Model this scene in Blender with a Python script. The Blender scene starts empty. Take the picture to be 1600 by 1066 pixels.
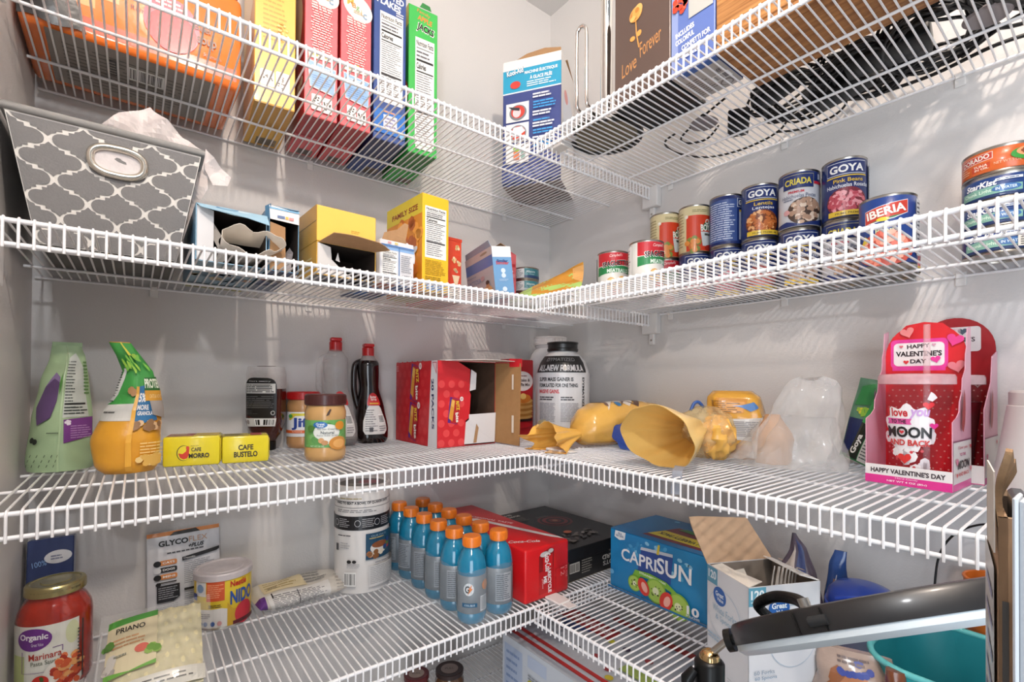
import bpy, bmesh, math, random
from mathutils import Vector, Matrix
random.seed(7)
SC = bpy.context.scene
COL = SC.collection
pi = math.pi

# ---------------------------------------------------------------- camera
cam = bpy.data.cameras.new('camera')
cam.sensor_fit = 'HORIZONTAL'; cam.sensor_width = 36.0
cam.lens = 16.954; cam.shift_y = 0.03669
cam.clip_start = 0.01; cam.clip_end = 30
camo = bpy.data.objects.new('camera', cam); COL.objects.link(camo)
camo.matrix_world = Matrix(((0.78859706, -0.01030048, -0.61482402, -1.0762498),
                            (-0.6148833, -0.00383922, -0.78860877, -1.1820609),
                            (0.0057626, 0.99993958, -0.0093612, -0.0219096),
                            (0, 0, 0, 1)))
SC.camera = camo

# ---------------------------------------------------------------- light
world = bpy.data.worlds.new('world'); SC.world = world; world.use_nodes = True
world.node_tree.nodes['Background'].inputs[0].default_value = (0.82, 0.89, 1.0, 1)
world.node_tree.nodes['Background'].inputs[1].default_value = 0.32

def point(name, loc, power, radius, col):
    l = bpy.data.lights.new(name, 'POINT'); l.energy = power; l.shadow_soft_size = radius; l.color = col
    o = bpy.data.objects.new(name, l); o.location = loc; COL.objects.link(o); return o
point('ceiling_lamp', (-0.90, -1.35, 1.10), 36.0, 0.035, (1.0, 0.86, 0.74))
point('camera_flash', (-1.20, -1.22, 0.60), 12.0, 0.03, (0.97, 0.98, 1.0))
def area(name, loc, rot, size, power, col):
    l = bpy.data.lights.new(name, 'AREA'); l.shape = 'RECTANGLE'; l.size, l.size_y = size; l.energy = power; l.color = col
    o = bpy.data.objects.new(name, l); o.location = loc; o.rotation_euler = rot; COL.objects.link(o); return o
# daylight that comes in through the open doorway behind the camera
area('doorway_daylight', (-1.9, -2.2, -0.35), (math.radians(90), 0, math.radians(-38)), (1.1, 1.7), 26.0, (0.84, 0.92, 1.0))

SC.view_settings.view_transform = 'Standard'
SC.view_settings.look = 'None'
SC.view_settings.gamma = 1.0
SC.view_settings.use_curve_mapping = False
SC.view_settings.exposure = 0.12

# ---------------------------------------------------------------- materials
def lin(c):
    return c / 12.92 if c <= 0.04045 else ((c + 0.055) / 1.055) ** 2.4
def rgb(h):
    h = h.lstrip('#')
    return tuple(lin(int(h[i:i + 2], 16) / 255) for i in (0, 2, 4))
_M = {}
def mat(h, rough=0.5, metal=0.0, coat=0.0, noise=0.05, scale=60.0, bump=0.0, trans=0.0, spec=0.5, emit=0.0):
    """procedural paint, card, plastic or metal: a colour that varies a little with a noise texture"""
    key = (h, rough, metal, coat, noise, scale, bump, trans, spec, emit)
    if key in _M: return _M[key]
    m = bpy.data.materials.new('paint_' + h.strip('#')); m.use_nodes = True
    nt = m.node_tree; b = nt.nodes['Principled BSDF']
    c = rgb(h)
    b.inputs['Roughness'].default_value = rough; b.inputs['Metallic'].default_value = metal
    b.inputs['Coat Weight'].default_value = coat; b.inputs['Coat Roughness'].default_value = 0.12
    b.inputs['Transmission Weight'].default_value = trans
    b.inputs['Specular IOR Level'].default_value = spec
    if noise or bump:
        tc = nt.nodes.new('ShaderNodeTexCoord'); n = nt.nodes.new('ShaderNodeTexNoise')
        n.inputs['Scale'].default_value = scale; n.inputs['Detail'].default_value = 3
        nt.links.new(tc.outputs['Object'], n.inputs['Vector'])
        mx = nt.nodes.new('ShaderNodeMix'); mx.data_type = 'RGBA'
        mx.inputs[6].default_value = (*[x * (1 - noise) for x in c], 1)
        mx.inputs[7].default_value = (*[min(1, x * (1 + noise)) for x in c], 1)
        nt.links.new(n.outputs['Fac'], mx.inputs[0]); nt.links.new(mx.outputs[2], b.inputs['Base Color'])
        if bump:
            bp = nt.nodes.new('ShaderNodeBump'); bp.inputs['Strength'].default_value = bump; bp.inputs['Distance'].default_value = 0.004
            nt.links.new(n.outputs['Fac'], bp.inputs['Height']); nt.links.new(bp.outputs[0], b.inputs['Normal'])
    else:
        b.inputs['Base Color'].default_value = (*c, 1)
    if emit:
        b.inputs['Emission Color'].default_value = (*c, 1); b.inputs['Emission Strength'].default_value = emit
    _M[key] = m
    return m
def film(h='#ffffff', solid=0.35, rough=0.15, bump=0.25, scale=45.0):
    """thin clear plastic: part of the light passes straight through, the rest meets a glossy skin"""
    key = ('film', h, solid, rough, bump, scale)
    if key in _M: return _M[key]
    m = bpy.data.materials.new('film_' + h.strip('#')); m.use_nodes = True
    nt = m.node_tree; b = nt.nodes['Principled BSDF']; out = nt.nodes['Material Output']
    b.inputs['Base Color'].default_value = (*rgb(h), 1); b.inputs['Roughness'].default_value = rough
    tr = nt.nodes.new('ShaderNodeBsdfTransparent'); ms = nt.nodes.new('ShaderNodeMixShader')
    tr.inputs[0].default_value = (*[0.5 + 0.5 * x for x in rgb(h)], 1)
    tc = nt.nodes.new('ShaderNodeTexCoord'); n = nt.nodes.new('ShaderNodeTexNoise'); n.inputs['Scale'].default_value = scale
    n.inputs['Detail'].default_value = 4
    nt.links.new(tc.outputs['Object'], n.inputs['Vector'])
    bp = nt.nodes.new('ShaderNodeBump'); bp.inputs['Strength'].default_value = bump; bp.inputs['Distance'].default_value = 0.006
    nt.links.new(n.outputs['Fac'], bp.inputs['Height']); nt.links.new(bp.outputs[0], b.inputs['Normal'])
    mr = nt.nodes.new('ShaderNodeMapRange'); am = min(0.18, solid * 0.8); mr.inputs[3].default_value = max(0, solid - am); mr.inputs[4].default_value = min(1, solid + am)
    nt.links.new(n.outputs['Fac'], mr.inputs[0]); nt.links.new(mr.outputs[0], ms.inputs[0])
    nt.links.new(tr.outputs[0], ms.inputs[1]); nt.links.new(b.outputs[0], ms.inputs[2]); nt.links.new(ms.outputs[0], out.inputs[0])
    _M[key] = m
    return m
def card(h): return mat(h, rough=0.38, coat=0.15, noise=0.03, scale=30)
def ink(h): return mat(h, rough=0.38, coat=0.15, noise=0.02, scale=25)
def foil(h, bump=0.35, rough=0.28, scale=35.0): return mat(h, rough=rough, coat=0.35, noise=0.06, bump=bump, scale=scale)
KRAFT = mat('#a8825c', rough=0.85, noise=0.12, scale=90)
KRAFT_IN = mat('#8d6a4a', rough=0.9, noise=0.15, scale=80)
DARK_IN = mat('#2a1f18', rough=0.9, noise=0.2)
STEEL = mat('#b9b4ac', rough=0.28, metal=1.0, noise=0.05)
CHROME = mat('#e0ddd8', rough=0.08, metal=1.0, noise=0.02)
WIRE = mat('#f2f2f4', rough=0.32, coat=0.3, noise=0.02)
WHITE_PLASTIC = mat('#e6e4e2', rough=0.4, noise=0.02)
BLACK_PLASTIC = mat('#0c0c0c', rough=0.35, noise=0.1, spec=0.35)
CLEAR = film('#ffffff', 0.2, 0.1, 0.1)

# ---------------------------------------------------------------- mesh helpers
def mesh(name, verts, faces, m, smooth=None, mats=None):
    me = bpy.data.meshes.new(name); me.from_pydata([tuple(v) for v in verts], [], faces); me.update()
    for x in (mats or [m]): me.materials.append(x)
    if smooth is not None:
        me.shade_smooth()
        if smooth: me.set_sharp_from_angle(angle=math.radians(smooth))
    return me
def link(name, me, parent=None, loc=None, rot=None):
    o = bpy.data.objects.new(name, me); COL.objects.link(o)
    if parent is not None: o.parent = parent
    if loc is not None: o.location = loc
    if rot is not None: o.rotation_euler = rot
    return o
def obj(name, vf, m, parent=None, smooth=None, loc=None, rot=None):
    return link(name, mesh(name, vf[0], vf[1], m, smooth), parent, loc, rot)
def tag(o, label, cat, group=None):
    o['label'] = label; o['category'] = cat
    if group: o['group'] = group
    return o
def thing(name, label, cat, loc=(0, 0, 0), rz=0.0, group=None, rot=None):
    o = bpy.data.objects.new(name, None); COL.objects.link(o); o.empty_display_size = 0.02
    o.location = loc; o.rotation_euler = rot if rot else (0, 0, rz)
    return tag(o, label, cat, group)
def copy_tree(o, parent=None):
    c = o.copy(); COL.objects.link(c)
    if parent is not None: c.parent = parent
    for ch in list(o.children): copy_tree(ch, c)
    return c
def bm_vf(bm):
    bm.verts.ensure_lookup_table(); bm.verts.index_update()
    r = ([v.co.copy() for v in bm.verts], [[v.index for v in f.verts] for f in bm.faces]); bm.free(); return r
def box(x0, x1, y0, y1, z0, z1, bev=0.0, seg=1):
    bm = bmesh.new(); bmesh.ops.create_cube(bm, size=1.0)
    for v in bm.verts:
        v.co = Vector(((x0 + x1) / 2 + v.co.x * (x1 - x0), (y0 + y1) / 2 + v.co.y * (y1 - y0), (z0 + z1) / 2 + v.co.z * (z1 - z0)))
    if bev: bmesh.ops.bevel(bm, geom=list(bm.edges), offset=bev, segments=seg, affect='EDGES', profile=0.5)
    return bm_vf(bm)
def xf(vf, M): return ([M @ Vector(v) for v in vf[0]], vf[1])
def merge(*vfs):
    V, F = [], []
    for v, f in vfs:
        k = len(V); V += list(v); F += [[i + k for i in q] for q in f]
    return V, F
def lathe(prof, n=32, a0=0.0, a1=2 * pi, cap=True):
    V, F = [], []
    full = abs(a1 - a0 - 2 * pi) < 1e-6; m = n if full else n + 1
    for r, z in prof:
        for i in range(m):
            a = a0 + (a1 - a0) * i / n
            V.append((r * math.cos(a), r * math.sin(a), z))
    for j in range(len(prof) - 1):
        for i in range(n):
            k = (i + 1) % m
            F.append([j * m + i, j * m + k, (j + 1) * m + k, (j + 1) * m + i])
    if cap and full:
        if prof[0][0] > 1e-5: F.append(list(range(n))[::-1])
        if prof[-1][0] > 1e-5: F.append([(len(prof) - 1) * m + i for i in range(n)])
    return V, F
def catmull(P, k=6, closed=False):
    P = [Vector(p) for p in P]; n = len(P); out = []
    for i in range(n if closed else n - 1):
        g = (lambda j: P[j % n]) if closed else (lambda j: P[max(0, min(n - 1, j))])
        p0, p1, p2, p3 = g(i - 1), g(i), g(i + 1), g(i + 2)
        for s in range(k):
            t = s / k
            out.append(0.5 * ((2 * p1) + (p2 - p0) * t + (2 * p0 - 5 * p1 + 4 * p2 - p3) * t * t + (3 * p1 - p0 - 3 * p2 + p3) * t ** 3))
    if not closed: out.append(P[-1])
    return out
def tube(P, r, n=8, closed=False, cap=True):
    P = [Vector(p) for p in P]; m = len(P); V, F = [], []
    rr = r if callable(r) else (lambda t: r)
    up = None
    for i, p in enumerate(P):
        a = P[(i - 1) % m] if closed or i > 0 else p; b = P[(i + 1) % m] if closed or i < m - 1 else p
        t = (b - a).normalized()
        if up is None:
            up = Vector((0, 0, 1)) if abs(t.z) < 0.9 else Vector((1, 0, 0))
        s = t.cross(up)
        if s.length < 1e-6: s = t.orthogonal()
        s.normalize(); up = s.cross(t).normalized()
        q = rr(i / max(1, m - 1))
        for k in range(n):
            an = 2 * pi * k / n; V.append(p + s * (math.cos(an) * q) + up * (math.sin(an) * q))
    for i in range(m if closed else m - 1):
        j = (i + 1) % m
        for k in range(n):
            l = (k + 1) % n; F.append([i * n + k, i * n + l, j * n + l, j * n + k])
    if cap and not closed:
        F.append(list(range(n))[::-1]); F.append([(m - 1) * n + k for k in range(n)])
    return V, F
def sheet(fn, nu, nv, thick=0.0):
    """a surface fn(u, v) -> point over the unit square, given a thickness along its normals"""
    V = [Vector(fn(i / nu, j / nv)) for j in range(nv + 1) for i in range(nu + 1)]
    w = nu + 1
    F = [[j * w + i, j * w + i + 1, (j + 1) * w + i + 1, (j + 1) * w + i] for j in range(nv) for i in range(nu)]
    if not thick: return V, F
    bm = bmesh.new(); vs = [bm.verts.new(v) for v in V]
    for f in F: bm.faces.new([vs[i] for i in f])
    bm.normal_update()
    bmesh.ops.solidify(bm, geom=list(bm.faces), thickness=thick)
    return bm_vf(bm)
def plate(pts, t):
    """outline pts (3-D, planar) with thickness t along its normal"""
    P = [Vector(p) for p in pts]; n = Vector((0, 0, 0))
    for i in range(len(P)): n += P[i].cross(P[(i + 1) % len(P)])
    n.normalize(); k = len(P)
    V = [p + n * (t / 2) for p in P] + [p - n * (t / 2) for p in P]
    return V, [list(range(k)), [k + i for i in range(k)][::-1]] + [[i, k + i, k + (i + 1) % k, (i + 1) % k] for i in range(k)]

# ---------------------------------------------------------------- flat print on a surface
_T = {}
def text_vf(s, bold, shear, res=3):
    key = (s, bold, shear, res)
    if key in _T: return _T[key]
    cu = bpy.data.curves.new('lettering', 'FONT'); cu.body = s; cu.offset = min(bold, 0.035); cu.shear = shear; cu.resolution_u = res
    o = bpy.data.objects.new('lettering', cu); me = o.to_mesh()
    V = [v.co.copy() for v in me.vertices]; F = [list(p.vertices) for p in me.polygons]
    o.to_mesh_clear(); bpy.data.objects.remove(o); bpy.data.curves.remove(cu)
    x0 = min(v.x for v in V); x1 = max(v.x for v in V); y0 = min(v.y for v in V); y1 = max(v.y for v in V)
    if not any(c in s for c in 'gjpqy,'): pass
    V = [Vector(((v.x - x0) / max(1e-6, x1 - x0) - 0.5, (v.y - y0) / max(1e-6, y1 - y0) - 0.5, 0)) for v in V]
    _T[key] = (V, F, (x1 - x0) / max(1e-6, y1 - y0)); return _T[key]

class Panel:
    """print area of W x H metres; fn(u, v, h) gives the point u, v (0..1) raised by h. du, dv: how fine a decal is cut so that it follows a curved face"""
    def __init__(s, parent, W, H, fn, du=0, dv=0, step=0.00022, m=ink):
        s.p, s.W, s.H, s.fn, s.du, s.dv, s.step, s.h, s.m = parent, W, H, fn, du, dv, step, step, m
    def put(s, name, V, F, col):
        """V in u, v"""
        if s.du or s.dv:
            bm = bmesh.new(); vs = [bm.verts.new((v[0], v[1], 0)) for v in V]
            for f in F:
                try: bm.faces.new([vs[i] for i in f])
                except ValueError: pass
            for ax, d in ((0, s.du), (1, s.dv)):
                if not d: continue
                lo = min(v.co[ax] for v in bm.verts); hi = max(v.co[ax] for v in bm.verts)
                k = math.ceil(lo / d + 1e-6)
                while k * d < hi - 1e-6:
                    co = [0, 0, 0]; no = [0, 0, 0]; co[ax] = k * d; no[ax] = 1
                    bmesh.ops.bisect_plane(bm, geom=bm.verts[:] + bm.edges[:] + bm.faces[:], plane_co=co, plane_no=no, dist=1e-6)
                    k += 1
            V, F = bm_vf(bm)
        o = obj(name, ([s.fn(v[0], v[1], s.h) for v in V], F), s.m(col) if isinstance(col, str) else col, s.p)
        s.h += s.step
        return o
    def poly(s, pts, col, name='printed_panel'):
        return s.put(name, [(u, v) for u, v in pts], [list(range(len(pts)))], col)
    def rect(s, u0, v0, u1, v1, col, name='printed_panel'):
        return s.poly([(u0, v0), (u1, v0), (u1, v1), (u0, v1)], col, name)
    def ell(s, u, v, ru, rv, col, name='printed_disc', n=28, a0=0, rot=0.0):
        P = []
        for i in range(n):
            a = a0 + 2 * pi * i / n; x, y = ru * s.W * math.cos(a), rv * s.H * math.sin(a)
            P.append((u + (x * math.cos(rot) - y * math.sin(rot)) / s.W, v + (x * math.sin(rot) + y * math.cos(rot)) / s.H))
        return s.poly(P, col, name)
    def rrect(s, u0, v0, u1, v1, r, col, name='printed_panel'):
        ru, rv = r / s.W, r / s.H; P = []
        for cx, cy, a in ((u1 - ru, v1 - rv, 0), (u0 + ru, v1 - rv, 90), (u0 + ru, v0 + rv, 180), (u1 - ru, v0 + rv, 270)):
            for k in range(5):
                t = math.radians(a + 22.5 * k); P.append((cx + ru * math.cos(t), cy + rv * math.sin(t)))
        return s.poly(P, col, name)
    def txt(s, body, u, v, w=None, h=None, col='#111111', rot=0.0, bold=0.0, shear=0.0, arc=0.0, name='lettering', warp=None):
        V, F, asp = text_vf(body, bold, shear)
        if w is not None and h is not None: W, H = w * s.W, h * s.H
        elif w is not None: W = w * s.W; H = W / asp
        else: H = h * s.H; W = H * asp
        c, sn = math.cos(math.radians(rot)), math.sin(math.radians(rot))
        P = []
        for q in V:
            x, y = q.x * W, q.y * H
            if warp: x, y = warp(q.x, q.y, x, y)
            if arc: y -= arc * H * (2 * q.x) ** 2
            P.append((u + (x * c - y * sn) / s.W, v + (x * sn + y * c) / s.H))
        return s.put(name, P, F, col)
    def many(s, quads, col, name):
        V, F = [], []
        for q in quads:
            k = len(V); V += list(q); F.append([k + i for i in range(len(q))])
        o = s.put(name, V, F, col)
        if len(quads) > 1: o['kind'] = 'stuff'
        return o
    def lines(s, u0, v0, u1, v1, n, col='#333333', fill=0.5, name='fine_print', ragged=0.3, words=4):
        """rows of print too small to read: short dashes the length of words"""
        Q = []; rnd = random.Random(int(u0 * 991 + v0 * 7919 + n)); dv = (v1 - v0) / n
        for i in range(n):
            y1 = v1 - i * dv - dv * (1 - fill) / 2; y0 = y1 - dv * fill; x = u0; e = u1 - (u1 - u0) * ragged * rnd.random()
            while x < e - 1e-4:
                w = (u1 - u0) / words * (0.5 + rnd.random()); x2 = min(e, x + w)
                Q.append([(x, y0), (x2, y0), (x2, y1), (x, y1)]); x = x2 + (u1 - u0) * 0.025
        return s.many(Q, col, name)
    def bars(s, u0, v0, u1, v1, n=18, col='#101010', bg='#f4f4f2', vertical=False):
        o = s.rect(u0, v0, u1, v1, bg, 'barcode_field'); rnd = random.Random(int(u0 * 1000) + n); Q = []
        for i in range(n):
            a, b = i / n, (i + 0.25 + 0.5 * rnd.random()) / n
            a, b = 0.06 + 0.88 * a, 0.06 + 0.88 * b
            if vertical: Q.append([(u0 + 0.08 * (u1 - u0), v0 + a * (v1 - v0)), (u1 - 0.08 * (u1 - u0), v0 + a * (v1 - v0)), (u1 - 0.08 * (u1 - u0), v0 + b * (v1 - v0)), (u0 + 0.08 * (u1 - u0), v0 + b * (v1 - v0))])
            else: Q.append([(u0 + a * (u1 - u0), v0 + 0.1 * (v1 - v0)), (u0 + b * (u1 - u0), v0 + 0.1 * (v1 - v0)), (u0 + b * (u1 - u0), v1 - 0.1 * (v1 - v0)), (u0 + a * (u1 - u0), v1 - 0.1 * (v1 - v0))])
        return s.many(Q, col, 'barcode')
    def facts(s, u0, v0, u1, v1, title='Nutrition Facts', n=14, bg='#f1f0ec', col='#1c1c1c'):
        """a nutrition table"""
        s.rect(u0, v0, u1, v1, bg, 'nutrition_table'); a, b = u0 + 0.06 * (u1 - u0), u1 - 0.06 * (u1 - u0); H = v1 - v0
        s.txt(title, (a + b) / 2, v1 - 0.05 * H, w=(b - a), h=0.05 * H, col=col, bold=0.02)
        s.many([[(a, v1 - f * H), (b, v1 - f * H), (b, v1 - (f + g) * H), (a, v1 - (f + g) * H)] for f, g in ((0.095, 0.006), (0.2, 0.02), (0.31, 0.012), (0.68, 0.02))], col, 'table_rule')
        s.lines(a, v0 + 0.04 * H, b, v1 - 0.33 * H, n, col='#77757a', fill=0.3, words=3)
        s.lines(a, v1 - 0.19 * H, b, v1 - 0.115 * H, 2, col='#66646a', fill=0.4, words=3)
        s.txt('Calories', a + 0.28 * (b - a), v1 - 0.265 * H, w=0.56 * (b - a), h=0.055 * H, col=col, bold=0.02)
    def heart(s, u, v, w, col, rot=0.0, name='printed_heart'):
        P = []
        for i in range(28):
            t = 2 * pi * i / 28
            x = 16 * math.sin(t) ** 3 / 32 * w * s.W; y = (13 * math.cos(t) - 5 * math.cos(2 * t) - 2 * math.cos(3 * t) - math.cos(4 * t)) / 32 * w * s.W
            c, sn = math.cos(rot), math.sin(rot)
            P.append((u + (x * c - y * sn) / s.W, v + (x * sn + y * c) / s.H))
        return s.poly(P, col, name)
    def blobs(s, u, v, ru, rv, n, r, cols, name='printed_picture', sq=1.0, seed=1):
        """a printed heap of beans, noodles or the like: one mesh for each of its tones"""
        rnd = random.Random(seed); per = {c: [] for c in cols}
        for i in range(n):
            a = rnd.random() * 2 * pi; q = math.sqrt(rnd.random())
            x, y = u + ru * q * math.cos(a), v + rv * q * math.sin(a); ro = rnd.random() * pi; P = []
            for k in range(7):
                t = 2 * pi * k / 7; e, f = r * math.cos(t), r * sq * math.sin(t)
                P.append((x + (e * math.cos(ro) - f * math.sin(ro)) / s.W, y + (e * math.sin(ro) + f * math.cos(ro)) / s.H))
            per[rnd.choice(cols)].append(P)
        for c in cols:
            if per[c]: s.many(per[c], c, name)

def faces_of(root, w, d, h, z0=0.0):
    """print panels for the six sides of a carton w (x) by d (y) by h (z) standing on its base centre"""
    return {
        'front': Panel(root, w, h, lambda u, v, e: Vector(((u - 0.5) * w, -d / 2 - e, z0 + v * h))),
        'back': Panel(root, w, h, lambda u, v, e: Vector(((0.5 - u) * w, d / 2 + e, z0 + v * h))),
        'left': Panel(root, d, h, lambda u, v, e: Vector((-w / 2 - e, (0.5 - u) * d, z0 + v * h))),
        'right': Panel(root, d, h, lambda u, v, e: Vector((w / 2 + e, (u - 0.5) * d, z0 + v * h))),
        'top': Panel(root, w, d, lambda u, v, e: Vector(((u - 0.5) * w, (v - 0.5) * d, z0 + h + e))),
        'bottom': Panel(root, w, d, lambda u, v, e: Vector(((u - 0.5) * w, (0.5 - v) * d, z0 - e))),
    }
def carton(root, w, d, h, col, name='carton', bev=0.0012):
    return obj(name, box(-w / 2, w / 2, -d / 2, d / 2, 0, h, bev, 1), card(col) if isinstance(col, str) else col, root)
def open_carton(root, w, d, h, col, inner, side='top', t=0.0012, name='carton'):
    """five walls and an open side; the inside has its own tone"""
    W = {'left': (-w/2, -w/2+t, -d/2, d/2, 0, h), 'right': (w/2-t, w/2, -d/2, d/2, 0, h), 'front': (-w/2, w/2, -d/2, -d/2+t, 0, h),
         'back': (-w/2, w/2, d/2-t, d/2, 0, h), 'bottom': (-w/2, w/2, -d/2, d/2, 0, t), 'top': (-w/2, w/2, -d/2, d/2, h-t, h)}
    outer = [box(*W[k]) for k in W if k != side]
    o = obj(name, merge(*outer), card(col) if isinstance(col, str) else col, root)
    e = t * 1.15
    In = {'left': (-w/2+t, -w/2+e+.0003, -d/2+t, d/2-t, t, h-t), 'right': (w/2-e-.0003, w/2-t, -d/2+t, d/2-t, t, h-t), 'front': (-w/2+t, w/2-t, -d/2+t, -d/2+e+.0003, t, h-t),
          'back': (-w/2+t, w/2-t, d/2-e-.0003, d/2-t, t, h-t), 'bottom': (-w/2+t, w/2-t, -d/2+t, d/2-t, t, e+.0003), 'top': (-w/2+t, w/2-t, -d/2+t, d/2-t, h-e-.0003, h-t)}
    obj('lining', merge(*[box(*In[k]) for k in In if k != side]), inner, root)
    return o
def can_panel(root, R, z0, z1, span=2 * pi, du=None):
    """u = 0.5 faces the local -y direction"""
    H = z1 - z0
    def fn(u, v, h):
        a = -pi / 2 + (u - 0.5) * span
        return Vector(((R + h) * math.cos(a), (R + h) * math.sin(a), z0 + v * H))
    return Panel(root, R * span, H, fn, du=du or 0.12 / span, step=0.00018)
def face_cam(x, y):
    """rotation about z that turns a local -y front towards the middle of the aisle"""
    return math.atan2(-1.182 - y, -1.076 - x) + pi / 2

# ================================================================ the room
PAINT = mat('#d9d6d4', rough=0.5, noise=0.015, scale=260, bump=0.12)
def struct(name, vf, m, **k):
    o = obj(name, vf, m, **k); o['kind'] = 'structure'; return o
FLOOR = -1.25; CEIL = 1.2
struct('wall_back', box(-1.34, 0.12, 0.0, 0.12, FLOOR, CEIL), PAINT)
struct('wall_right', box(0.0, 0.12, -2.6, -0.0002, FLOOR, CEIL), PAINT)
struct('wall_left', box(-1.342, -1.2215, -1.02, -0.0002, FLOOR, CEIL), PAINT)
struct('floor', box(-2.6, 0.12, -2.6, 0.12, FLOOR - 0.1, FLOOR), mat('#8f857a', rough=0.4, noise=0.1, scale=14))
struct('ceiling', box(-1.34, 0.12, -1.6, 0.12, CEIL, CEIL + 0.1), PAINT)

# ================================================================ wire shelves
Z = {1: 0.4908, 2: 0.1585, 3: -0.1728, 4: -0.4952, 5: -0.811}
TOP = {k: v + 0.0055 for k, v in Z.items()}
DA, DB, PITCH, LIP = 0.4064, 0.4127, 0.0127, 0.027
XL, YEND = -1.2195, -1.27
def wire_mesh(D):
    P = [(0, -0.004, 0.0038), (0, -D + 0.006, 0.0038), (0, -D - 0.0012, 0.0034), (0, -D - 0.0036, 0.0012), (0, -D - 0.0042, -0.002), (0, -D - 0.0042, -LIP - 0.0045)]
    v, f = tube(P, 0.0015, 6)
    return mesh('wire', v, f, WIRE, smooth=40)
WA, WB = wire_mesh(DA), wire_mesh(DB)
def rod(a, b, r, n=10): return tube([a, b], r, n)
def shelf(k, side, where):
    z = Z[k]
    t = thing('wire_shelf', where, 'shelf', (0, 0, z), 0, 'white wire pantry shelves')
    if side == 'A':
        lo, hi = XL + 0.002, -0.004; D = DA
        ph = {1: 0.0, 2: -0.0016, 3: 0.0045, 4: -0.004, 5: 0.002}[k]
        P = lambda s, d, zz: (s, -d, zz)
    else:
        lo, hi = YEND, -0.4155; D = DB
        ph = {1: 0.001, 2: 0.002, 3: 0.0042, 4: 0.003, 5: 0.0}[k]
        P = lambda s, d, zz: (-d, s, zz)
    n0 = math.ceil((lo + 0.004 - ph) / PITCH); s = ph + n0 * PITCH
    while s < hi - 0.001:
        o = link('wire', WA if side == 'A' else WB, t)
        if side == 'A': o.location = (s, 0, 0)
        else: o.location = (0, s, 0); o.rotation_euler = (0, 0, -pi / 2)
        s += PITCH
    for nm, d, zz, r in (('front_rail', D, 0, 0.0031), ('lip_rail', D, -LIP, 0.0029), ('middle_rail', 0.2587, 0, 0.0024), ('middle_rail', 0.1125, 0, 0.0024), ('back_rail', 0.005, 0, 0.0024)):
        obj(nm, rod(P(lo, d, zz), P(hi, d, zz), r), WIRE, t, smooth=60)
    cl = (-0.19, -0.475, -0.76, -1.05) if side == 'A' else (-0.46, -0.735, -1.01)
    for c in cl:
        q = lambda a0, a1, d0, d1, z0, z1: box(a0, a1, -d1, -d0, z0, z1, 0.001) if side == 'A' else box(-d1, -d0, a0, a1, z0, z1, 0.001)
        obj('wall_clip', merge(q(c - 0.007, c + 0.007, 0.0003, 0.0035, -0.016, 0.008), q(c - 0.0055, c + 0.0055, 0.0003, 0.009, -0.0035, 0.0045)), WHITE_PLASTIC, t)
    if side == 'A':
        obj('end_bracket', merge(box(XL - 0.0018, XL + 0.020, -0.436, -0.372, -0.072, 0.009, 0.003, 2), box(XL - 0.0018, XL + 0.012, -0.41, -0.398, -0.095, -0.07, 0.002)), WHITE_PLASTIC, t)
        obj('end_bracket', merge(box(-0.020, -0.0003, -0.432, -0.384, -0.050, 0.004, 0.003, 2), box(-0.010, -0.0003, -0.416, -0.400, -0.078, -0.048, 0.002)), WHITE_PLASTIC, t)
        obj('screw', rod((-0.0105, -0.408, -0.066), (-0.0092, -0.408, -0.066), 0.0028), STEEL, t)
    else:
        obj('corner_connector', merge(box(-0.372, -0.338, -0.445, -0.3985, 0.0055, 0.011, 0.0015), box(-0.368, -0.342, -0.44, -0.402, -0.004, 0.006, 0.001), box(-0.366, -0.344, -0.468, -0.444, 0.0055, 0.009, 0.001)), WHITE_PLASTIC, t)
    return t
N1 = {1: 'topmost', 2: 'second from top', 3: 'third from top', 4: 'fourth from top', 5: 'lowest'}
W1 = {1: 'holding cereal boxes', 2: 'holding snack boxes and grey bin', 3: 'holding syrup bottles', 4: 'holding blue drink bottles', 5: 'under the blue drink bottles'}
W2 = {1: 'holding black cords and the wooden box', 2: 'holding stacked cans', 3: 'holding bread bags', 4: 'holding the pouch drink carton', 5: 'under the pouch drink carton'}
for k in (1, 2, 3, 4, 5):
    shelf(k, 'A', '%s wire shelf on the long wall, %s' % (N1[k], W1[k]))
    shelf(k, 'B', '%s wire shelf on the right wall, %s' % (N1[k], W2[k]))

# ================================================================ top shelf, long wall
def placed(name, label, cat, fl, w, d, k, rzdeg, group=None, dz=0.0):
    """a thing whose front-left base corner stands at fl on shelf k"""
    a = math.radians(rzdeg); cx, cy = w / 2, d / 2
    return thing(name, label, cat, (fl[0] + cx * math.cos(a) - cy * math.sin(a), fl[1] + cx * math.sin(a) + cy * math.cos(a), TOP[k] + dz + 0.0003), a, group)
def end_flaps(root, w, d, h, col, dark):
    """glued closing flaps at both ends of a carton, with the seam between them"""
    obj('bottom_flap', box(-w / 2 + 0.001, w / 2 - 0.001, -d / 2 + 0.001, -0.004, -0.0008, 0.0004, 0.0003), card(dark), root)
    obj('top_flap', box(-w / 2 + 0.001, w / 2 - 0.001, -d / 2 + 0.002, d * 0.12, h - 0.0006, h + 0.0012, 0.0003), card(col), root)
def cereal(label, fl, w, d, h, rz, col, dark):
    t = placed('cereal_box', label, 'box', fl, w, d, 1, rz, 'cereal boxes on the top shelf')
    carton(t, w, d, h, col); end_flaps(t, w, d, h, col, dark)
    return t, faces_of(t, w, d, h)
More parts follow.
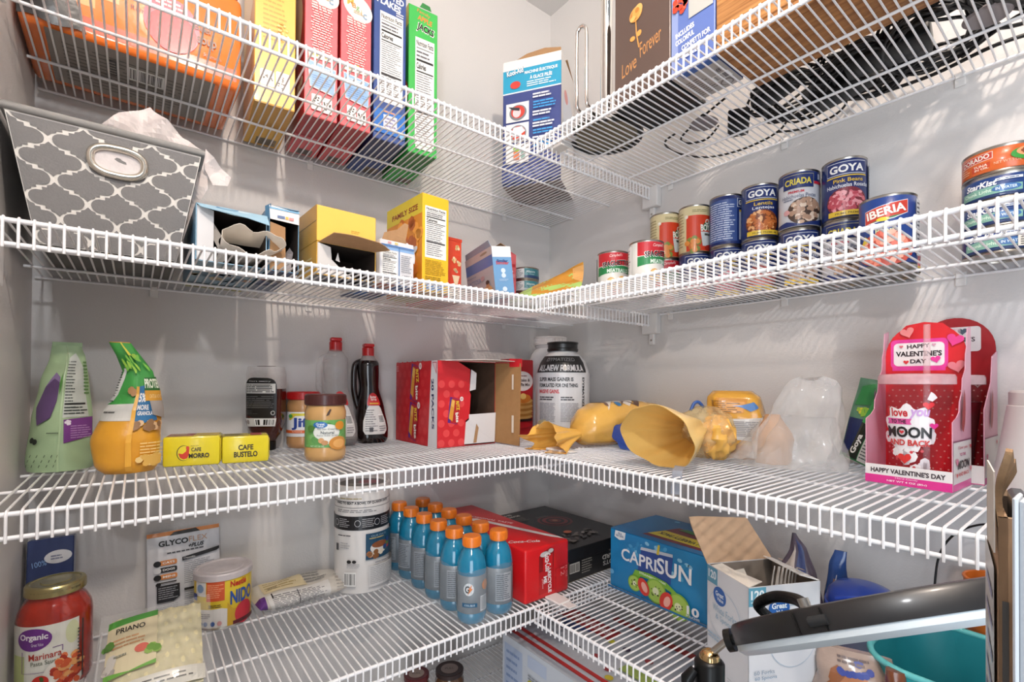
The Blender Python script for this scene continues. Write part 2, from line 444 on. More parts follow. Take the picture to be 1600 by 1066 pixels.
# gold box
t, F = cereal('gold cereal box with white pictures near its base, beside the orange noodle pack', (-0.911, -0.194), 0.07, 0.186, 0.33, -3.5, '#e8b54a', '#c99538')
f = F['front']; f.lines(0.2, 0.36, 0.8, 0.94, 22, '#c58f2c', 0.4)
f.rrect(0.14, 0.10, 0.48, 0.19, 0.003, '#f2efe8'); f.rrect(0.52, 0.08, 0.86, 0.20, 0.003, '#f2efe8')
f.blobs(0.31, 0.145, 0.13, 0.03, 9, 0.0016, ['#3a3530'], seed=2); f.blobs(0.69, 0.14, 0.13, 0.04, 10, 0.0018, ['#3a3530', '#8a8178'], seed=3)
f.blobs(0.66, 0.42, 0.2, 0.08, 24, 0.0022, ['#d9a236', '#f2cc78'], seed=4)
F['bottom'].rect(0.3, 0.04, 0.85, 0.22, '#8a7a5c'); F['bottom'].lines(0.34, 0.06, 0.82, 0.2, 4, '#4a4030')
F['left'].poly([(0, 0.5), (1, 0.62), (1, 1), (0, 1)], '#f3dfae'); F['left'].ell(0.5, 0.35, 0.35, 0.16, '#d69326')
# two rose boxes
for i, (fl, rz, lb) in enumerate((((-0.826, -0.204), -3.2, 'rose pink cereal box standing left of its twin, against the gold box'), ((-0.7585, -0.208), -2.5, 'rose pink cereal box standing right of its twin, against the navy box'))):
    t, F = cereal(lb, fl, 0.062, 0.187, 0.335, rz, '#e0666c', '#a3242c')
    f = F['front']
    f.ell(0.55, 0.745, 0.5, 0.075, '#f1ece0', rot=-0.5)
    for k, (c, col) in enumerate(zip('Magic', ('#e3b04a', '#e08a5a', '#7fa86a', '#d8a04a', '#7ea0c0'))):
        f.txt(c, 0.3 + 0.12 * k, 0.765 - 0.014 * k, h=0.042 if c in 'M' else 0.032, col=col, bold=0.01)
    f.lines(0.4, 0.705, 0.8, 0.725, 2, '#c9b9a0')
    rnd = random.Random(5); Q = []
    for r in range(19):
        v = 0.66 - r * 0.0148; hw = 0.24 + 0.1 * rnd.random(); x = 0.5 - hw
        while x < 0.5 + hw:
            x2 = min(0.5 + hw, x + 0.06 + 0.14 * rnd.random()); Q.append([(x, v), (x2, v), (x2, v + (0.0105 if r < 3 else 0.007)), (x, v + (0.0105 if r < 3 else 0.007))]); x = x2 + 0.03
    f.many(Q, '#f2c9c4', 'fine_print')
    f.poly([(0.1, 0.37), (0.3, 0.375), (0.36, 0.36), (0.55, 0.385), (0.62, 0.36), (0.86, 0.38), (0.84, 0.345), (0.12, 0.335)], '#efe0cf', 'printed_picture'); f.blobs(0.5, 0.36, 0.34, 0.02, 12, 0.003, ['#e6a05a', '#f4efe6', '#d8c060'], seed=8)
    f.poly([(0.08, 0.32), (0.94, 0.305), (0.9, 0.145), (0.15, 0.165)], '#f0dcd8', 'sticker'); f.poly([(0.1, 0.315), (0.92, 0.3), (0.885, 0.15), (0.165, 0.17)], '#8db2da', 'sticker')
    f.lines(0.2, 0.265, 0.8, 0.295, 3, '#f0f4fa', 0.5); f.lines(0.22, 0.175, 0.84, 0.24, 5, '#5a82b4', 0.3)
    f.rrect(0.2, 0.035, 0.5, 0.125, 0.002, '#f4f1ea'); f.rrect(0.53, 0.03, 0.82, 0.12, 0.002, '#f4f1ea')
    f.blobs(0.36, 0.08, 0.11, 0.032, 9, 0.0018, ['#2a2626'], seed=9); f.blobs(0.67, 0.075, 0.11, 0.032, 8, 0.0018, ['#2a2626'], seed=10)
    F['bottom'].rect(0.3, 0.03, 0.8, 0.18, '#7c6a62'); F['bottom'].lines(0.34, 0.05, 0.76, 0.16, 4, '#3a302c')
    F['left'].rect(0, 0, 1, 1, '#b31f26'); F['left'].ell(0.5, 0.62, 0.4, 0.2, '#f0d8b0'); F['left'].blobs(0.5, 0.22, 0.4, 0.14, 30, 0.009, ['#e6c27a', '#d8404a', '#f3e6cc'], seed=11)
# navy
t, F = cereal('navy blue cereal box with a white nutrition table, left of the green box', (-0.687, -0.201), 0.072, 0.187, 0.34, -2.0, '#38508c', '#1d2a5a')
f = F['front']; f.txt('FROSTED', 0.5, 0.925, w=0.85, h=0.04, col='#f4f4f2', bold=0.03, rot=-6); f.txt('FLAKES', 0.46, 0.873, w=0.74, h=0.045, col='#f4f4f2', bold=0.04, rot=-6)
f.lines(0.68, 0.815, 0.92, 0.845, 2, '#e0e0e0', 0.5)
f.facts(0.18, 0.24, 0.9, 0.81, n=26); f.rect(0.02, 0.04, 0.98, 0.19, '#2e6fc0'); f.rect(0.3, 0.07, 0.72, 0.16, '#e6e4e6'); f.lines(0.34, 0.08, 0.68, 0.15, 3, '#8a8ab0'); f.lines(0.3, 0.17, 0.7, 0.19, 1, '#f0a070', 0.5); f.ell(0.88, 0.05, 0.08, 0.02, '#7fb6ea')
F['bottom'].rect(0.5, 0.03, 0.95, 0.22, '#7d6f60'); F['bottom'].rect(0.3, 0.45, 0.85, 0.72, '#8d8478'); F['bottom'].lines(0.33, 0.47, 0.82, 0.7, 5, '#2a2a30'); F['bottom'].lines(0.53, 0.05, 0.92, 0.2, 4, '#3c342c')
F['right'].rect(0, 0, 1, 0.72, '#2c3f7c'); F['right'].ell(0.45, 0.4, 0.42, 0.2, '#a5632c'); F['right'].blobs(0.45, 0.36, 0.42, 0.2, 40, 0.008, ['#8c4a20', '#d9a25a', '#6a3414'], seed=5); F['left'].rect(0, 0, 1, 0.3, '#1d2a58')
# green
t, F = cereal('bright green cereal box with a nutrition table, rightmost of the cereal boxes', (-0.602, -0.19), 0.07, 0.18, 0.334, -5.0, '#3fb351', '#1f7a30')
f = F['front']; f.txt('APPLE', 0.55, 0.925, w=0.5, h=0.035, col='#e27a3a', bold=0.03, rot=-8); f.txt('JACKS', 0.57, 0.855, w=0.62, h=0.07, col='#f3f2ec', bold=0.07, rot=-8); f.txt('JACKS', 0.57, 0.857, w=0.58, h=0.058, col='#1c1c1a', bold=0.035, rot=-8)
f.txt("Family", 0.5, 0.965, w=0.45, h=0.03, col='#e0864a', rot=-8)
f.facts(0.22, 0.06, 0.88, 0.79, n=28)
f.rect(0.24, 0.03, 0.82, 0.055, '#e8efe4')
F['left'].rect(0, 0, 1, 1, '#23913a'); F['left'].rect(0, 0.86, 1, 1, '#e8cf3a'); F['left'].ell(0.6, 0.4, 0.4, 0.16, '#c9483a'); F['left'].blobs(0.55, 0.3, 0.42, 0.2, 30, 0.009, ['#d8702c', '#7cc850', '#e8b060'], seed=6)
F['bottom'].rect(0.45, 0.04, 0.95, 0.2, '#8a7c6a'); F['bottom'].rect(0.3, 0.5, 0.9, 0.76, '#8d8478'); F['bottom'].lines(0.33, 0.53, 0.87, 0.74, 5, '#26302a'); F['bottom'].lines(0.5, 0.06, 0.9, 0.18, 3, '#3c342c')
obj('torn_tab', plate([(-0.01, -0.092, 0.334), (0.018, -0.092, 0.334), (0.014, -0.093, 0.343), (-0.004, -0.093, 0.345)], 0.001), card('#2e7f3c'), t)

# shrink-wrapped noodle pack
t = placed('noodle_pack', 'orange shrink wrapped noodle multipack at the left end of the top shelf', 'food pack', (-1.2165, -0.213), 0.284, 0.19, 1, 1.0)
w, d, h = 0.284, 0.19, 0.165
obj('wrapper', box(-w / 2, w / 2, -d / 2, d / 2, 0, h, 0.012, 3), foil('#ee7a2c', 0.25, 0.22, 30), t, smooth=40)
F = faces_of(t, w, d, h); f = F['front']
f.rect(0.03, 0.075, 0.97, 0.2, '#b8431a'); f.rect(0.08, 0.3, 0.3, 0.92, '#f4a468'); f.rect(0.34, 0.42, 0.4, 0.92, '#f6b27c')
f.ell(0.52, 0.75, 0.09, 0.2, '#f2c39a'); f.ell(0.52, 0.75, 0.075, 0.165, '#ee7a2c'); f.lines(0.45, 0.66, 0.59, 0.84, 4, '#5a2c18'); f.txt('Ramen', 0.5, 0.45, w=0.1, col='#5a1f10')
f.ell(0.64, 0.42, 0.135, 0.27, '#e2566a'); f.ell(0.64, 0.36, 0.12, 0.2, '#d3102c'); f.lines(0.56, 0.58, 0.72, 0.66, 2, '#f2d8d0')
f.txt('Beef', 0.79, 0.5, w=0.09, col='#4a1d10', bold=0.02); f.txt('soup', 0.81, 0.36, w=0.1, h=0.1, col='#4a1d10', bold=0.02); f.txt('Ramen', 0.84, 0.24, w=0.09, col='#4a1d10')
b = F['bottom']; b.rect(0.1, 0.12, 0.86, 0.97, '#8d857c', 'paper_label'); b.lines(0.16, 0.2, 0.8, 0.85, 11, '#5e5852', 0.3, words=6)
b.bars(0.44, 0.56, 0.62, 0.78, 22); b.rect(0.345, 0.55, 0.4, 0.8, '#2a2624'); b.lines(0.35, 0.56, 0.395, 0.78, 5, '#8d857c', 0.4)
obj('black_wrapper_flap', sheet(lambda u, v: Vector((-0.141 + 0.075 * u * (1 - 0.25 * v), -0.0965 - 0.004 * math.sin(3 * u) - 0.010 * v, 0.004 + 0.078 * v - 0.012 * u * v + 0.003 * math.sin(9 * u))), 8, 6, 0.0012), foil('#0d0c0c', 0.3, 0.3), t, smooth=60)
# red bag on top of it
t = thing('snack_bag', 'red and pink plastic bag lying on top of the orange noodle pack', 'bag', (-0.985, -0.12, TOP[1] + 0.1658))
def pil(u, v, W=0.10, D=0.15, H=0.045, s=1):
    x, y = 2 * u - 1, 2 * v - 1
    e = max(0.0, (1 - x ** 4) * (1 - y ** 4)) ** 0.5
    return Vector((x * W / 2, y * D / 2, H * 0.5 + s * (H / 2) * e * (1 + 0.12 * math.sin(9 * u + 4 * v))))
obj('wrapper', merge(sheet(lambda u, v: pil(u, v), 14, 14), sheet(lambda u, v: pil(1 - u, v, s=-1), 14, 14)), foil('#d4303c', 0.4), t, smooth=70)

# ice-shaver carton
t = thing('appliance_box', 'tall blue ice shaver carton with open brown top flaps in the corner', 'box', (-0.2095, -0.1865, TOP[1] + 0.0003), math.radians(-57.4))
w, d, h = 0.158, 0.148, 0.332
open_carton(t, w, d, h, '#3d4a86', KRAFT_IN, 'top')
F = faces_of(t, w, d, h); f = F['front']
f.rect(0, 0.92, 1, 1, '#eeeae6'); f.rect(0, 0.74, 1, 0.925, '#2f9fc6'); f.rect(0, 0.735, 1, 0.745, '#e8f0f4')
f.txt('Kool-Aid', 0.21, 0.905, w=0.3, h=0.05, col='#1c2a60', bold=0.07, rot=6); f.txt('Kool-Aid', 0.21, 0.906, w=0.29, h=0.043, col='#f2f2f4', bold=0.03, rot=6)
f.txt('MACHINE ÉLECTRIQUE', 0.66, 0.885, w=0.56, h=0.034, col='#f4f6f8', bold=0.03); f.txt('À GLACE PILÉE', 0.66, 0.84, w=0.38, h=0.034, col='#f4f6f8', bold=0.03)
f.lines(0.42, 0.765, 0.94, 0.815, 3, '#dbeef6', 0.5); f.ell(0.22, 0.80, 0.09, 0.03, '#d2463e')
for v in (0.58, 0.415, 0.25):
    f.rect(0.06, v - 0.075, 0.46, v + 0.075, '#e9e7ea', 'printed_picture')
f.ell(0.27, 0.575, 0.15, 0.062, '#7d8088'); f.ell(0.27, 0.58, 0.12, 0.05, '#d1463c'); f.ell(0.25, 0.575, 0.07, 0.038, '#f0cfd4'); f.poly([(0.1, 0.63), (0.3, 0.61), (0.3, 0.585), (0.18, 0.6)], '#3a3c44', 'printed_picture')
f.ell(0.27, 0.41, 0.15, 0.064, '#8d9098'); f.ell(0.27, 0.41, 0.13, 0.055, '#d4442e'); f.poly([(0.14, 0.4), (0.2, 0.458), (0.34, 0.46), (0.4, 0.42), (0.27, 0.38)], '#e6e8ee', 'printed_picture')
f.ell(0.25, 0.285, 0.06, 0.022, '#8cbf4a'); f.rect(0.2, 0.2, 0.3, 0.265, '#e0805a'); f.rect(0.33, 0.2, 0.4, 0.27, '#8aa8a0')
for v in (0.66, 0.52, 0.43, 0.32): f.lines(0.53, v, 0.92, v + 0.045, 2, '#eef0f6', 0.55)
for v, n in ((0.575, 3), (0.475, 1), (0.375, 2), (0.275, 2)): f.lines(0.54, v, 0.92, v + 0.022 * n, n, '#3f9fe0', 0.5)
f.rect(0.0, 0.02, 1, 0.16, '#34407c'); f.lines(0.1, 0.05, 0.9, 0.14, 4, '#6c78b0', 0.35)
r = F['right']; r.rect(0, 0, 1, 1, '#dcd9d6'); r.ell(0.5, 0.6, 0.4, 0.18, '#cfd6e2'); r.ell(0.35, 0.72, 0.14, 0.05, '#d98a86'); r.blobs(0.5, 0.4, 0.4, 0.2, 16, 0.012, ['#c7cdd6', '#e8e4e0', '#b9c3cf'], seed=3)
b = F['bottom']; b.rect(0, 0, 1, 1, '#8d7d78'); b.many([[(0.1, 0.1), (0.5, 0.1), (0.5, 0.14), (0.1, 0.14)], [(0.12, 0.25), (0.9, 0.25), (0.9, 0.29), (0.12, 0.29)], [(0.5, 0.45), (0.92, 0.45), (0.92, 0.5), (0.5, 0.5)], [(0.2, 0.62), (0.62, 0.62), (0.62, 0.68), (0.2, 0.68)], [(0.1, 0.82), (0.5, 0.82), (0.5, 0.87), (0.1, 0.87)]], '#2c2220', 'lettering_block')
obj('top_flap', plate([(-w/2 + 0.003, -d/2 + 0.012, h - 0.004), (w/2 - 0.003, -d/2 + 0.012, h - 0.004), (w/2 - 0.006, -d/2 + 0.02, h + 0.022), (w/2 - 0.05, -d/2 + 0.022, h + 0.031), (-0.02, -d/2 + 0.022, h + 0.026)], 0.002), KRAFT, t)
obj('top_flap', plate([(-w/2, d/2, h), (w/2, d/2, h), (w/2 - 0.004, 0.012, h + 0.03), (-w/2 + 0.03, 0.014, h + 0.022)], 0.002), KRAFT, t)
# ================================================================ top shelf, right wall
t = thing('paper_towel_holder', 'chrome paper towel holder on a dark round base, empty', 'towel holder', (-0.297, -0.502, TOP[1] + 0.0003))
obj('base', lathe([(0.0, 0.004), (0.066, 0.004), (0.068, 0.0), (0.0755, 0.0), (0.077, 0.004), (0.075, 0.011), (0.02, 0.014), (0.0, 0.014)], 40), mat('#15140f', rough=0.35), t, smooth=40)
obj('base_pad', lathe([(0.0, 0.0022), (0.064, 0.0022), (0.0655, 0.0036), (0.0, 0.0036)], 40), mat('#837b66', rough=0.9, noise=0.2), t)
obj('post', lathe([(0.0155, 0.014), (0.013, 0.018), (0.0125, 0.34), (0.016, 0.345), (0.016, 0.36), (0.0, 0.365)], 24), CHROME, t, smooth=40)
a = math.radians(192)
ax = Vector((math.cos(a), math.sin(a), 0)); ay = Vector((-math.sin(a), math.cos(a), 0))
q = lambda r, y, z: ax * r + ay * y + Vector((0, 0, z))
L = [q(0.012, -0.011, 0.018), q(0.06, -0.011, 0.019), q(0.09, -0.011, 0.024), q(0.098, -0.011, 0.04), q(0.099, -0.011, 0.16), q(0.099, -0.007, 0.178), q(0.099, 0.0, 0.182), q(0.099, 0.007, 0.178), q(0.099, 0.011, 0.16), q(0.098, 0.011, 0.04), q(0.09, 0.011, 0.024), q(0.06, 0.011, 0.019), q(0.012, 0.011, 0.018)]
obj('tension_arm', tube(catmull(L, 5), 0.0036, 10), CHROME, t, smooth=60)

t = thing('keepsake_box', 'dark brown gift box with a golden rose and script lettering', 'box', (-0.304, -0.639, TOP[1] + 0.0003), -pi / 2)
w, d, h = 0.121, 0.114, 0.26
obj('carton', box(-w/2, w/2, -d/2, d/2, 0, h, 0.001), card('#5b4a43'), t); obj('bottom_lid', box(-w/2 - 0.0006, w/2 + 0.0006, -d/2 - 0.0006, d/2 + 0.0006, -0.0002, 0.004), mat('#0c0a0a', rough=0.4), t)
obj('lid', box(-w/2 - 0.001, w/2 + 0.001, -d/2 - 0.001, d/2 + 0.001, h - 0.03, h + 0.002, 0.0008), card('#5f4d46'), t)
F = faces_of(t, w, d, h); f = F['front']; G = '#e2a052'; G2 = '#b87a34'
f.txt('Love', 0.27, 0.27, w=0.3, h=0.1, col='#c98f55', shear=0.45, rot=12); f.txt('Forever', 0.66, 0.35, w=0.4, h=0.105, col='#c98f55', shear=0.45, rot=12)
Y = lambda v: 0.36 + (v - 0.44) * 0.62
f.poly([(0.455, Y(0.44)), (0.475, Y(0.44)), (0.43, Y(0.62)), (0.415, Y(0.76)), (0.4, Y(0.76)), (0.41, Y(0.62))], G, 'rose_stem'); f.ell(0.47, Y(0.6), 0.045, 0.02, G, 'rose_leaf', rot=0.8); f.ell(0.35, Y(0.58), 0.05, 0.017, G, 'rose_leaf', rot=-0.3)
for u, v, ru, rv, rt, c in ((0.41, 0.84, 0.12, 0.05, 0.5, G), (0.45, 0.86, 0.08, 0.046, -0.4, '#eab468'), (0.38, 0.83, 0.07, 0.034, 0.8, G2), (0.42, 0.85, 0.07, 0.034, 0.3, G), (0.36, 0.8, 0.05, 0.018, 0.3, '#eab468'), (0.44, 0.87, 0.035, 0.018, 0.0, G2)): f.ell(u, Y(v), ru, rv, c, 'rose_petal', rot=rt)
f.ell(0.5, 0.78, 0.03, 0.014, '#d08478')

t = thing('confetti_box', 'blue party confetti carton with a clear window, beside the brown gift box', 'box', (-0.315, -0.7415, TOP[1] + 0.0003), -pi / 2)
w, d, h = 0.078, 0.092, 0.3
carton(t, w, d, h, '#5d74b4'); F = faces_of(t, w, d, h); f = F['front']
f.rect(0, 0, 0.16, 1, '#8a9ac8'); 
for i, s in enumerate(('INCLUDES', 'COLORFUL', 'CONFETTI FOR', 'ANY PARTY!')): f.txt(s, 0.1 + (0.25 if i != 2 else 0.36) * (len(s) / 9), 0.235 - i * 0.042, w=0.055 * len(s), h=0.03, col='#f2f4f8', bold=0.05, rot=6)
f.rect(0.42, 0.285, 0.97, 1, '#b8b9b4', 'window'); f.ell(0.86, 0.34, 0.05, 0.012, '#e0a088')
f.blobs(0.22, 0.39, 0.16, 0.05, 20, 0.005, ['#e0553e', '#e8684c', '#d0452e'], seed=12)
f.lines(0.3, 0.07, 0.8, 0.13, 2, '#d4dcf0'); b = F['bottom']; b.rect(0, 0, 1, 1, '#b3b0ac'); b.rect(0.2, 0.86, 1.0, 1.0, '#3a64a8'); b.lines(0.08, 0.1, 0.55, 0.7, 9, '#6a5e5a', 0.3); b.bars(0.6, 0.3, 0.95, 0.5); b.ell(0.75, 0.18, 0.14, 0.1, '#76706c'); b.ell(0.75, 0.18, 0.11, 0.08, '#b3b0ac'); b.txt('18', 0.8, 0.62, w=0.14, col='#4a4444')

# wooden box
m = bpy.data.materials.new('oak_grain'); m.use_nodes = True; nt = m.node_tree; bs = nt.nodes['Principled BSDF']; bs.inputs['Roughness'].default_value = 0.45
tc = nt.nodes.new('ShaderNodeTexCoord'); mp = nt.nodes.new('ShaderNodeMapping'); mp.inputs['Scale'].default_value = (4, 40, 60); n1 = nt.nodes.new('ShaderNodeTexNoise'); n1.inputs['Scale'].default_value = 3.0; n1.inputs['Detail'].default_value = 6; n1.inputs['Distortion'].default_value = 0.6
cr = nt.nodes.new('ShaderNodeValToRGB'); cr.color_ramp.elements[0].position = 0.3; cr.color_ramp.elements[0].color = (*rgb('#7a4a22'), 1); cr.color_ramp.elements[1].position = 0.7; cr.color_ramp.elements[1].color = (*rgb('#c08a52'), 1)
nt.links.new(tc.outputs['Object'], mp.inputs[0]); nt.links.new(mp.outputs[0], n1.inputs[0]); nt.links.new(n1.outputs['Fac'], cr.inputs[0]); nt.links.new(cr.outputs[0], bs.inputs['Base Color']); OAK = m
t = thing('wooden_box', 'brown wood grain box lying along the top right shelf', 'wooden box', (-0.294, -0.906, TOP[1] + 0.0003), -pi / 2)
w, d, h = 0.246, 0.136, 0.14
obj('base_board', box(-w/2, w/2, -d/2, d/2, 0, 0.014, 0.0015), OAK, t)
obj('front_board', box(-w/2, w/2, -d/2, -d/2 + 0.012, 0.0145, h, 0.0015), OAK, t); obj('back_board', box(-w/2, w/2, d/2 - 0.012, d/2, 0.0145, h, 0.0015), OAK, t)
obj('end_board', box(-w/2, -w/2 + 0.012, -d/2 + 0.0125, d/2 - 0.0125, 0.0145, h, 0.0015), OAK, t); obj('end_board', box(w/2 - 0.012, w/2, -d/2 + 0.0125, d/2 - 0.0125, 0.0145, h, 0.0015), OAK, t)

# black cords, plugs and adapters behind it
CORD = mat('#0d0d0e', rough=0.4, noise=0.1)
def cord(label, P, r=0.0022, closed=False, name='cable_coil'):
    return tag(obj(name, tube(catmull(P, 6, closed), r, 7, closed), CORD, smooth=60, loc=None), label, 'cord', 'black cords on the top right shelf')
zt = TOP[1]
cord('black cord lying in one wide loose loop near the round towel holder base', [(-0.195, -0.60, zt + 0.004), (-0.18, -0.565, zt + 0.003), (-0.12, -0.555, zt + 0.003), (-0.05, -0.585, zt + 0.003), (-0.022, -0.65, zt + 0.003), (-0.035, -0.73, zt + 0.003), (-0.075, -0.77, zt + 0.008), (-0.125, -0.76, zt + 0.028)])
cord('black cord in a small loop with a grey suction foot', [(-0.215, -0.72, zt + 0.016), (-0.2, -0.655, zt + 0.006), (-0.172, -0.6, zt + 0.003), (-0.14, -0.595, zt + 0.003), (-0.125, -0.63, zt + 0.003), (-0.14, -0.665, zt + 0.012)])
cord('black cord curling against the wall beside the cord tangle', [(-0.04, -0.735, zt + 0.003), (-0.014, -0.77, zt + 0.003), (-0.016, -0.83, zt + 0.003), (-0.05, -0.86, zt + 0.01), (-0.085, -0.8, zt + 0.03)])
def tangle(label, cx, cy, rx, ry, turns, seed, r=0.0024, z1=0.05):
    rnd = random.Random(seed); P = []
    n = turns * 7
    for i in range(n):
        a = 2 * pi * i / 7 + rnd.uniform(-0.25, 0.25); q = 0.55 + 0.45 * rnd.random()
        P.append((min(-0.008, cx + rx * q * math.cos(a)), cy + ry * q * math.sin(a), zt + 0.004 + z1 * (0.5 + 0.5 * math.sin(i * 1.7 + seed)) * rnd.random()))
    return cord(label, P, r)
tangle('black cord coiled in a dense tangle behind the left end of the wooden box', -0.125, -0.80, 0.085, 0.075, 16, 1)
tangle('black cord coiled in a dense tangle behind the middle of the wooden box', -0.11, -0.905, 0.088, 0.08, 17, 2)
tangle('black cord coiled in a dense tangle behind the right end of the wooden box', -0.125, -1.0, 0.09, 0.075, 16, 3)
tangle('loose black cord spread wide at the right end of the top shelf', -0.19, -1.14, 0.16, 0.11, 6, 4, 0.003, 0.03)
cord('black cord running straight along the wall at the right end', [(-0.035, -0.9, zt + 0.003), (-0.028, -0.98, zt + 0.003), (-0.045, -1.06, zt + 0.003), (-0.03, -1.14, zt + 0.003), (-0.06, -1.2, zt + 0.003), (-0.1, -1.1, zt + 0.006), (-0.05, -1.02, zt + 0.003)], 0.003)
def adapter(label, x, y, a, w, d, h, z=0.0):
    t = thing('power_adapter', label, 'adapter', (x, y, zt + z + 0.0004), a, 'black adapters on the top right shelf')
    obj('body', box(-w/2, w/2, -d/2, d/2, 0, h, 0.004, 2), BLACK_PLASTIC, t, smooth=40)
    obj('strain_relief', tube([(w/2, 0, h/2), (w/2 + 0.012, 0, h/2)], lambda q: 0.0045 - 0.0015 * q, 8), BLACK_PLASTIC, t)
adapter('flat black adapter standing near the grey suction foot', -0.118, -0.695, 0.5, 0.075, 0.04, 0.024)
adapter('wide black adapter under the middle cord tangle', -0.085, -0.86, 1.3, 0.1, 0.055, 0.03)
adapter('long black adapter under the right cord tangle', -0.14, -0.945, 1.7, 0.11, 0.06, 0.03)
adapter('small black adapter behind the left end of the wooden box', -0.175, -0.79, 1.2, 0.07, 0.045, 0.024)
for lb, x, y in (('grey round suction foot beside the small cord loop', -0.185, -0.659), ('grey round suction foot at the right end of the top shelf', -0.135, -1.06)):
    t = thing('suction_foot', lb, 'suction cup', (x, y, zt + 0.0004), 0, 'grey suction feet')
    obj('pad', lathe([(0.0, 0.001), (0.024, 0.0), (0.027, 0.003), (0.022, 0.008), (0.0, 0.009)], 28), mat('#8d8688', rough=0.5), t, smooth=40)
    obj('stem', lathe([(0.008, 0.009), (0.007, 0.02), (0.0, 0.021)], 16), BLACK_PLASTIC, t, smooth=40)

# ================================================================ second shelf, long wall
Z2 = TOP[2]
# fabric bin with a trellis print
t = thing('fabric_bin', 'grey and white trellis fabric bin with oval metal handle, stuffed with paper', 'storage bin', (-1.1065, 0, Z2 + 0.0004))
H = 0.166
def binpt(u, v, e=0.0, side='front'):
    """u across the face, v up"""
    wt, wb = 0.107, 0.0785
    hw = wb + (wt - wb) * v; yf = -0.268 - 0.033 * v; yb = -0.055 + 0.02 * v
    if side == 'front':
        bow = 0.006 * math.sin(pi * v) * math.sin(pi * u)
        return Vector(((2 * u - 1) * hw, yf - e - bow, v * H))
    if side == 'left': return Vector((-hw - e, yb + (yf - yb) * u, v * H))
    if side == 'right': return Vector((hw + e, yf + (yb - yf) * u, v * H))
    return Vector(((1 - 2 * u) * hw, yb + e, v * H))
FAB = mat('#e4e1db', rough=0.95, noise=0.06, scale=400, bump=0.15); GREY = mat('#7d7c7c', rough=0.95, noise=0.08, scale=400, bump=0.15)
for sd in ('front', 'left', 'right', 'back'):
    obj('side_panel', sheet(lambda u, v, sd=sd: binpt(u, v, 0.0, sd), 10, 8, 0.004), FAB, t, smooth=60)
obj('base_panel', box(-0.077, 0.077, -0.267, -0.056, 0.0, 0.003, 0.001), mat('#6e6d6c', rough=0.95), t)
def trellis(sd, W, nu, rows, step):
    pan = Panel(t, W, H, lambda u, v, e: binpt(u, v, e + 0.0006, sd), du=0.1, dv=0.12, m=lambda c: GREY)
    Q = []; cw = 1.0 / nu; ch = 1.0 / rows
    q1 = [(0.29 + 0.17 * math.cos(math.radians(t)), 0.2 * math.sin(math.radians(t))) for t in range(0, 101, 20)] + [(0.215, 0.2), (0.215, 0.285), (0.135, 0.285), (0.125, 0.345), (0.06, 0.375), (0.0, 0.46)]
    S = q1 + [(-x, y) for x, y in q1[-2::-1]] + [(-x, -y) for x, y in q1[1:]] + [(x, -y) for x, y in q1[-2:0:-1]]
    for r in range(-1, int(2 * rows) + 2):
        for c in range(-1, int(nu) + 2):
            cx = (c + 0.5 + (0.5 if r % 2 else 0.0)) * cw; cy = r * ch * 0.5 + step
            P = [(cx + x * cw * 0.97, cy + y * ch * 0.93) for x, y in S]
            if max(p[0] for p in P) <= 0.02 or min(p[0] for p in P) >= 0.98 or max(p[1] for p in P) <= 0.01 or min(p[1] for p in P) >= 0.95: continue
            Q.append([(min(0.995, max(0.005, x)), min(0.955, max(0.004, y))) for x, y in P])
    pan.many(Q, '#7d7c7c', 'trellis_print')
trellis('front', 0.2, 2.8, 3.3, 0.06); trellis('left', 0.22, 3, 3.3, 0.06); trellis('right', 0.22, 3, 3.3, 0.06)
rim = [binpt(u / 6, 1.0, 0, 'front') for u in range(7)] + [binpt(u / 6, 1.0, 0, 'right') for u in range(1, 7)] + [binpt(u / 6, 1.0, 0, 'back') for u in range(1, 7)] + [binpt(1 - u / 6, 1.0, 0, 'left') for u in range(1, 6)]
obj('rim_binding', tube(rim, 0.0055, 8, closed=True), mat('#8f8e8c', rough=0.95, noise=0.08, scale=300), t, smooth=60)
P = []
for i in range(40):
    a = 2 * pi * i / 40; x = 0.024 * math.copysign(abs(math.cos(a)) ** 0.75, math.cos(a)) * 1.25; z = 0.0185 * math.copysign(abs(math.sin(a)) ** 0.8, math.sin(a))
    P.append(binpt(0.535 + x / 0.2, 0.745 + z / H, 0.003))
obj('handle_grommet', tube(P, 0.0048, 10, closed=True), mat('#d6cfc2', rough=0.2, metal=0.9, noise=0.03), t, smooth=60)
P2 = [binpt(0.535 + (p.x - binpt(0.535, .745).x) / 0.205, 0.745 + (p.z - 0.745 * H) / H, 0.0012) for p in P]
obj('handle_opening', (P2, [list(range(len(P2)))]), mat('#d9d3d3', rough=0.9, noise=0.12, scale=90, bump=0.5), t)
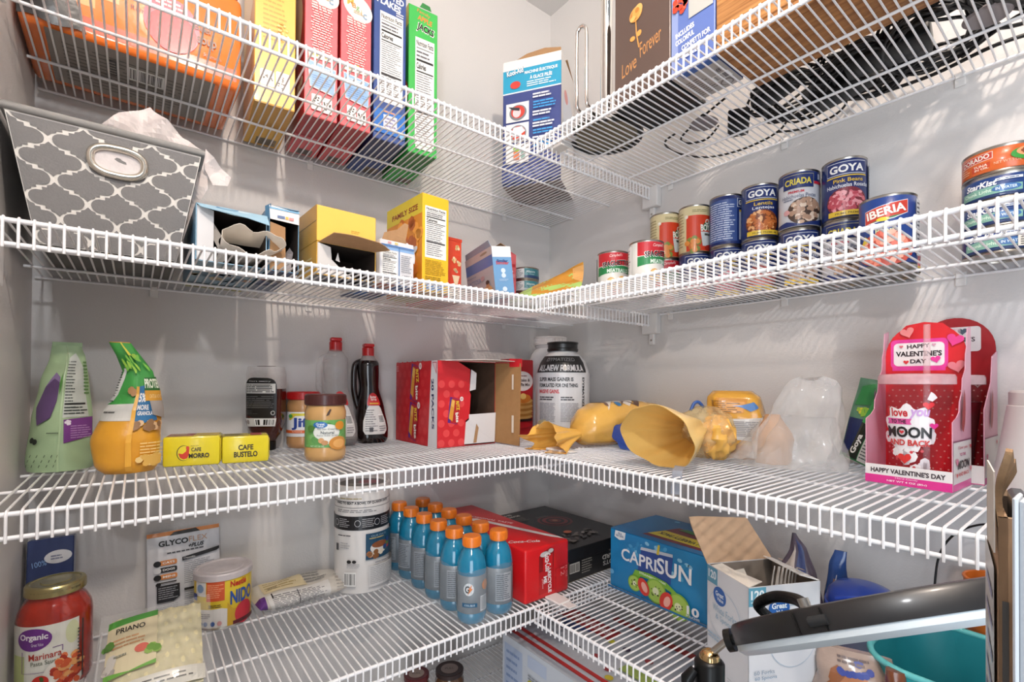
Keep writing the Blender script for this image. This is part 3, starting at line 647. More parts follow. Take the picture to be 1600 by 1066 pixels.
# crumpled paper in the bin
def crump(P, seed, nz=0.012, n=26, thick=0.0006):
    """outline P (x, z) at depth 0 filled with a creased sheet"""
    rnd = random.Random(seed)
    ph = [(rnd.uniform(18, 60), rnd.uniform(0, 6), rnd.uniform(-1, 1), rnd.uniform(-1, 1)) for _ in range(6)]
    def dz(x, z):
        q = 0.0
        for k, p, a, b in ph: q += abs(((k * (a * x + b * z) + p) % 2) - 1) - 0.5
        return q * nz / 3
    bm = bmesh.new(); f = bm.faces.new([bm.verts.new((x, 0, z)) for x, z in P])
    x0 = min(p[0] for p in P); x1 = max(p[0] for p in P); z0 = min(p[1] for p in P); z1 = max(p[1] for p in P)
    for i in range(1, n): bmesh.ops.bisect_plane(bm, geom=bm.verts[:] + bm.edges[:] + bm.faces[:], plane_co=(x0 + (x1 - x0) * i / n, 0, 0), plane_no=(1, 0, 0), dist=1e-6)
    for i in range(1, n): bmesh.ops.bisect_plane(bm, geom=bm.verts[:] + bm.edges[:] + bm.faces[:], plane_co=(0, 0, z0 + (z1 - z0) * i / n), plane_no=(0, 0, 1), dist=1e-6)
    bmesh.ops.triangulate(bm, faces=bm.faces[:])
    for v in bm.verts: v.co.y = dz(v.co.x, v.co.z)
    bm.normal_update()
    if thick: bmesh.ops.solidify(bm, geom=bm.faces[:], thickness=thick)
    return bm_vf(bm)
PAPER = mat('#e6ddda', rough=0.85, noise=0.05)
pp = [(-1.135, 0.345), (-1.112, 0.368), (-1.101, 0.385), (-1.063, 0.412), (-1.043, 0.392), (-1.021, 0.372), (-0.995, 0.362), (-0.985, 0.345), (-0.985, 0.30), (-1.02, 0.22), (-1.12, 0.22)]
o = obj('crumpled_paper', crump(pp, 3, 0.022), PAPER, None, loc=(0, -0.235, 0)); tag(o, 'white crumpled paper sticking up out of the grey trellis bin', 'paper')
pp = [(-0.992, 0.365), (-0.972, 0.342), (-0.955, 0.326), (-0.96, 0.31), (-0.981, 0.306), (-0.986, 0.32), (-0.9935, 0.33)]
o2 = obj('paper_corner', crump([(x + 0.0, z) for x, z in pp], 5, 0.014, 14), PAPER, o, loc=(0.003, -0.005, 0))

# opened light-blue box with its crumpled inner bag
t = placed('snack_box', 'light blue opened box with a cream crumpled inner bag, beside the grey bin', 'box', (-1.006, -0.302), 0.098, 0.25, 2, 0.0, 'opened boxes on the second shelf')
w, d, h = 0.099, 0.25, 0.088
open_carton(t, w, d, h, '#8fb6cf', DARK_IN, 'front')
F = faces_of(t, w, d, h); b = F['bottom']
b.rect(0, 0, 1, 1, '#7f9fb4'); b.ell(0.55, 0.78, 0.42, 0.16, '#b9c4c8'); b.blobs(0.5, 0.55, 0.4, 0.2, 20, 0.012, ['#b08058', '#c9b48a', '#5d86a4'], seed=2); b.rect(0, 0.0, 1, 0.2, '#a9a45c'); b.lines(0.1, 0.03, 0.9, 0.17, 4, '#4e5040')
l = F['left']; l.rect(0, 0, 1, 1, '#7fb0d0')
fl = obj('top_flap', plate([(-w/2, -d/2, h), (w/2, -d/2, h), (w/2, -d/2 - 0.022, h - 0.021), (w/2 - 0.03, -d/2 - 0.017, h - 0.014), (-w/2 + 0.03, -d/2 - 0.015, h - 0.011), (-w/2 + 0.006, -d/2 - 0.008, h - 0.007)], 0.0009), card('#9cc3d8'), t)
P0 = Vector((-w/2, -d/2, h)); eu = Vector((w, 0, 0)); ev = Vector((0, -0.022, -0.021))
nf = eu.cross(ev).normalized(); nf = nf if nf.y < 0 else -nf
pf = Panel(fl, w, 0.0304, lambda u, v, e: P0 + eu * u + ev * (1 - v) + nf * (0.0006 + e))
pf.ell(0.56, 0.62, 0.3, 0.3, '#dfe6e6', rot=-0.02); pf.txt('Crispy', 0.58, 0.62, w=0.34, h=0.22, col='#8fb0c4', shear=0.2); pf.ell(0.42, 0.88, 0.16, 0.1, '#5f93bd'); pf.ell(0.42, 0.88, 0.13, 0.06, '#9cc3d8')
obj('side_flap', plate([(-w/2 + 0.0016, -d/2, 0.002), (-w/2 + 0.0016, -d/2, h - 0.003), (-w/2 + 0.024, -d/2 + 0.006, h - 0.006), (-w/2 + 0.024, -d/2 + 0.006, 0.002)], 0.0008), card('#dcdde0'), t)
def bagmouth(u, v):
    a = 2 * pi * u; rx = 0.04 + 0.006 * v + 0.003 * math.sin(5 * a + 2); rz = 0.019 + 0.003 * math.sin(3 * a) + 0.004 * math.sin(7 * a) * v
    return Vector((0.026 + rx * math.cos(a), -d / 2 + 0.05 - 0.072 * v - 0.008 * math.sin(4 * a) * v, 0.03 + 0.01 * v + rz * math.sin(a)))
obj('inner_bag', sheet(bagmouth, 40, 8, 0.0005), mat('#f0e9de', rough=0.5, noise=0.04, bump=0.3, scale=60), t, smooth=30)
o = sheet(lambda u, v: Vector((-0.024 + 0.012 * u + 0.006 * math.sin(6 * v), -d / 2 + 0.012, 0.004 + (0.062 - 0.02 * u) * v)), 5, 8, 0.0004)
obj('torn_liner', o, film('#cfc8c0', 0.5), t, smooth=40)

# darker blue opened box
t = placed('snack_box', 'small blue opened box with bare cardboard side flap, between light blue and yellow boxes', 'box', (-0.904, -0.30), 0.047, 0.2, 2, 0.0, 'opened boxes on the second shelf')
w, d, h = 0.047, 0.2, 0.109
open_carton(t, w, d, h, '#5f8fb0', DARK_IN, 'front'); F = faces_of(t, w, d, h); b = F['bottom']; b.rect(0, 0, 1, 1, '#3a4c78'); b.blobs(0.5, 0.7, 0.4, 0.25, 14, 0.01, ['#b06a5a', '#8d7468', '#26304e'], seed=3); b.rect(0, 0, 1, 0.3, '#6a7a92')
obj('top_flap', plate([(-w/2, -d/2, h), (w/2, -d/2, h - 0.004), (w/2 - 0.001, -d/2 - 0.004, h - 0.026), (-w/2 + 0.001, -d/2 - 0.004, h - 0.024)], 0.0009), card('#e3e1df'), t)
pf = Panel(t, w, 0.022, lambda u, v, e: Vector(((u - .5) * w, -d / 2 - 0.0006 - 0.004 * (1 - v) - e - 0.0006, h - 0.025 + 0.022 * v)))
pf.rect(0.0, 0.86, 1, 1.0, '#5f9dc4'); pf.rect(0.25, 0.2, 0.5, 0.42, '#3f5f8f'); pf.rect(0.52, 0.2, 0.62, 0.42, '#e0a030'); pf.rect(0.64, 0.18, 0.8, 0.4, '#d88080')
obj('side_flap', plate([(-w/2 + 0.0015, -d/2 - 0.001, 0.002), (-w/2 + 0.0015, -d/2 - 0.001, h - 0.028), (-w/2 + 0.026, -d/2 + 0.004, h - 0.032), (-w/2 + 0.027, -d/2 + 0.004, 0.004)], 0.0009), KRAFT, t)
obj('back_flap', plate([(-w/2 - 0.004, -d/2 + 0.01, h), (-w/2 + 0.002, -d/2 - 0.002, h + 0.002), (-w/2 + 0.002, -d/2 - 0.001, h - 0.02), (-w/2 - 0.003, -d/2 + 0.012, h - 0.022)], 0.0009), card('#5b86a6'), t)
obj('crumpled_wrap', crump([(-0.004, 0.002), (0.014, 0.002), (0.019, 0.04), (0.013, 0.047), (0.003, 0.03), (-0.006, 0.015)], 7, 0.02, 10), film('#b9b2b4', 0.6), t, loc=(0, -d / 2 + 0.012, 0))

# two yellow boxes, one on the other
w, d = 0.108, 0.107
for i, lb in enumerate(('yellow torn open box with a brown inner flap, under another yellow box', 'yellow closed box lying on top of a torn open yellow box')):
    h = 0.0575 if i == 0 else 0.0625
    t = placed('snack_box', lb, 'box', (-0.833, -0.32), w, d, 2, 2.6, 'yellow boxes on the second shelf', dz=i * 0.0584)
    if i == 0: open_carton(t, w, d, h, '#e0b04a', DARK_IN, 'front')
    else: carton(t, w, d, h, '#efc45a')
    F = faces_of(t, w, d, h); l = F['left']; l.rect(0, 0, 1, 1, '#d9a848')
    if i == 0:
        l.lines(0.5, 0.3, 0.8, 0.6, 3, '#efd9a0'); b = F['bottom']; b.rect(0, 0, 1, 1, '#9a9a9c'); b.rect(0, 0.55, 1, 1, '#7a8088'); b.blobs(0.5, 0.7, 0.45, 0.2, 12, 0.012, ['#34496e', '#7a7e86', '#22304e'], seed=7); b.rect(0.6, 0.0, 1, 0.35, '#d9cdbd')
        obj('side_flap', plate([(-w/2 + 0.0015, -d/2 - 0.0005, 0.002), (-w/2 + 0.0015, -d/2 - 0.0005, h - 0.002), (-w/2 + 0.025, -d/2 + 0.003, h - 0.006), (-w/2 + 0.027, -d/2 + 0.003, 0.03), (-w/2 + 0.05, -d/2 + 0.006, 0.012), (-w/2 + 0.07, -d/2 + 0.006, 0.002)], 0.0009), card('#d8d6d4'), t)
        q = sheet(lambda u, v: Vector((-w/2 + 0.004 + (w - 0.006) * u + 0.012 * v, -d/2 - 0.038 * v, h - 0.001 + 0.009 * v - 0.016 * max(0, u - 0.85) / 0.15 * v * 0.6 + 0.002 * math.sin(5 * u) * v)), 10, 6, 0.0011)
        obj('torn_flap', q, KRAFT, t, smooth=50)
        obj('torn_edge', plate([(-0.02, -d/2 + 0.003, 0.03), (-0.016, -d/2 + 0.003, 0.044), (-0.012, -d/2 + 0.004, 0.028)], 0.0008), card('#d8d6d4'), t)
    else:
        F['front'].lines(0.56, 0.38, 0.72, 0.48, 2, '#c7963a', 0.5); l.rect(0, 0.55, 1, 0.57, '#8f6f30'); l.rect(0, 0.57, 1, 1, '#d4a04a'); F['bottom'].rect(0, 0, 1, 1, '#c99b3c')
        obj('lid_seam', box(-w/2 - 0.0006, -w/2 + 0.0002, -d/2 + 0.002, d/2, h * 0.56, h * 0.575), card('#a57f34'), t)

# white box with nutrition print and torn flap
w, d, h = 0.071, 0.19, 0.083
t = placed('snack_box', 'white and blue box with nutrition print and a torn brown flap', 'box', (-0.7195, -0.322), w, d, 2, 3.5, 'opened boxes on the second shelf')
carton(t, w, d, h, '#dedee2'); F = faces_of(t, w, d, h); f = F['front']
f.rect(0, 0.78, 1, 0.86, '#8ab0dc'); f.facts(0.04, 0.02, 0.5, 0.76, n=10); f.rect(0.53, 0.02, 0.56, 0.86, '#5f86b8'); f.lines(0.6, 0.3, 0.94, 0.72, 9, '#8c9098', 0.35); f.rect(0.0, 0.86, 1, 0.89, '#3f74b4'); f.lines(0.62, 0.1, 0.94, 0.26, 3, '#8c9098', 0.35)
f.rect(0.2, 0.92, 0.3, 0.96, '#e0a0a0'); f.rect(0.4, 0.92, 0.5, 0.96, '#f0d080')
b = F['bottom']; b.rect(0, 0, 1, 1, '#2f6cb4'); b.rect(0, 0.75, 0.5, 1, '#d08a70'); b.blobs(0.55, 0.45, 0.4, 0.2, 12, 0.011, ['#1e3258', '#20284a', '#6a4e80'], seed=4); b.rect(0, 0, 1, 0.22, '#2a3a66')
obj('torn_flap', xf(crump([(0.0, 0.0), (0.006, 0.018), (0.034, 0.03), (0.05, 0.046), (0.058, 0.044), (0.052, 0.012), (0.062, -0.004), (0.03, -0.002)], 9, 0.008, 10, 0.0012), Matrix.Translation((-0.026, -d/2 + 0.018, h - 0.0005))), KRAFT, t)
obj('curled_strip', tube(catmull([(0.026, -d/2 + 0.012, h + 0.004), (0.034, -d/2 + 0.006, h - 0.006), (0.037, -d/2 + 0.002, h - 0.022), (0.036, -d/2 + 0.002, h - 0.036)], 4), 0.0022, 6), card('#d9dadd'), t, smooth=50)

# tall yellow cracker box
w, d, h = 0.064, 0.152, 0.199
t = placed('cracker_box', 'tall yellow cracker box with a white nutrition table on its narrow side', 'box', (-0.6225, -0.302), w, d, 2, 3.6)
carton(t, w, d, h, '#efc02c'); end_flaps(t, w, d, h, '#e8b62a', '#c8982a'); F = faces_of(t, w, d, h); f = F['front']
f.facts(0.1, 0.35, 0.9, 0.88, n=16); f.lines(0.1, 0.17, 0.88, 0.33, 9, '#b08a1c', 0.4); f.lines(0.1, 0.12, 0.7, 0.16, 2, '#8a6c14', 0.4); f.rect(0.14, 0.02, 0.76, 0.11, '#4a80bc'); f.ell(0.25, 0.065, 0.07, 0.03, '#bcd4ec'); f.lines(0.38, 0.035, 0.72, 0.095, 3, '#dce8f4', 0.45)
l = F['left']; l.rect(0, 0, 1, 1, '#d98a22'); l.rect(0, 0.8, 1, 1, '#d9c436'); l.txt('FAMILY SIZE', 0.53, 0.88, w=0.72, h=0.06, col='#8a2c18', bold=0.03)
l.blobs(0.55, 0.55, 0.42, 0.22, 30, 0.014, ['#e08a2a', '#c96a1a', '#f0a23a', '#b35a16'], sq=0.9, seed=5); l.blobs(0.6, 0.18, 0.36, 0.16, 16, 0.016, ['#c4521a', '#8a2c10', '#e08028'], seed=6); l.ell(0.75, 0.42, 0.16, 0.04, '#d9dce0', rot=0.3)
F['bottom'].rect(0, 0, 1, 1, '#d2c48a')
# red box
w, d, h = 0.06, 0.16, 0.148
t = placed('cracker_box', 'orange red box with white flower shapes behind the tall yellow cracker box', 'box', (-0.538, -0.222), w, d, 2, 2.0)
carton(t, w, d, h, '#d9492e'); F = faces_of(t, w, d, h); f = F['front']
for u, v in ((0.8, 0.86), (0.74, 0.5), (0.66, 0.66), (0.86, 0.62)):
    f.blobs(u, v, 0.07, 0.03, 6, 0.0035, ['#f3dcb4', '#eec88e'], 'printed_flower', seed=int(u * 100))
f.poly([(0.55, 0.42), (0.9, 0.42), (0.8, 0.28), (0.66, 0.28)], '#f0d8b4'); f.ell(0.68, 0.12, 0.26, 0.14, '#f1efe6'); f.txt('AVE', 0.7, 0.17, w=0.26, h=0.06, col='#1c1c1c', bold=0.05); f.txt('ME', 0.66, 0.08, w=0.2, h=0.05, col='#1c1c1c', bold=0.05)
F['bottom'].rect(0, 0, 1, 1, '#c87a6a'); F['bottom'].rect(0, 0, 1, 0.5, '#d9a060')
obj('lid', box(-w/2 - 0.0006, w/2 + 0.0006, -d/2 - 0.0006, d/2, h - 0.006, h + 0.0008), card('#cf4229'), t)

# leaning grey-blue box with a photograph and its open white end
w, d, h = 0.045, 0.15, 0.104
t = placed('formula_box', 'leaning open box with blue band and a printed child, left of the tin stack', 'box', (-0.474, -0.352), w, d, 2, -11, dz=0.0034)
t.rotation_euler = (0, math.radians(-6.5), math.radians(-11))
open_carton(t, w, d, h, '#6f9cc4', KRAFT_IN, 'top'); F = faces_of(t, w, d, h); l = F['left']
l.rect(0, 0, 1, 1, '#a9a7ae'); l.rect(0, 0.62, 1, 0.84, '#4f74b0'); l.rect(0, 0.84, 1, 1, '#b9b2b2'); l.ell(0.72, 0.93, 0.13, 0.025, '#8f8674', rot=0.02); l.txt('LACTOSA', 0.3, 0.42, w=0.5, h=0.1, col='#5f7aa8'); l.ell(0.62, 0.44, 0.07, 0.05, '#b08a92'); l.lines(0.04, 0.52, 0.4, 0.57, 1, '#8a90a4')
l.ell(0.78, 0.12, 0.16, 0.13, '#c9965a'); l.ell(0.79, 0.26, 0.055, 0.06, '#b27a4c'); l.ell(0.79, 0.315, 0.06, 0.045, '#1f1a1a'); l.ell(0.66, 0.05, 0.14, 0.05, '#c2884e')
f = F['front']; f.rect(0, 0, 1, 1, '#6d9cc6'); f.rect(0, 0.78, 1, 1, '#e6e4e4'); f.txt('Similar', 0.5, 0.66, w=0.7, h=0.07, col='#c04a4a', bold=0.03); f.txt('Similar', 0.5, 0.7, w=0.6, h=0.06, col='#2c3f7a', bold=0.03)
for v in (0.5, 0.4, 0.12): f.ell(0.5, v, 0.12, 0.05, '#d2e0ee'); 
f.lines(0.25, 0.28, 0.75, 0.33, 2, '#a9c4de')
obj('end_flap', plate([(w/2, -d/2 + 0.01, h), (w/2, d/2 - 0.03, h), (w/2 - 0.012, d/2 - 0.05, h + 0.012), (w/2 - 0.012, -d/2 + 0.02, h + 0.012)], 0.0009), KRAFT, t)
obj('end_flap', plate([(-w/2, -d/2 + 0.002, h), (-w/2, d/2 - 0.004, h), (-w/2 - 0.003, d/2 - 0.012, h + 0.012), (-w/2 - 0.003, -d/2 + 0.006, h + 0.014)], 0.0009), card('#8c98ac'), t)
# small pink-red box
w, d, h = 0.058, 0.05, 0.172
t = placed('baking_box', 'small pink red box with a torn top behind the tin stack', 'box', (-0.30, -0.118), w, d, 2, -12)
carton(t, w, d, h, '#d9646a'); f = faces_of(t, w, d, h)['front']
f.lines(0.14, 0.86, 0.9, 0.93, 2, '#f0d4d0', 0.6); f.rect(0.5, 0.79, 0.94, 0.84, '#c42c34'); f.lines(0.1, 0.7, 0.85, 0.78, 2, '#f0d4d0', 0.6); f.rect(0.06, 0.62, 0.94, 0.68, '#e08a8c'); f.lines(0.12, 0.5, 0.88, 0.58, 2, '#f4e4e0', 0.6); f.rect(0.2, 0.1, 0.8, 0.42, '#c8484e')
obj('torn_top', plate([(-w/2, -d/2 + 0.004, h), (w/2, -d/2 + 0.004, h), (w/2 - 0.01, -d/2 + 0.01, h + 0.008), (0.004, -d/2 + 0.01, h + 0.011), (-0.012, -d/2 + 0.01, h + 0.005), (-w/2 + 0.004, -d/2 + 0.008, h + 0.01)], 0.001), card('#c65a60'), t)
# stack of flat tins
def tin(t, R, h, rim='#c9c3b8', waist=0.0):
    """sheet-metal can: body with rolled rims"""
    pr = [(0.0, 0.003), (R - 0.004, 0.003), (R - 0.003, 0.0005), (R - 0.0005, 0.0), (R + 0.0006, 0.0012), (R - 0.0004, 0.003), (R - 0.0008, 0.005)]
    pr += [(R - 0.0008, h - 0.005), (R - 0.0004, h - 0.003), (R + 0.0006, h - 0.0012), (R - 0.0005, h), (R - 0.003, h - 0.0005), (R - 0.004, h - 0.0035), (R * 0.7, h - 0.0035), (R * 0.68, h - 0.0028), (0.0, h - 0.0028)]
    return obj('can_body', lathe(pr, 40), STEEL, t, smooth=35)
def wrap(t, R, h, col, name='paper_label'):
    o = obj(name, lathe([(R - 0.0003, 0.0042), (R + 0.0001, 0.0046), (R + 0.0001, h - 0.0046), (R - 0.0003, h - 0.0042)], 48, cap=False), mat(col, rough=0.3, coat=0.35, noise=0.03), t, smooth=60)
    return can_panel(t, R + 0.0001, 0.0046, h - 0.0046)
for i, lb in enumerate(('flat fish tin with teal label, lowest of the corner stack', 'flat fish tin with teal label, second from bottom of the corner stack', 'flat fish tin with teal label, second from top of the corner stack', 'flat fish tin with teal label, top of the corner stack')):
    t = thing('fish_tin', lb, 'tin can', (-0.193, -0.112, Z2 + 0.0004 + i * 0.0352), face_cam(-0.193, -0.112) + 0.25, 'flat tins stacked in the corner')
    tin(t, 0.037, 0.035); P = wrap(t, 0.037, 0.035, '#2f7f8a' if i > 1 else '#4a86a0')
    P.rect(0.28, 0.0, 0.44, 1, '#dfe3e4'); P.lines(0.29, 0.1, 0.43, 0.9, 6, '#5a6a74', 0.4); P.rect(0.44, 0.0, 0.72, 0.25, '#223f6c' if i == 3 else '#b0c4c8'); P.txt('Albacore', 0.52, 0.68, w=0.11, h=0.25, col='#d8e8ea', bold=0.02); P.txt('in Water', 0.52, 0.4, w=0.1, h=0.2, col='#b8d4d8')
# green snack bag with its mouth open
t = thing('snack_bag', 'green and orange foil bag lying open near the inner corner of the shelves', 'bag', (-0.288, -0.315, Z2 + 0.0006), math.radians(-42))
def bag(u, v, off=0.0):
    a = 2 * pi * u; w = 0.028 + 0.034 * v; hh = 0.016 + 0.086 * v ** 0.85
    up = math.sin(a); cr = 1 + 0.035 * math.sin(5 * a + 7 * v) + 0.02 * math.sin(11 * a - 9 * v)
    x = -0.095 + 0.165 * v + (0.012 * v * up if up > 0 else 0)
    y = w * math.cos(a) * cr
    z = hh * (0.22 + 0.78 * (0.45 * up + 0.55 * (1 - abs(math.cos(a)))) if up > 0 else 0.22 + 0.2 * up) * cr
    return Vector((x, y - 0.004, max(0.0002, z)))
obj('foil_outside', sheet(lambda u, v: bag(u, v), 48, 18, 0.0005), foil('#a9c96a', 0.3, 0.25, 40), t, smooth=50)
obj('foil_lining', sheet(lambda u, v: bag(1 - u, 0.3 + 0.7 * v) * 0.985 + Vector((0.001, 0, 0.0012)), 48, 14, 0.0004), foil('#c98a2a', 0.3, 0.25), t, smooth=50)
Pb = Panel(t, 0.17, 0.12, lambda u, v, e: bag(0.02 + 0.46 * v, u) * (1.004 + e) + Vector((0, 0, 0.0006)), du=0.06, dv=0.06)
Pb.poly([(0.84, 0.3), (1, 0.1), (1, 0.9), (0.86, 0.72)], '#e0a860', 'orange_print')
o = obj('snack_chips', merge(*[xf(lathe([(0.0, 0.0), (0.012, 0.002), (0.014, 0.005), (0.0, 0.004)], 8), Matrix.Translation((0.03 + 0.008 * i, -0.024 + 0.012 * i, 0.012 + 0.002 * i)) @ Matrix.Rotation(0.5 * i, 4, 'X')) for i in range(5)]), mat('#8fb04c', rough=0.7), t, smooth=40); o['kind'] = 'stuff'
t = thing('seasoning_packet', 'small beige foil packet lying behind the open green bag', 'packet', (-0.255, -0.435, Z2 + 0.0006), 0.7)
obj('packet', merge(sheet(lambda u, v: pil(u, v, 0.06, 0.045, 0.02), 10, 8), sheet(lambda u, v: pil(1 - u, v, 0.06, 0.045, 0.02, -1), 10, 8)), foil('#c9b58c', 0.3), t, smooth=60)
obj('seal_strip', box(-0.031, -0.024, -0.022, 0.022, 0.009, 0.011, 0.0004), mat('#2c4a7a', rough=0.4), t)

# ================================================================ second shelf, right wall: cans
NAVY, GOLD = '#1c2f6c', '#e6c23c'
def can(label, x, y, h, R, lvl=0.0, turn=0.0, group='cans on the second shelf', name='food_can', col=NAVY):
    t = thing(name, label, 'can', (x, y, Z2 + 0.0004 + lvl), face_cam(x, y) + turn, group)
    tin(t, R, h); return t, wrap(t, R, h, col)
def spaghetti(label, x, y, turn):
    t, P = can(label, x, y, 0.110, 0.0351, 0, turn, col='#e4e2dc')
    P.poly([(0.3, 0.72), (0.3, 1), (0.75, 1), (0.75, 0.72)], '#c4222e', 'red_band'); 
    P.poly([(0.3, 0.5)] + [(0.3 + 0.45 * i / 10, 0.72 - 0.05 * abs(i / 10 - 0.4)) for i in range(11)] + [(0.75 - 0.45 * i / 10, 0.5 + 0.06 * math.sin(pi * i / 10)) for i in range(11)], '#25824a', 'green_band')
    P.txt('Campbell\'s', 0.51, 0.93, w=0.13, h=0.08, col='#f3e2de', shear=0.4, rot=4)
    P.txt('SPAGHETTIOS', 0.53, 0.765, w=0.33, h=0.13, col='#f4f2ee', bold=0.09, rot=5); P.txt('SPAGHETTIOS', 0.53, 0.767, w=0.32, h=0.11, col='#141414', bold=0.04, rot=5)
    P.txt('MEATBALLS', 0.53, 0.60, w=0.22, h=0.085, col='#dff0e2', bold=0.03)
    for u, v in ((0.46, 0.31), (0.57, 0.34)):
        P.ell(u, v, 0.05, 0.14, '#d9a45a', 'pasta_ring'); P.ell(u, v, 0.042, 0.115, '#ecc98a', 'pasta_ring'); P.ell(u, v, 0.018, 0.05, '#7a4a2a', 'ring_hole')
    P.ell(0.51, 0.1, 0.05, 0.09, '#b5452c', 'meatball')
    P.rect(0.06, 0.05, 0.24, 0.95, '#f2f1ee'); P.lines(0.08, 0.1, 0.22, 0.9, 14, '#8c8c8c', 0.35)
    return t
spaghetti('red green and white pasta can standing alone, nearest the inner corner', -0.217, -0.4545, 0.12)
spaghetti('red green and white pasta can turned to show its white back panel', -0.2265, -0.553, 0.72)
spaghetti('red green and white pasta can underneath the left orange can', -0.0655, -0.488, 0.25)
def boy(label, x, y, lvl, turn):
    t, P = can(label, x, y, 0.110, 0.0351, lvl, turn, col='#e0d0a2')
    P.rect(0.36, 0.0, 0.8, 0.80, '#d6401f', 'orange_panel'); P.ell(0.36, 0.78, 0.02, 0.04, '#eee6d4'); P.lines(0.42, 0.86, 0.62, 0.93, 2, '#8f8a5c', 0.4); P.lines(0.22, 0.1, 0.34, 0.9, 12, '#a89468', 0.35)
    P.poly([(0.5, 0.46), (0.54, 0.62), (0.62, 0.68), (0.72, 0.62), (0.72, 0.46)], '#2c5a34', 'green_badge'); P.txt('Chef', 0.6, 0.66, w=0.1, h=0.12, col='#f3f1e6', bold=0.03, shear=0.3, rot=8); P.txt('BOYARDEE', 0.63, 0.52, w=0.26, h=0.15, col='#f3f1e6', bold=0.06, rot=3)
    P.poly([(0.52, 0.1), (0.5, 0.42), (0.7, 0.42), (0.68, 0.1)], '#cfd3d2', 'pot'); P.lines(0.54, 0.32, 0.66, 0.4, 1, '#4a4a44', 0.6); P.blobs(0.43, 0.14, 0.06, 0.15, 22, 0.006, ['#c86a24', '#7c8a34', '#e08a3a'], seed=4); P.ell(0.68, 0.16, 0.05, 0.15, '#d9c232'); P.ell(0.6, 0.06, 0.06, 0.07, '#a8281c')
boy('orange and cream pasta can on top of a red green pasta can', -0.0655, -0.488, 0.1104, 0.5)
boy('orange and cream pasta can on top of a navy bean can', -0.0555, -0.5605, 0.1104, 0.35)
def beans(label, x, y, lvl, turn, l1, l2, tones, bg=NAVY, seed=1, brand='GOYA', h=0.112):
    t, P = can(label, x, y, h, 0.0351, lvl, turn, col=bg)
    P.rect(0.36, 0.74, 0.66, 0.965, '#dfe3ea', 'frame'); P.rect(0.363, 0.75, 0.657, 0.955, NAVY, 'frame'); P.txt(brand, 0.51, 0.845, w=0.25, h=0.135, col='#f3f3f1', bold=0.05); P.rect(0.36, 0.70, 0.66, 0.72, GOLD, 'gold_rule')
    P.txt(l1, 0.52, 0.635, w=0.017 * len(l1) + 0.04, h=0.068, col=GOLD, bold=0.01); P.txt(l2, 0.52, 0.545, w=0.011 * len(l2) + 0.1, h=0.07, col='#e9ecf2', bold=0.01)
    P.ell(0.51, 0.26, 0.145, 0.25, tones[0], 'bean_picture'); P.blobs(0.51, 0.27, 0.132, 0.21, 85, 0.0046, tones[1:], 'bean_picture', 0.62, seed)
    P.rect(0.38, 0.01, 0.66, 0.10, GOLD, 'gold_band'); P.txt('PRIME PREMIUM', 0.53, 0.052, w=0.2, h=0.035, col='#6c5a1c', bold=0.01)
    P.rect(0.70, 0.05, 0.9, 0.95, '#c8ced8', 'table'); P.lines(0.71, 0.08, 0.89, 0.92, 16, '#3a4668', 0.35)
PINKB = ['#7d2434', '#d8707c', '#e9a0a8', '#c04a5a']; TAN = ['#5e4536', '#c8a68c', '#dfc9b4', '#b08c74']; LENT = ['#7a3a14', '#d98844', '#eab077', '#c06a30']
beans('navy bean can under the right orange and cream can', -0.0555, -0.5605, 0, 0.25, 'Red Beans', 'Habichuelas Coloradas', PINKB, seed=2)
beans('navy bean can under the can turned backwards', -0.047, -0.6325, 0, 0.1, 'Pink Beans', 'Habichuelas Rosadas', PINKB, seed=3)
beans('navy bean can under the lentil can', -0.047, -0.7045, 0, 0.0, 'Small Red Beans', 'Habichuelas', ['#8f2f2c', '#b8504a', '#cf7468'], seed=4)
beans('navy bean can under the white bean can', -0.0505, -0.782, 0, 0.05, 'Roman Beans', 'Habichuelas Pintas', TAN, seed=5)
beans('navy can with orange lentils, third from right in the upper row', -0.047, -0.7045, 0.1124, 0.08, 'Lentils', 'Lentejas', LENT, seed=6)
beans('tall pink bean can in navy label, rightmost of the upper row', -0.0425, -0.8565, 0.1124, 0.06, 'Pink Beans', 'Habichuelas Rosadas', PINKB, seed=7)
# the can turned backwards
t, P = can('navy bean can turned to show its blue nutrition table', -0.047, -0.6325, 0.112, 0.0351, 0.1124, 0.0)
P.rect(0.30, 0.05, 0.60, 0.93, '#3d5590', 'nutrition_table'); P.lines(0.32, 0.08, 0.58, 0.88, 17, '#c9d3e8', 0.4); P.rect(0.60, 0.76, 0.8, 0.95, '#dfe3ea'); P.rect(0.605, 0.77, 0.795, 0.94, NAVY); P.txt('GOYA', 0.68, 0.855, w=0.13, h=0.11, col='#f3f3f1', bold=0.05); P.rect(0.62, 0.08, 0.7, 0.66, '#c5cbd8'); P.rect(0.62, 0.66, 0.76, 0.7, GOLD)
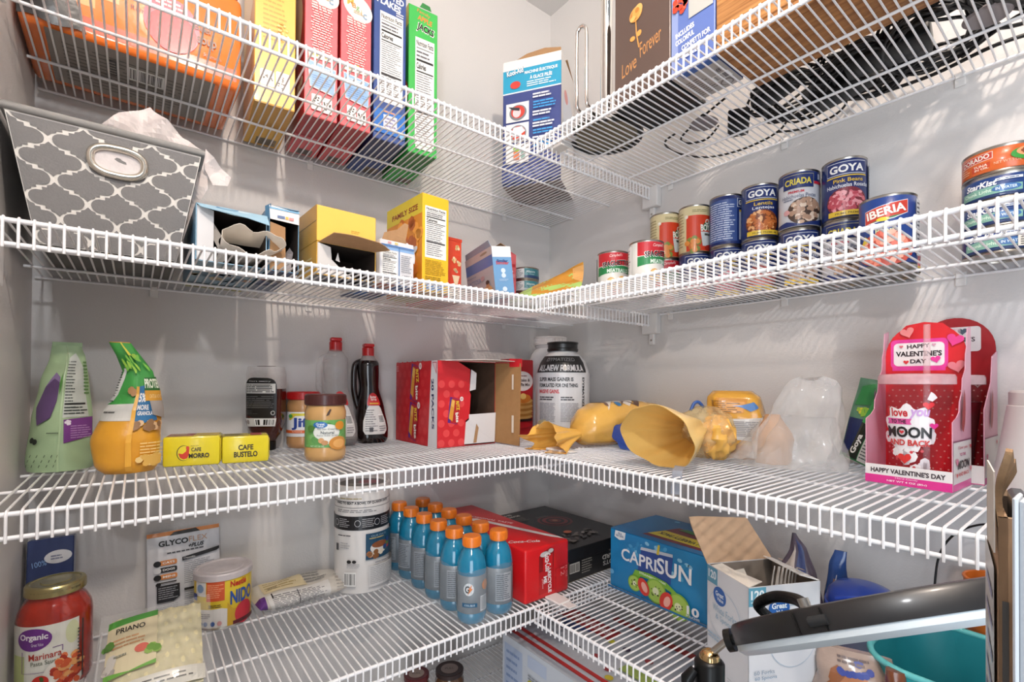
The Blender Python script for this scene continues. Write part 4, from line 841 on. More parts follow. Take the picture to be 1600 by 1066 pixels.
# white bean can (other brand) and the one like it below
def pinto(label, x, y, lvl, turn, seed):
    t, P = can(label, x, y, 0.112, 0.0351, lvl, turn, col='#d5d5da')
    P.rect(0, 0.82, 1, 1, NAVY, 'navy_band'); P.rect(0.36, 0.70, 0.61, 0.96, '#c8c38a', 'frame'); P.rect(0.363, 0.705, 0.607, 0.952, NAVY, 'frame'); P.txt('CRIADA', 0.485, 0.83, w=0.21, h=0.12, col='#e2d04a', bold=0.03)
    P.rect(0.61, 0.765, 0.82, 0.815, '#c4283a'); P.txt('PREMIUM', 0.47, 0.64, w=0.12, h=0.045, col='#c4283a', bold=0.03); P.txt('Habichuelas Pintas', 0.49, 0.56, w=0.27, h=0.07, col='#55607c'); P.lines(0.37, 0.48, 0.45, 0.52, 1, '#7a8094', 0.5)
    P.ell(0.54, 0.27, 0.135, 0.25, '#4a362c', 'bean_picture'); P.blobs(0.54, 0.27, 0.122, 0.215, 60, 0.0056, TAN[1:], 'bean_picture', 0.7, seed); P.poly([(0.3, 0.0), (0.75, 0.0), (0.75, 0.16), (0.64, 0.08), (0.5, 0.03), (0.4, 0.1), (0.3, 0.06)], NAVY, 'navy_band'); P.ell(0.4, 0.27, 0.025, 0.05, '#d8a0a0')
    P.rect(0.64, 0.84, 0.66, 0.94, '#aab0c4')
pinto('white and navy pinto bean can, second from right in the upper row', -0.0505, -0.782, 0.1124, 0.05, 8)
pinto('white and navy bean can under the rightmost tall can', -0.0425, -0.8565, 0, 0.0, 9)
# wide-labelled can in front, small can behind
t, P = can('blue can with red slanted badge standing in front of the right end of the row', -0.118, -0.9405, 0.113, 0.0375, 0, 0.1, col='#1f3f86')
P.poly([(0.35, 0.62), (0.35, 0.84), (0.6, 0.94), (0.6, 0.74), (0.52, 0.665), (0.42, 0.635)], '#dfe3ea', 'badge'); P.poly([(0.353, 0.635), (0.353, 0.832), (0.597, 0.93), (0.597, 0.745), (0.52, 0.68), (0.42, 0.65)], '#c23c2e', 'badge')
P.poly([(0.38, 0.647), (0.44, 0.67), (0.56, 0.72), (0.58, 0.735), (0.52, 0.68), (0.42, 0.65)], '#2c7a48', 'badge_field'); P.ell(0.46, 0.67, 0.035, 0.03, '#d9cc3a'); P.txt('IBERIA', 0.475, 0.79, w=0.22, h=0.125, col='#f0efe8', bold=0.03, rot=9)
P.txt('Beans', 0.48, 0.5, w=0.12, h=0.075, col='#cfd6b0', bold=0.02); P.ell(0.47, 0.22, 0.17, 0.26, '#b3483a', 'bean_picture'); P.blobs(0.47, 0.24, 0.16, 0.23, 60, 0.006, ['#c85a4a', '#e08a76', '#d87060', '#efb09c'], 'bean_picture', 0.7, 11); P.txt('With Flavor', 0.5, 0.13, w=0.2, h=0.07, col='#efe4d8', bold=0.02)
P.poly([(0.33, 0.3), (0.36, 0.46), (0.39, 0.38)], '#d9c03a'); P.rect(0.66, 0.1, 0.72, 0.95, '#d9dadd'); P.lines(0.665, 0.12, 0.715, 0.92, 12, '#44485a', 0.4)
beans('small navy can half hidden behind the blue can with the red badge', -0.0375, -0.928, 0, 0.9, 'Beans', 'Frijoles', PINKB, seed=12, h=0.103)
# tuna stack at the right
TB = ['flat blue tuna tin, lowest of the right hand stack', 'flat blue tuna tin, second in the right hand stack', 'flat blue tuna tin right under the orange tin', 'flat orange tuna tin on top of the blue tuna stack']
for i, lb in enumerate(TB):
    hh = 0.0375 if i < 3 else 0.039
    t = thing('tuna_tin', lb, 'tin can', (-0.0835, -1.068, Z2 + 0.0004 + i * 0.0378), face_cam(-0.0835, -1.068) - 0.15 + 0.12 * (i == 0), 'flat tins stacked at the right')
    tin(t, 0.043, hh); P = wrap(t, 0.043, hh, '#1d3c78' if i < 3 else '#d9662a')
    if i < 3:
        P.txt('StarKist', 0.435, 0.72, w=0.14, h=0.3, col='#f2f4f6', bold=0.05, shear=0.15); P.poly([(0.34, 0.12), (0.34, 0.5), (0.42, 0.56), (0.6, 0.5), (0.6, 0.16)], '#7fb0a0', 'teal_field'); P.txt('Chunk Light', 0.42, 0.33, w=0.13, h=0.22, col='#d9f0e0', bold=0.02); P.ell(0.54, 0.36, 0.055, 0.17, '#3a6ca8'); P.txt('IN WATER', 0.54, 0.36, w=0.08, h=0.14, col='#cfe0ee', bold=0.03)
        P.rect(0.5, 0.74, 0.6, 0.86, '#dfe6ee'); P.lines(0.505, 0.76, 0.595, 0.84, 1, '#3a4c7c', 0.5); P.rect(0.34, 0.02, 0.6, 0.08, '#16305f')
        if i == 0: P.rect(0.56, 0.06, 0.8, 0.8, '#dcd9d0'); P.lines(0.57, 0.1, 0.79, 0.76, 6, '#4a4640', 0.4)
    else:
        P.poly([(0.33, 0.5), (0.33, 0.86), (0.49, 0.92), (0.49, 0.58)], '#f0dcd4', 'badge'); P.poly([(0.333, 0.53), (0.333, 0.84), (0.487, 0.895), (0.487, 0.605)], '#c4402c', 'badge'); P.txt('DORADO', 0.41, 0.715, w=0.135, h=0.23, col='#f4eee6', bold=0.03, rot=4)
        P.poly([(0.4, 0.1), (0.4, 0.4), (0.48, 0.46), (0.48, 0.2)], '#c84a2a', 'badge'); P.txt('TUNA', 0.44, 0.34, w=0.06, h=0.12, col='#f6e8d8', bold=0.02); P.txt('IN OIL', 0.445, 0.2, w=0.06, h=0.1, col='#f6e8d8', bold=0.02); P.lines(0.34, 0.1, 0.39, 0.42, 3, '#f2c8a4', 0.3); P.txt('NET WT 5 OZ', 0.545, 0.3, w=0.1, h=0.12, col='#f2c4a0'); P.ell(0.63, 0.55, 0.075, 0.3, '#3f9a3e', 'melon_picture'); P.ell(0.635, 0.64, 0.06, 0.24, '#e8a070', 'melon_picture'); P.blobs(0.635, 0.66, 0.04, 0.15, 14, 0.0018, ['#8c4a2c'], 'seed_print')

# ================================================================ third shelf, long wall
Z3 = TOP[3]
def lerp_keys(K, v):
    for i in range(len(K) - 1):
        if v <= K[i + 1][0] or i == len(K) - 2:
            t = (v - K[i][0]) / (K[i + 1][0] - K[i][0]); t = max(0, min(1, t)); t = t * t * (3 - 2 * t) * 0.5 + t * 0.5
            return [a + (b - a) * t for a, b in zip(K[i][1:], K[i + 1][1:])]
def loft_fn(K, H, wob=0.0, seed=0, tw=0.0):
    """keys (v, cx, cy, half width, half depth, squareness); u = 0.5 faces -y"""
    rnd = random.Random(seed); ph = [(rnd.randint(2, 7), rnd.uniform(3, 14), rnd.uniform(0, 6)) for _ in range(4)]
    def fn(u, v, h=0.0):
        cx, cy, hw, hd, e = lerp_keys(K, v)
        a = -pi / 2 + (u - 0.5) * 2 * pi; c, s = math.cos(a), math.sin(a)
        w = 1.0
        if wob: w += wob * sum(math.sin(k * a + q * v + p) for k, q, p in ph) / 2
        x = math.copysign(abs(c) ** (2 / e), c); y = math.copysign(abs(s) ** (2 / e), s)
        n = math.hypot(x / max(hw, 1e-4), y / max(hd, 1e-4)); nx, ny = x / max(hw, 1e-4) / n, y / max(hd, 1e-4) / n
        X, Y = x * hw * w + nx * h, y * hd * w + ny * h
        if tw: t = tw * v; X, Y = X * math.cos(t) - Y * math.sin(t), X * math.sin(t) + Y * math.cos(t)
        return Vector((cx + X, cy + Y, v * H))
    return fn
def loft_obj(name, fn, m, parent, nu=40, nv=20, v0=0.0, v1=1.0, inset=0.0, smooth=50):
    V = [fn(i / nu, v0 + (v1 - v0) * j / nv, -inset) for j in range(nv + 1) for i in range(nu)]
    F = [[j * nu + i, j * nu + (i + 1) % nu, (j + 1) * nu + (i + 1) % nu, (j + 1) * nu + i] for j in range(nv) for i in range(nu)]
    F += [list(range(nu))[::-1], [nv * nu + i for i in range(nu)]]
    return obj(name, (V, F), m, parent, smooth=smooth)
def loft_panel(parent, fn, W, H, du=0.02, dv=0.06, off=0.0004): return Panel(parent, W, H, lambda u, v, e: fn(u, v, e + off), du=du, dv=dv)

# pale green stand-up pouch
t = thing('snack_pouch', 'pale green stand up pouch with a purple label, next to the left wall', 'pouch', (-1.173, -0.100, Z3 + 0.0004))
K = [(0, 0, 0, 0.040, 0.036, 1.7), (0.06, 0, 0, 0.0425, 0.038, 1.55), (0.4, 0.002, 0.0, 0.038, 0.03, 1.45), (0.7, 0.004, 0.002, 0.030, 0.02, 1.4), (0.9, 0.008, 0.004, 0.022, 0.011, 1.4), (1.0, 0.006, 0.006, 0.018, 0.006, 1.5)]
fn = loft_fn(K, 0.203, 0.02, 4); loft_obj('foil_pouch', fn, foil('#a9c49a', 0.25, 0.3, 40), t, 56, 26)
P = loft_panel(t, fn, 0.24, 0.203)
P.poly([(0.52, 0.42), (0.535, 0.9), (0.6, 0.94), (0.66, 0.82), (0.68, 0.42)], '#c7cdc6', 'ingredients_panel'); P.lines(0.53, 0.44, 0.6, 0.88, 18, '#3c4440', 0.35); P.rect(0.53, 0.52, 0.66, 0.535, '#1c1e1c'); P.lines(0.53, 0.44, 0.67, 0.51, 3, '#3c4440', 0.4); P.lines(0.655, 0.6, 0.7, 0.88, 10, '#5e8a4a', 0.5)
P.poly([(0.535, 0.22), (0.53, 0.405), (0.71, 0.42), (0.70, 0.27)], '#7b3f8c', 'purple_label'); P.lines(0.57, 0.25, 0.69, 0.36, 6, '#c9a6d4', 0.3); P.blobs(0.555, 0.375, 0.014, 0.02, 7, 0.0022, ['#f0e8f4'], 'star_print')
P.poly([(0.36, 0.36), (0.34, 0.5), (0.37, 0.66), (0.42, 0.76), (0.46, 0.72), (0.455, 0.55), (0.43, 0.42)], '#5f4772', 'berry_picture'); P.poly([(0.37, 0.66), (0.42, 0.78), (0.46, 0.74), (0.46, 0.7), (0.42, 0.73)], '#8a74a0', 'berry_picture'); P.poly([(0.47, 0.6), (0.485, 0.7), (0.475, 0.78), (0.46, 0.68)], '#4f8a3e', 'leaf_print')
P.ell(0.345, 0.245, 0.014, 0.022, '#1f2422'); P.ell(0.365, 0.235, 0.013, 0.022, '#1f2422'); P.rect(0.42, 0.30, 0.49, 0.306, '#39433a')
P.many([[(x, y), (x + 0.004, y), (x + 0.009, y + 0.02), (x + 0.005, y + 0.02)] for x, y in [(0.33 + 0.035 * (i % 5) + 0.01 * (i // 5), 0.04 + 0.038 * (i // 5)) for i in range(15)]], '#42503f', 'printed_dash')
obj('top_seal', box(-0.012, 0.025, 0.003, 0.0065, 0.2005, 0.2085, 0.0006), foil('#9fbb90', 0.2), t)
obj('side_seam', tube([fn(0.5, v / 12, 0.0006) for v in range(13)], 0.0016, 6), foil('#b3cda2', 0.2), t, smooth=60)

# amber and green snack bag with a twisted neck
t = thing('granola_bag', 'amber and green snack bag with a twisted neck leaning left, beside the coffee bricks', 'bag', (-1.086, -0.192, Z3 + 0.0004))
K = [(0, 0.002, 0, 0.031, 0.026, 2.2), (0.05, 0, 0, 0.040, 0.034, 2.0), (0.25, 0.0, 0.0, 0.0445, 0.036, 1.8), (0.45, 0.006, 0.0, 0.038, 0.026, 1.7), (0.62, 0.012, 0.0, 0.027, 0.016, 1.7), (0.78, 0.012, -0.002, 0.019, 0.010, 1.8), (0.9, 0.0, -0.006, 0.015, 0.008, 1.8), (1.0, -0.011, -0.008, 0.013, 0.005, 1.8)]
fn = loft_fn(K, 0.206, 0.035, 8); loft_obj('foil_bag', fn, foil('#e0a02c', 0.3, 0.28, 38), t, 60, 30)
P = loft_panel(t, fn, 0.25, 0.206)
P.rect(0.02, 0.50, 0.98, 0.995, '#3f9a44', 'green_field'); P.poly([(0.25, 0.40), (0.25, 0.52), (0.49, 0.53), (0.49, 0.40)], '#d9d8d2', 'white_band'); P.lines(0.3, 0.455, 0.42, 0.475, 1, '#6c6c68', 0.6)
P.poly([(0.24, 0.5), (0.25, 0.62), (0.34, 0.8), (0.38, 0.8), (0.33, 0.55)], '#d4d6d2', 'ingredients_panel'); P.lines(0.26, 0.54, 0.33, 0.78, 12, '#34383a', 0.4)
P.poly([(0.52, 0.37), (0.52, 0.66), (0.57, 0.67), (0.66, 0.4)], '#2f74a8', 'blue_badge'); P.txt('5%', 0.55, 0.575, w=0.05, h=0.07, col='#f0f3f4', bold=0.05); P.txt('MORE', 0.56, 0.5, w=0.07, h=0.04, col='#f0f3f4', bold=0.05); P.txt('GRANOLA', 0.575, 0.455, w=0.09, h=0.032, col='#f0f3f4', bold=0.05)
P.poly([(0.56, 0.63), (0.76, 0.63), (0.76, 0.74), (0.57, 0.73)], '#2c6a2e', 'dark_green_band'); P.txt('PROTEIN', 0.65, 0.685, w=0.17, h=0.075, col='#e6edd8', bold=0.04); P.poly([(0.57, 0.55), (0.76, 0.55), (0.76, 0.63), (0.56, 0.63)], '#e2a43a', 'amber_band'); P.txt('OATS & HONEY', 0.66, 0.585, w=0.12, h=0.03, col='#f2d9a0')
P.poly([(0.62, 0.44), (0.76, 0.40), (0.76, 0.55), (0.6, 0.55)], '#a9a29c', 'clear_window'); P.blobs(0.6, 0.365, 0.09, 0.03, 22, 0.005, ['#b98a5c', '#d9b68c', '#8f6c4a'], seed=3)
P.poly([(0.49, 0.02), (0.49, 0.66), (0.52, 0.66), (0.52, 0.02)], '#e8ad3c', 'side_seam'); P.lines(0.56, 0.12, 0.7, 0.24, 5, '#f0cf86', 0.4); P.blobs(0.62, 0.1, 0.07, 0.04, 20, 0.005, ['#efd08a', '#e6b75a'], seed=6); P.blobs(0.45, 0.62, 0.02, 0.03, 4, 0.006, ['#b98a5c'], seed=2)
P.blobs(0.5, 0.84, 0.16, 0.1, 16, 0.007, ['#7cc24a', '#2c7a34', '#9fce4e'], 'leaf_print', 0.5, 7); P.poly([(0.5, 0.9), (0.54, 0.9), (0.52, 0.998), (0.5, 0.998)], '#d9d24a', 'yellow_print')
# coffee bricks
def brick(label, fl, w, d, h, rz, seed):
    t = placed('coffee_brick', label, 'coffee', fl, w, d, 3, rz, 'yellow coffee bricks')
    obj('vacuum_foil', box(-w/2, w/2, -d/2, d/2, 0, h, 0.004, 2), foil('#e6d52a', 0.18, 0.22, 50), t, smooth=40)
    obj('end_fold', box(w/2 - 0.0005, w/2 + 0.0012, -d/2 + 0.008, d/2 - 0.008, 0.006, h - 0.006, 0.0006), foil('#dcc925', 0.25), t)
    return t, faces_of(t, w, d, h)
t, F = brick('yellow coffee brick with a red rooster emblem, left of the pair', (-1.0405, -0.186), 0.083, 0.062, 0.0505, -11, 1); f = F['front']
f.ell(0.36, 0.45, 0.12, 0.26, '#2c2a20'); f.ell(0.37, 0.45, 0.115, 0.245, '#e6d52a'); f.poly([(0.27, 0.45), (0.3, 0.3), (0.36, 0.24), (0.42, 0.27), (0.45, 0.38), (0.46, 0.62), (0.42, 0.66), (0.4, 0.5), (0.34, 0.42)], '#cf3a28', 'rooster_emblem'); f.ell(0.43, 0.62, 0.03, 0.06, '#d84a30')
f.txt('CAFE', 0.58, 0.56, w=0.17, h=0.13, col='#3a2c1c', bold=0.02); f.txt('MORRO', 0.63, 0.35, w=0.36, h=0.16, col='#2c2418', bold=0.04); f.txt('TRADICIÓN', 0.55, 0.69, w=0.14, h=0.04, col='#6a5a20')
F['top'].rect(0.05, 0.15, 0.5, 0.9, '#b8443a'); F['top'].rect(0.52, 0.15, 0.95, 0.9, '#d9b83a'); F['top'].lines(0.08, 0.2, 0.46, 0.85, 4, '#e8d8b0', 0.4)
t, F = brick('yellow coffee brick with black lettering only, right of the pair', (-0.9565, -0.203), 0.074, 0.06, 0.0475, -8, 2); f = F['front']
f.txt('CAFE', 0.5, 0.58, w=0.32, h=0.2, col='#2a2414', bold=0.05); f.txt('BUSTELO', 0.5, 0.32, w=0.5, h=0.21, col='#2a2414', bold=0.05)
F['top'].rect(0.0, 0.1, 0.55, 0.9, '#c9b23a'); F['top'].rect(0.6, 0.2, 0.85, 0.9, '#a8302a'); F['top'].lines(0.05, 0.2, 0.5, 0.8, 4, '#4a4020', 0.4)
# honey bottle standing on its cap
t = thing('honey_bottle', 'flat honey bottle standing upside down on a black cap, half emptied', 'bottle', (-0.856, -0.046, Z3 + 0.0004), -0.55)
K = [(0, 0, 0, 0.020, 0.014, 2.6), (0.12, 0, 0, 0.030, 0.021, 3.2), (0.26, 0, 0, 0.0365, 0.024, 4.2), (0.9, 0, 0, 0.0365, 0.024, 4.6), (1.0, 0, 0, 0.034, 0.022, 4.2)]
fn = loft_fn(K, 0.157); up = lambda u, v, h=0.0: fn(u, v, h) + Vector((0, 0, 0.02))
loft_obj('bottle', up, film('#f2efee', 0.22, 0.08, 0.05), t, 48, 8, 0.701, 1.0); loft_obj('honey', up, mat('#3e120a', rough=0.12, coat=0.5, noise=0.15, scale=20), t, 48, 16, 0.0, 0.70)
obj('cap', lathe([(0.0, 0.0), (0.019, 0.0), (0.0195, 0.002), (0.0195, 0.018), (0.016, 0.0208), (0, 0.0208)], 28), BLACK_PLASTIC, t, smooth=40); obj('punt', xf(lathe([(0.0, 0.0), (0.02, 0.0), (0.018, 0.0012), (0, 0.0012)], 24), Matrix.Translation((0, 0, 0.1772)) @ Matrix.Diagonal((1, 0.5, 1, 1))), mat('#5a4c4a', rough=0.3), t)
P = Panel(t, 0.18, 0.157, lambda u, v, e: up(u, v, e + 0.0004), du=0.015, dv=0.2)
P.poly([(0.36, 0.2), (0.36, 0.72)] + [(0.48 - 0.12 * math.cos(pi * i / 12), 0.72 + 0.13 * math.sin(pi * i / 12)) for i in range(1, 12)] + [(0.6, 0.72), (0.6, 0.2)], '#121212', 'black_label'); P.txt('Honey', 0.48, 0.8, w=0.1, h=0.022, col='#d8d8d8'); P.rect(0.38, 0.64, 0.58, 0.77, '#d9d9d6'); P.lines(0.39, 0.65, 0.57, 0.76, 5, '#1c1c1c', 0.5); P.lines(0.38, 0.44, 0.58, 0.61, 7, '#77777a', 0.25); P.rect(0.37, 0.2, 0.6, 0.31, '#c9c8c4'); P.bars(0.48, 0.21, 0.585, 0.3, 12); P.ell(0.42, 0.26, 0.02, 0.03, '#88807c'); P.ell(0.555, 0.38, 0.022, 0.03, '#b8b8b8'); P.ell(0.555, 0.38, 0.014, 0.02, '#121212')
P.lines(0.38, 0.36, 0.5, 0.42, 3, '#4a4a4c', 0.3)
# peanut butter jars
def jar(label, x, y, R, h, lid, lidh, body, nm='peanut_butter_jar'):
    t = thing(nm, label, 'jar', (x, y, Z3 + 0.0004), face_cam(x, y), 'peanut butter jars'); b = h - lidh
    obj('jar_body', lathe([(0.0, 0.002), (R - 0.006, 0.0), (R - 0.002, 0.003), (R, 0.01), (R, 0.022), (R - 0.0012, 0.026), (R - 0.0012, b - 0.026), (R, b - 0.022), (R, b - 0.012), (R - 0.003, b - 0.002), (R - 0.003, b)], 44), mat(body, rough=0.25, coat=0.4, noise=0.08, scale=30), t, smooth=40)
    q = []
    n = 90
    prof = [(R - 0.001, b + 0.0005), (R - 0.0002, b + 0.0015), (R - 0.0002, h - 0.002), (R - 0.002, h), (0, h - 0.0006)]
    obj('lid', lathe(prof, 64), mat(lid, rough=0.35, coat=0.2), t, smooth=30)
    ribs = merge(*[box(R - 0.0006, R + 0.0006, -0.0005, 0.0005, b + 0.003, h - 0.003) for _ in range(1)])
    V = merge(*[xf(ribs, Matrix.Rotation(2 * pi * i / n, 4, 'Z')) for i in range(n)]); r = obj('lid_ribs', V, mat(lid, rough=0.35, coat=0.2), t); r['kind'] = 'stuff'
    return t, can_panel(t, R - 0.0006, 0.026, b - 0.026)
t, P = jar('peanut butter jar with brown lid and green label, in front of the others', -0.794, -0.250, 0.0365, 0.1225, '#4a2320', 0.021, '#c49a62')
P.rect(0.2, 0, 0.8, 1, '#69a85c', 'paper_label'); P.blobs(0.52, 0.5, 0.14, 0.4, 30, 0.006, ['#7cb56c', '#5f9c54'], seed=3)
P.ell(0.51, 0.56, 0.105, 0.30, '#e3e6e0'); P.poly([(0.44, 0.4), (0.58, 0.4), (0.52, 0.12), (0.47, 0.22)], '#e3e6e0'); P.ell(0.46, 0.83, 0.055, 0.12, '#2f6db0'); P.txt('Great', 0.46, 0.86, w=0.065, h=0.09, col='#e6eef4', bold=0.02); P.txt('Value', 0.46, 0.78, w=0.05, h=0.07, col='#e6eef4', bold=0.02)
P.txt('No Stir Creamy', 0.515, 0.67, w=0.15, h=0.09, col='#55606a'); P.txt('Natural', 0.515, 0.55, w=0.1, h=0.11, col='#3f4a54', bold=0.01); P.txt('Peanut Butter Spread', 0.515, 0.44, w=0.155, h=0.07, col='#55606a'); P.ell(0.47, 0.26, 0.022, 0.1, '#c89a68'); P.ell(0.495, 0.18, 0.025, 0.09, '#b8844e')
P.ell(0.6, 0.15, 0.075, 0.25, '#c88a3e'); P.ell(0.605, 0.14, 0.05, 0.16, '#e0a860'); P.ell(0.61, 0.8, 0.04, 0.16, '#d08a2a'); P.ell(0.39, 0.7, 0.03, 0.12, '#4a7a34'); P.txt('NET WT 16 OZ', 0.44, 0.06, w=0.1, h=0.05, col='#dfe8d8')
obj('dried_smear', xf(crump([(0, 0), (0.005, 0.002), (0.009, 0.012), (0.006, 0.013), (0.002, 0.006)], 2, 0.001, 4, 0.0006), Matrix.Translation((0.001, -0.0372, 0.083))), mat('#4a3426', rough=0.5), t)
t, P = jar('peanut butter jar with red lid and striped label, behind the brown lidded one', -0.780, -0.044, 0.0345, 0.1235, '#c41a1c', 0.018, '#b88a5c')
P.rect(0.15, 0.0, 0.85, 1, '#e4e6ea', 'paper_label'); P.txt('Jif', 0.465, 0.52, w=0.17, h=0.5, col='#1f3f94', bold=0.09); P.rect(0.37, 0.84, 0.6, 0.94, '#d9cf3a'); P.poly([(0.34, 0.7), (0.4, 0.9), (0.42, 0.84), (0.37, 0.66)], '#e0c83a'); P.ell(0.56, 0.42, 0.045, 0.2, '#c9cf34'); P.rect(0.15, 0.14, 0.85, 0.26, '#d9622c'); P.rect(0.15, 0.0, 0.85, 0.12, '#d6d8dc'); P.txt('Creamy', 0.44, 0.2, w=0.1, h=0.08, col='#f0e8d8'); P.ell(0.37, 0.83, 0.025, 0.08, '#4a9a44')
# syrup bottles
def syrup(label, x, y, rz, full, s=1.0):
    t = thing('syrup_bottle', label, 'bottle', (x, y, Z3 + 0.0004), rz, 'syrup bottles'); H = 0.214 * s
    K = [(0, 0.010, 0, 0.032, 0.026, 2.6), (0.04, 0.010, 0, 0.0375, 0.031, 2.6), (0.16, 0.009, 0, 0.039, 0.033, 2.5), (0.38, 0.006, 0, 0.033, 0.029, 2.3), (0.62, 0.002, 0, 0.0235, 0.024, 2.1), (0.8, 0.0, 0, 0.026, 0.026, 2.0), (0.9, 0.0, 0, 0.0255, 0.025, 2.0), (0.955, 0, 0, 0.016, 0.016, 2), (1.0, 0, 0, 0.0115, 0.0115, 2)]
    K = [(k[0],) + tuple(q * s for q in k[1:5]) + (k[5],) for k in K]
    fn = loft_fn(K, H)
    skin = film('#eceaea', 0.22, 0.06, 0.05) if not full else mat('#120707', rough=0.12, coat=0.7, noise=0.1)
    hp = [(-0.012, 0.92), (-0.028, 0.89), (-0.033, 0.82), (-0.034, 0.7), (-0.033, 0.58), (-0.027, 0.45), (-0.02, 0.36)]
    if full:
        loft_obj('syrup', fn, skin, t, 44, 30, 0.0, 0.92); loft_obj('bottle_neck', fn, film('#e6e0de', 0.35, 0.08, 0.03), t, 32, 6, 0.921, 1.0)
    else:
        loft_obj('bottle', fn, skin, t, 44, 30); loft_obj('syrup_dregs', fn, mat('#140808', rough=0.12, coat=0.6), t, 40, 5, 0.004, 0.075, 0.0012)
    obj('handle', tube(catmull([(a * s, 0, v * H) for a, v in hp], 5), 0.0068 * s, 10), skin if not full else mat('#1a0a09', rough=0.12, coat=0.7), t, smooth=60)
    c = H - 0.006
    obj('cap', lathe([(0.0118, c - 0.001), (0.0138, c), (0.0142, c + 0.019), (0.0125, c + 0.0215), (0.0, c + 0.0215)], 28), mat('#c2161a', rough=0.3, coat=0.3), t, smooth=35)
    obj('flip_top', box(-0.0125, 0.0125, -0.0125, 0.010, c + 0.0218, c + 0.030, 0.003, 2), mat('#cc1a1e', rough=0.3, coat=0.3), t, smooth=40)
    P = Panel(t, 0.22, H, lambda u, v, e: fn(u, v, e + 0.0006), du=0.02, dv=0.04)
    L = [(0.42, 0.10), (0.585, 0.10), (0.62, 0.14), (0.62, 0.25), (0.585, 0.38), (0.56, 0.42), (0.46, 0.42), (0.435, 0.38), (0.395, 0.25), (0.395, 0.14)]
    P.poly(L, '#d9d8d6', 'paper_label'); P.lines(0.42, 0.13, 0.52, 0.38, 10, '#77757a', 0.35); P.bars(0.535, 0.22, 0.6, 0.32, 14); P.lines(0.53, 0.13, 0.6, 0.2, 3, '#77757a', 0.35); P.rect(0.46, 0.13, 0.49, 0.18, '#55555a')
    P.poly([(0.445, 0.42)] + [(0.51 - 0.07 * math.cos(pi * i / 10), 0.44 + 0.12 * math.sin(pi * i / 10)) for i in range(11)] + [(0.575, 0.42)], '#c4252a', 'red_label'); P.txt('Butter', 0.51, 0.515, w=0.07, h=0.028, col='#f3e6e0', bold=0.03); P.txt('Syrup', 0.51, 0.485, w=0.06, h=0.028, col='#f3e6e0', bold=0.03); P.rect(0.465, 0.435, 0.555, 0.45, '#e0b040')
    return t
syrup('empty clear syrup bottle with a red cap and dark dregs', -0.716, -0.062, -0.15, False, 1.04)
syrup('full dark syrup bottle with a red cap, beside the red snack carton', -0.633, -0.046, -0.12, True, 1.0)

# red snack carton torn open
w, d, h = 0.160, 0.206, 0.1945
t = placed('snack_carton', 'large red snack carton torn open at the front with brown side flap', 'box', (-0.551, -0.241), w, d, 3, 1.0)
DARKBOX = mat('#5a4030', rough=0.9, noise=0.2)
open_carton(t, w, d, h, '#c8202a', DARKBOX, 'front'); F = faces_of(t, w, d, h); l = F['left']
def dots(P, u0, v0, u1, v1, col='#e0484a'):
    i = 0
    for a in range(12):
        for b in range(12):
            u, v = u0 + (a + 0.5 * (b % 2)) * 0.026 / P.W, v0 + b * 0.022 / P.H
            if u < u1 and v < v1: P.ell(u, v, 0.0085 / P.W, 0.0085 / P.H, col, n=16); P.h -= P.step
    P.h += P.step
def snackpack(P, u, v, s):
    """printed snack pouch seen sideways"""
    R = lambda x, y: (u + (x * 0.94 + y * 0.12) * s / P.W, v + (y * 0.97 - x * 0.10) * s / P.H)
    q = lambda pts, c, n='pouch_picture': P.poly([R(x, y) for x, y in pts], c, n)
    q([(-0.024, -0.046), (0.02, -0.05), (0.022, 0.044), (-0.026, 0.05)], '#5a2c84'); q([(-0.012, -0.046), (0.021, -0.048), (0.021, 0.043), (-0.016, 0.047)], '#b3242c'); q([(-0.022, -0.03), (-0.004, -0.04), (-0.002, 0.038), (-0.018, 0.042)], '#d9983c'); q([(-0.018, 0.02), (-0.006, 0.01), (-0.004, 0.036), (-0.014, 0.04)], '#e8b860')
    a = R(0.012, 0.02); P.txt('RITZ', a[0], a[1], w=0.034 * s / P.W, h=0.013 * s / P.H, col='#f0d23c', rot=-84, bold=0.07); P.h -= P.step
    a = R(0.0155, -0.024); P.txt('bits', a[0], a[1], w=0.036 * s / P.W, h=0.013 * s / P.H, col='#f0ece4', rot=-84, bold=0.04)
    a = R(0.026, 0.047); P.ell(a[0], a[1], 0.0075 * s / P.W, 0.0085 * s / P.H, '#efe6e2'); P.txt('10', a[0], a[1], w=0.007 * s / P.W, h=0.008 * s / P.H, col='#b3242c', bold=0.02)
dots(l, 0.04, 0.06, 0.74, 1.0, '#cf3238')
l.poly([(0.8, 0), (1, 0), (1, 1), (0.87, 1)], '#e3e2e6', 'white_band'); l.txt('20 PACKS', 0.905, 0.5, w=0.55, h=0.055, col='#1c2a58', rot=-88, bold=0.05); l.poly([(0.89, 0.985), (0.99, 0.985), (0.985, 0.84)], '#b8505c', 'corner_emblem'); l.poly([(0.905, 0.975), (0.98, 0.975), (0.975, 0.87)], '#e8c8cc', 'corner_emblem')
snackpack(l, 0.5, 0.74, 0.92); snackpack(l, 0.48, 0.27, 0.92); l.lines(0.05, 0.88, 0.12, 0.96, 3, '#e8a0a0', 0.4)
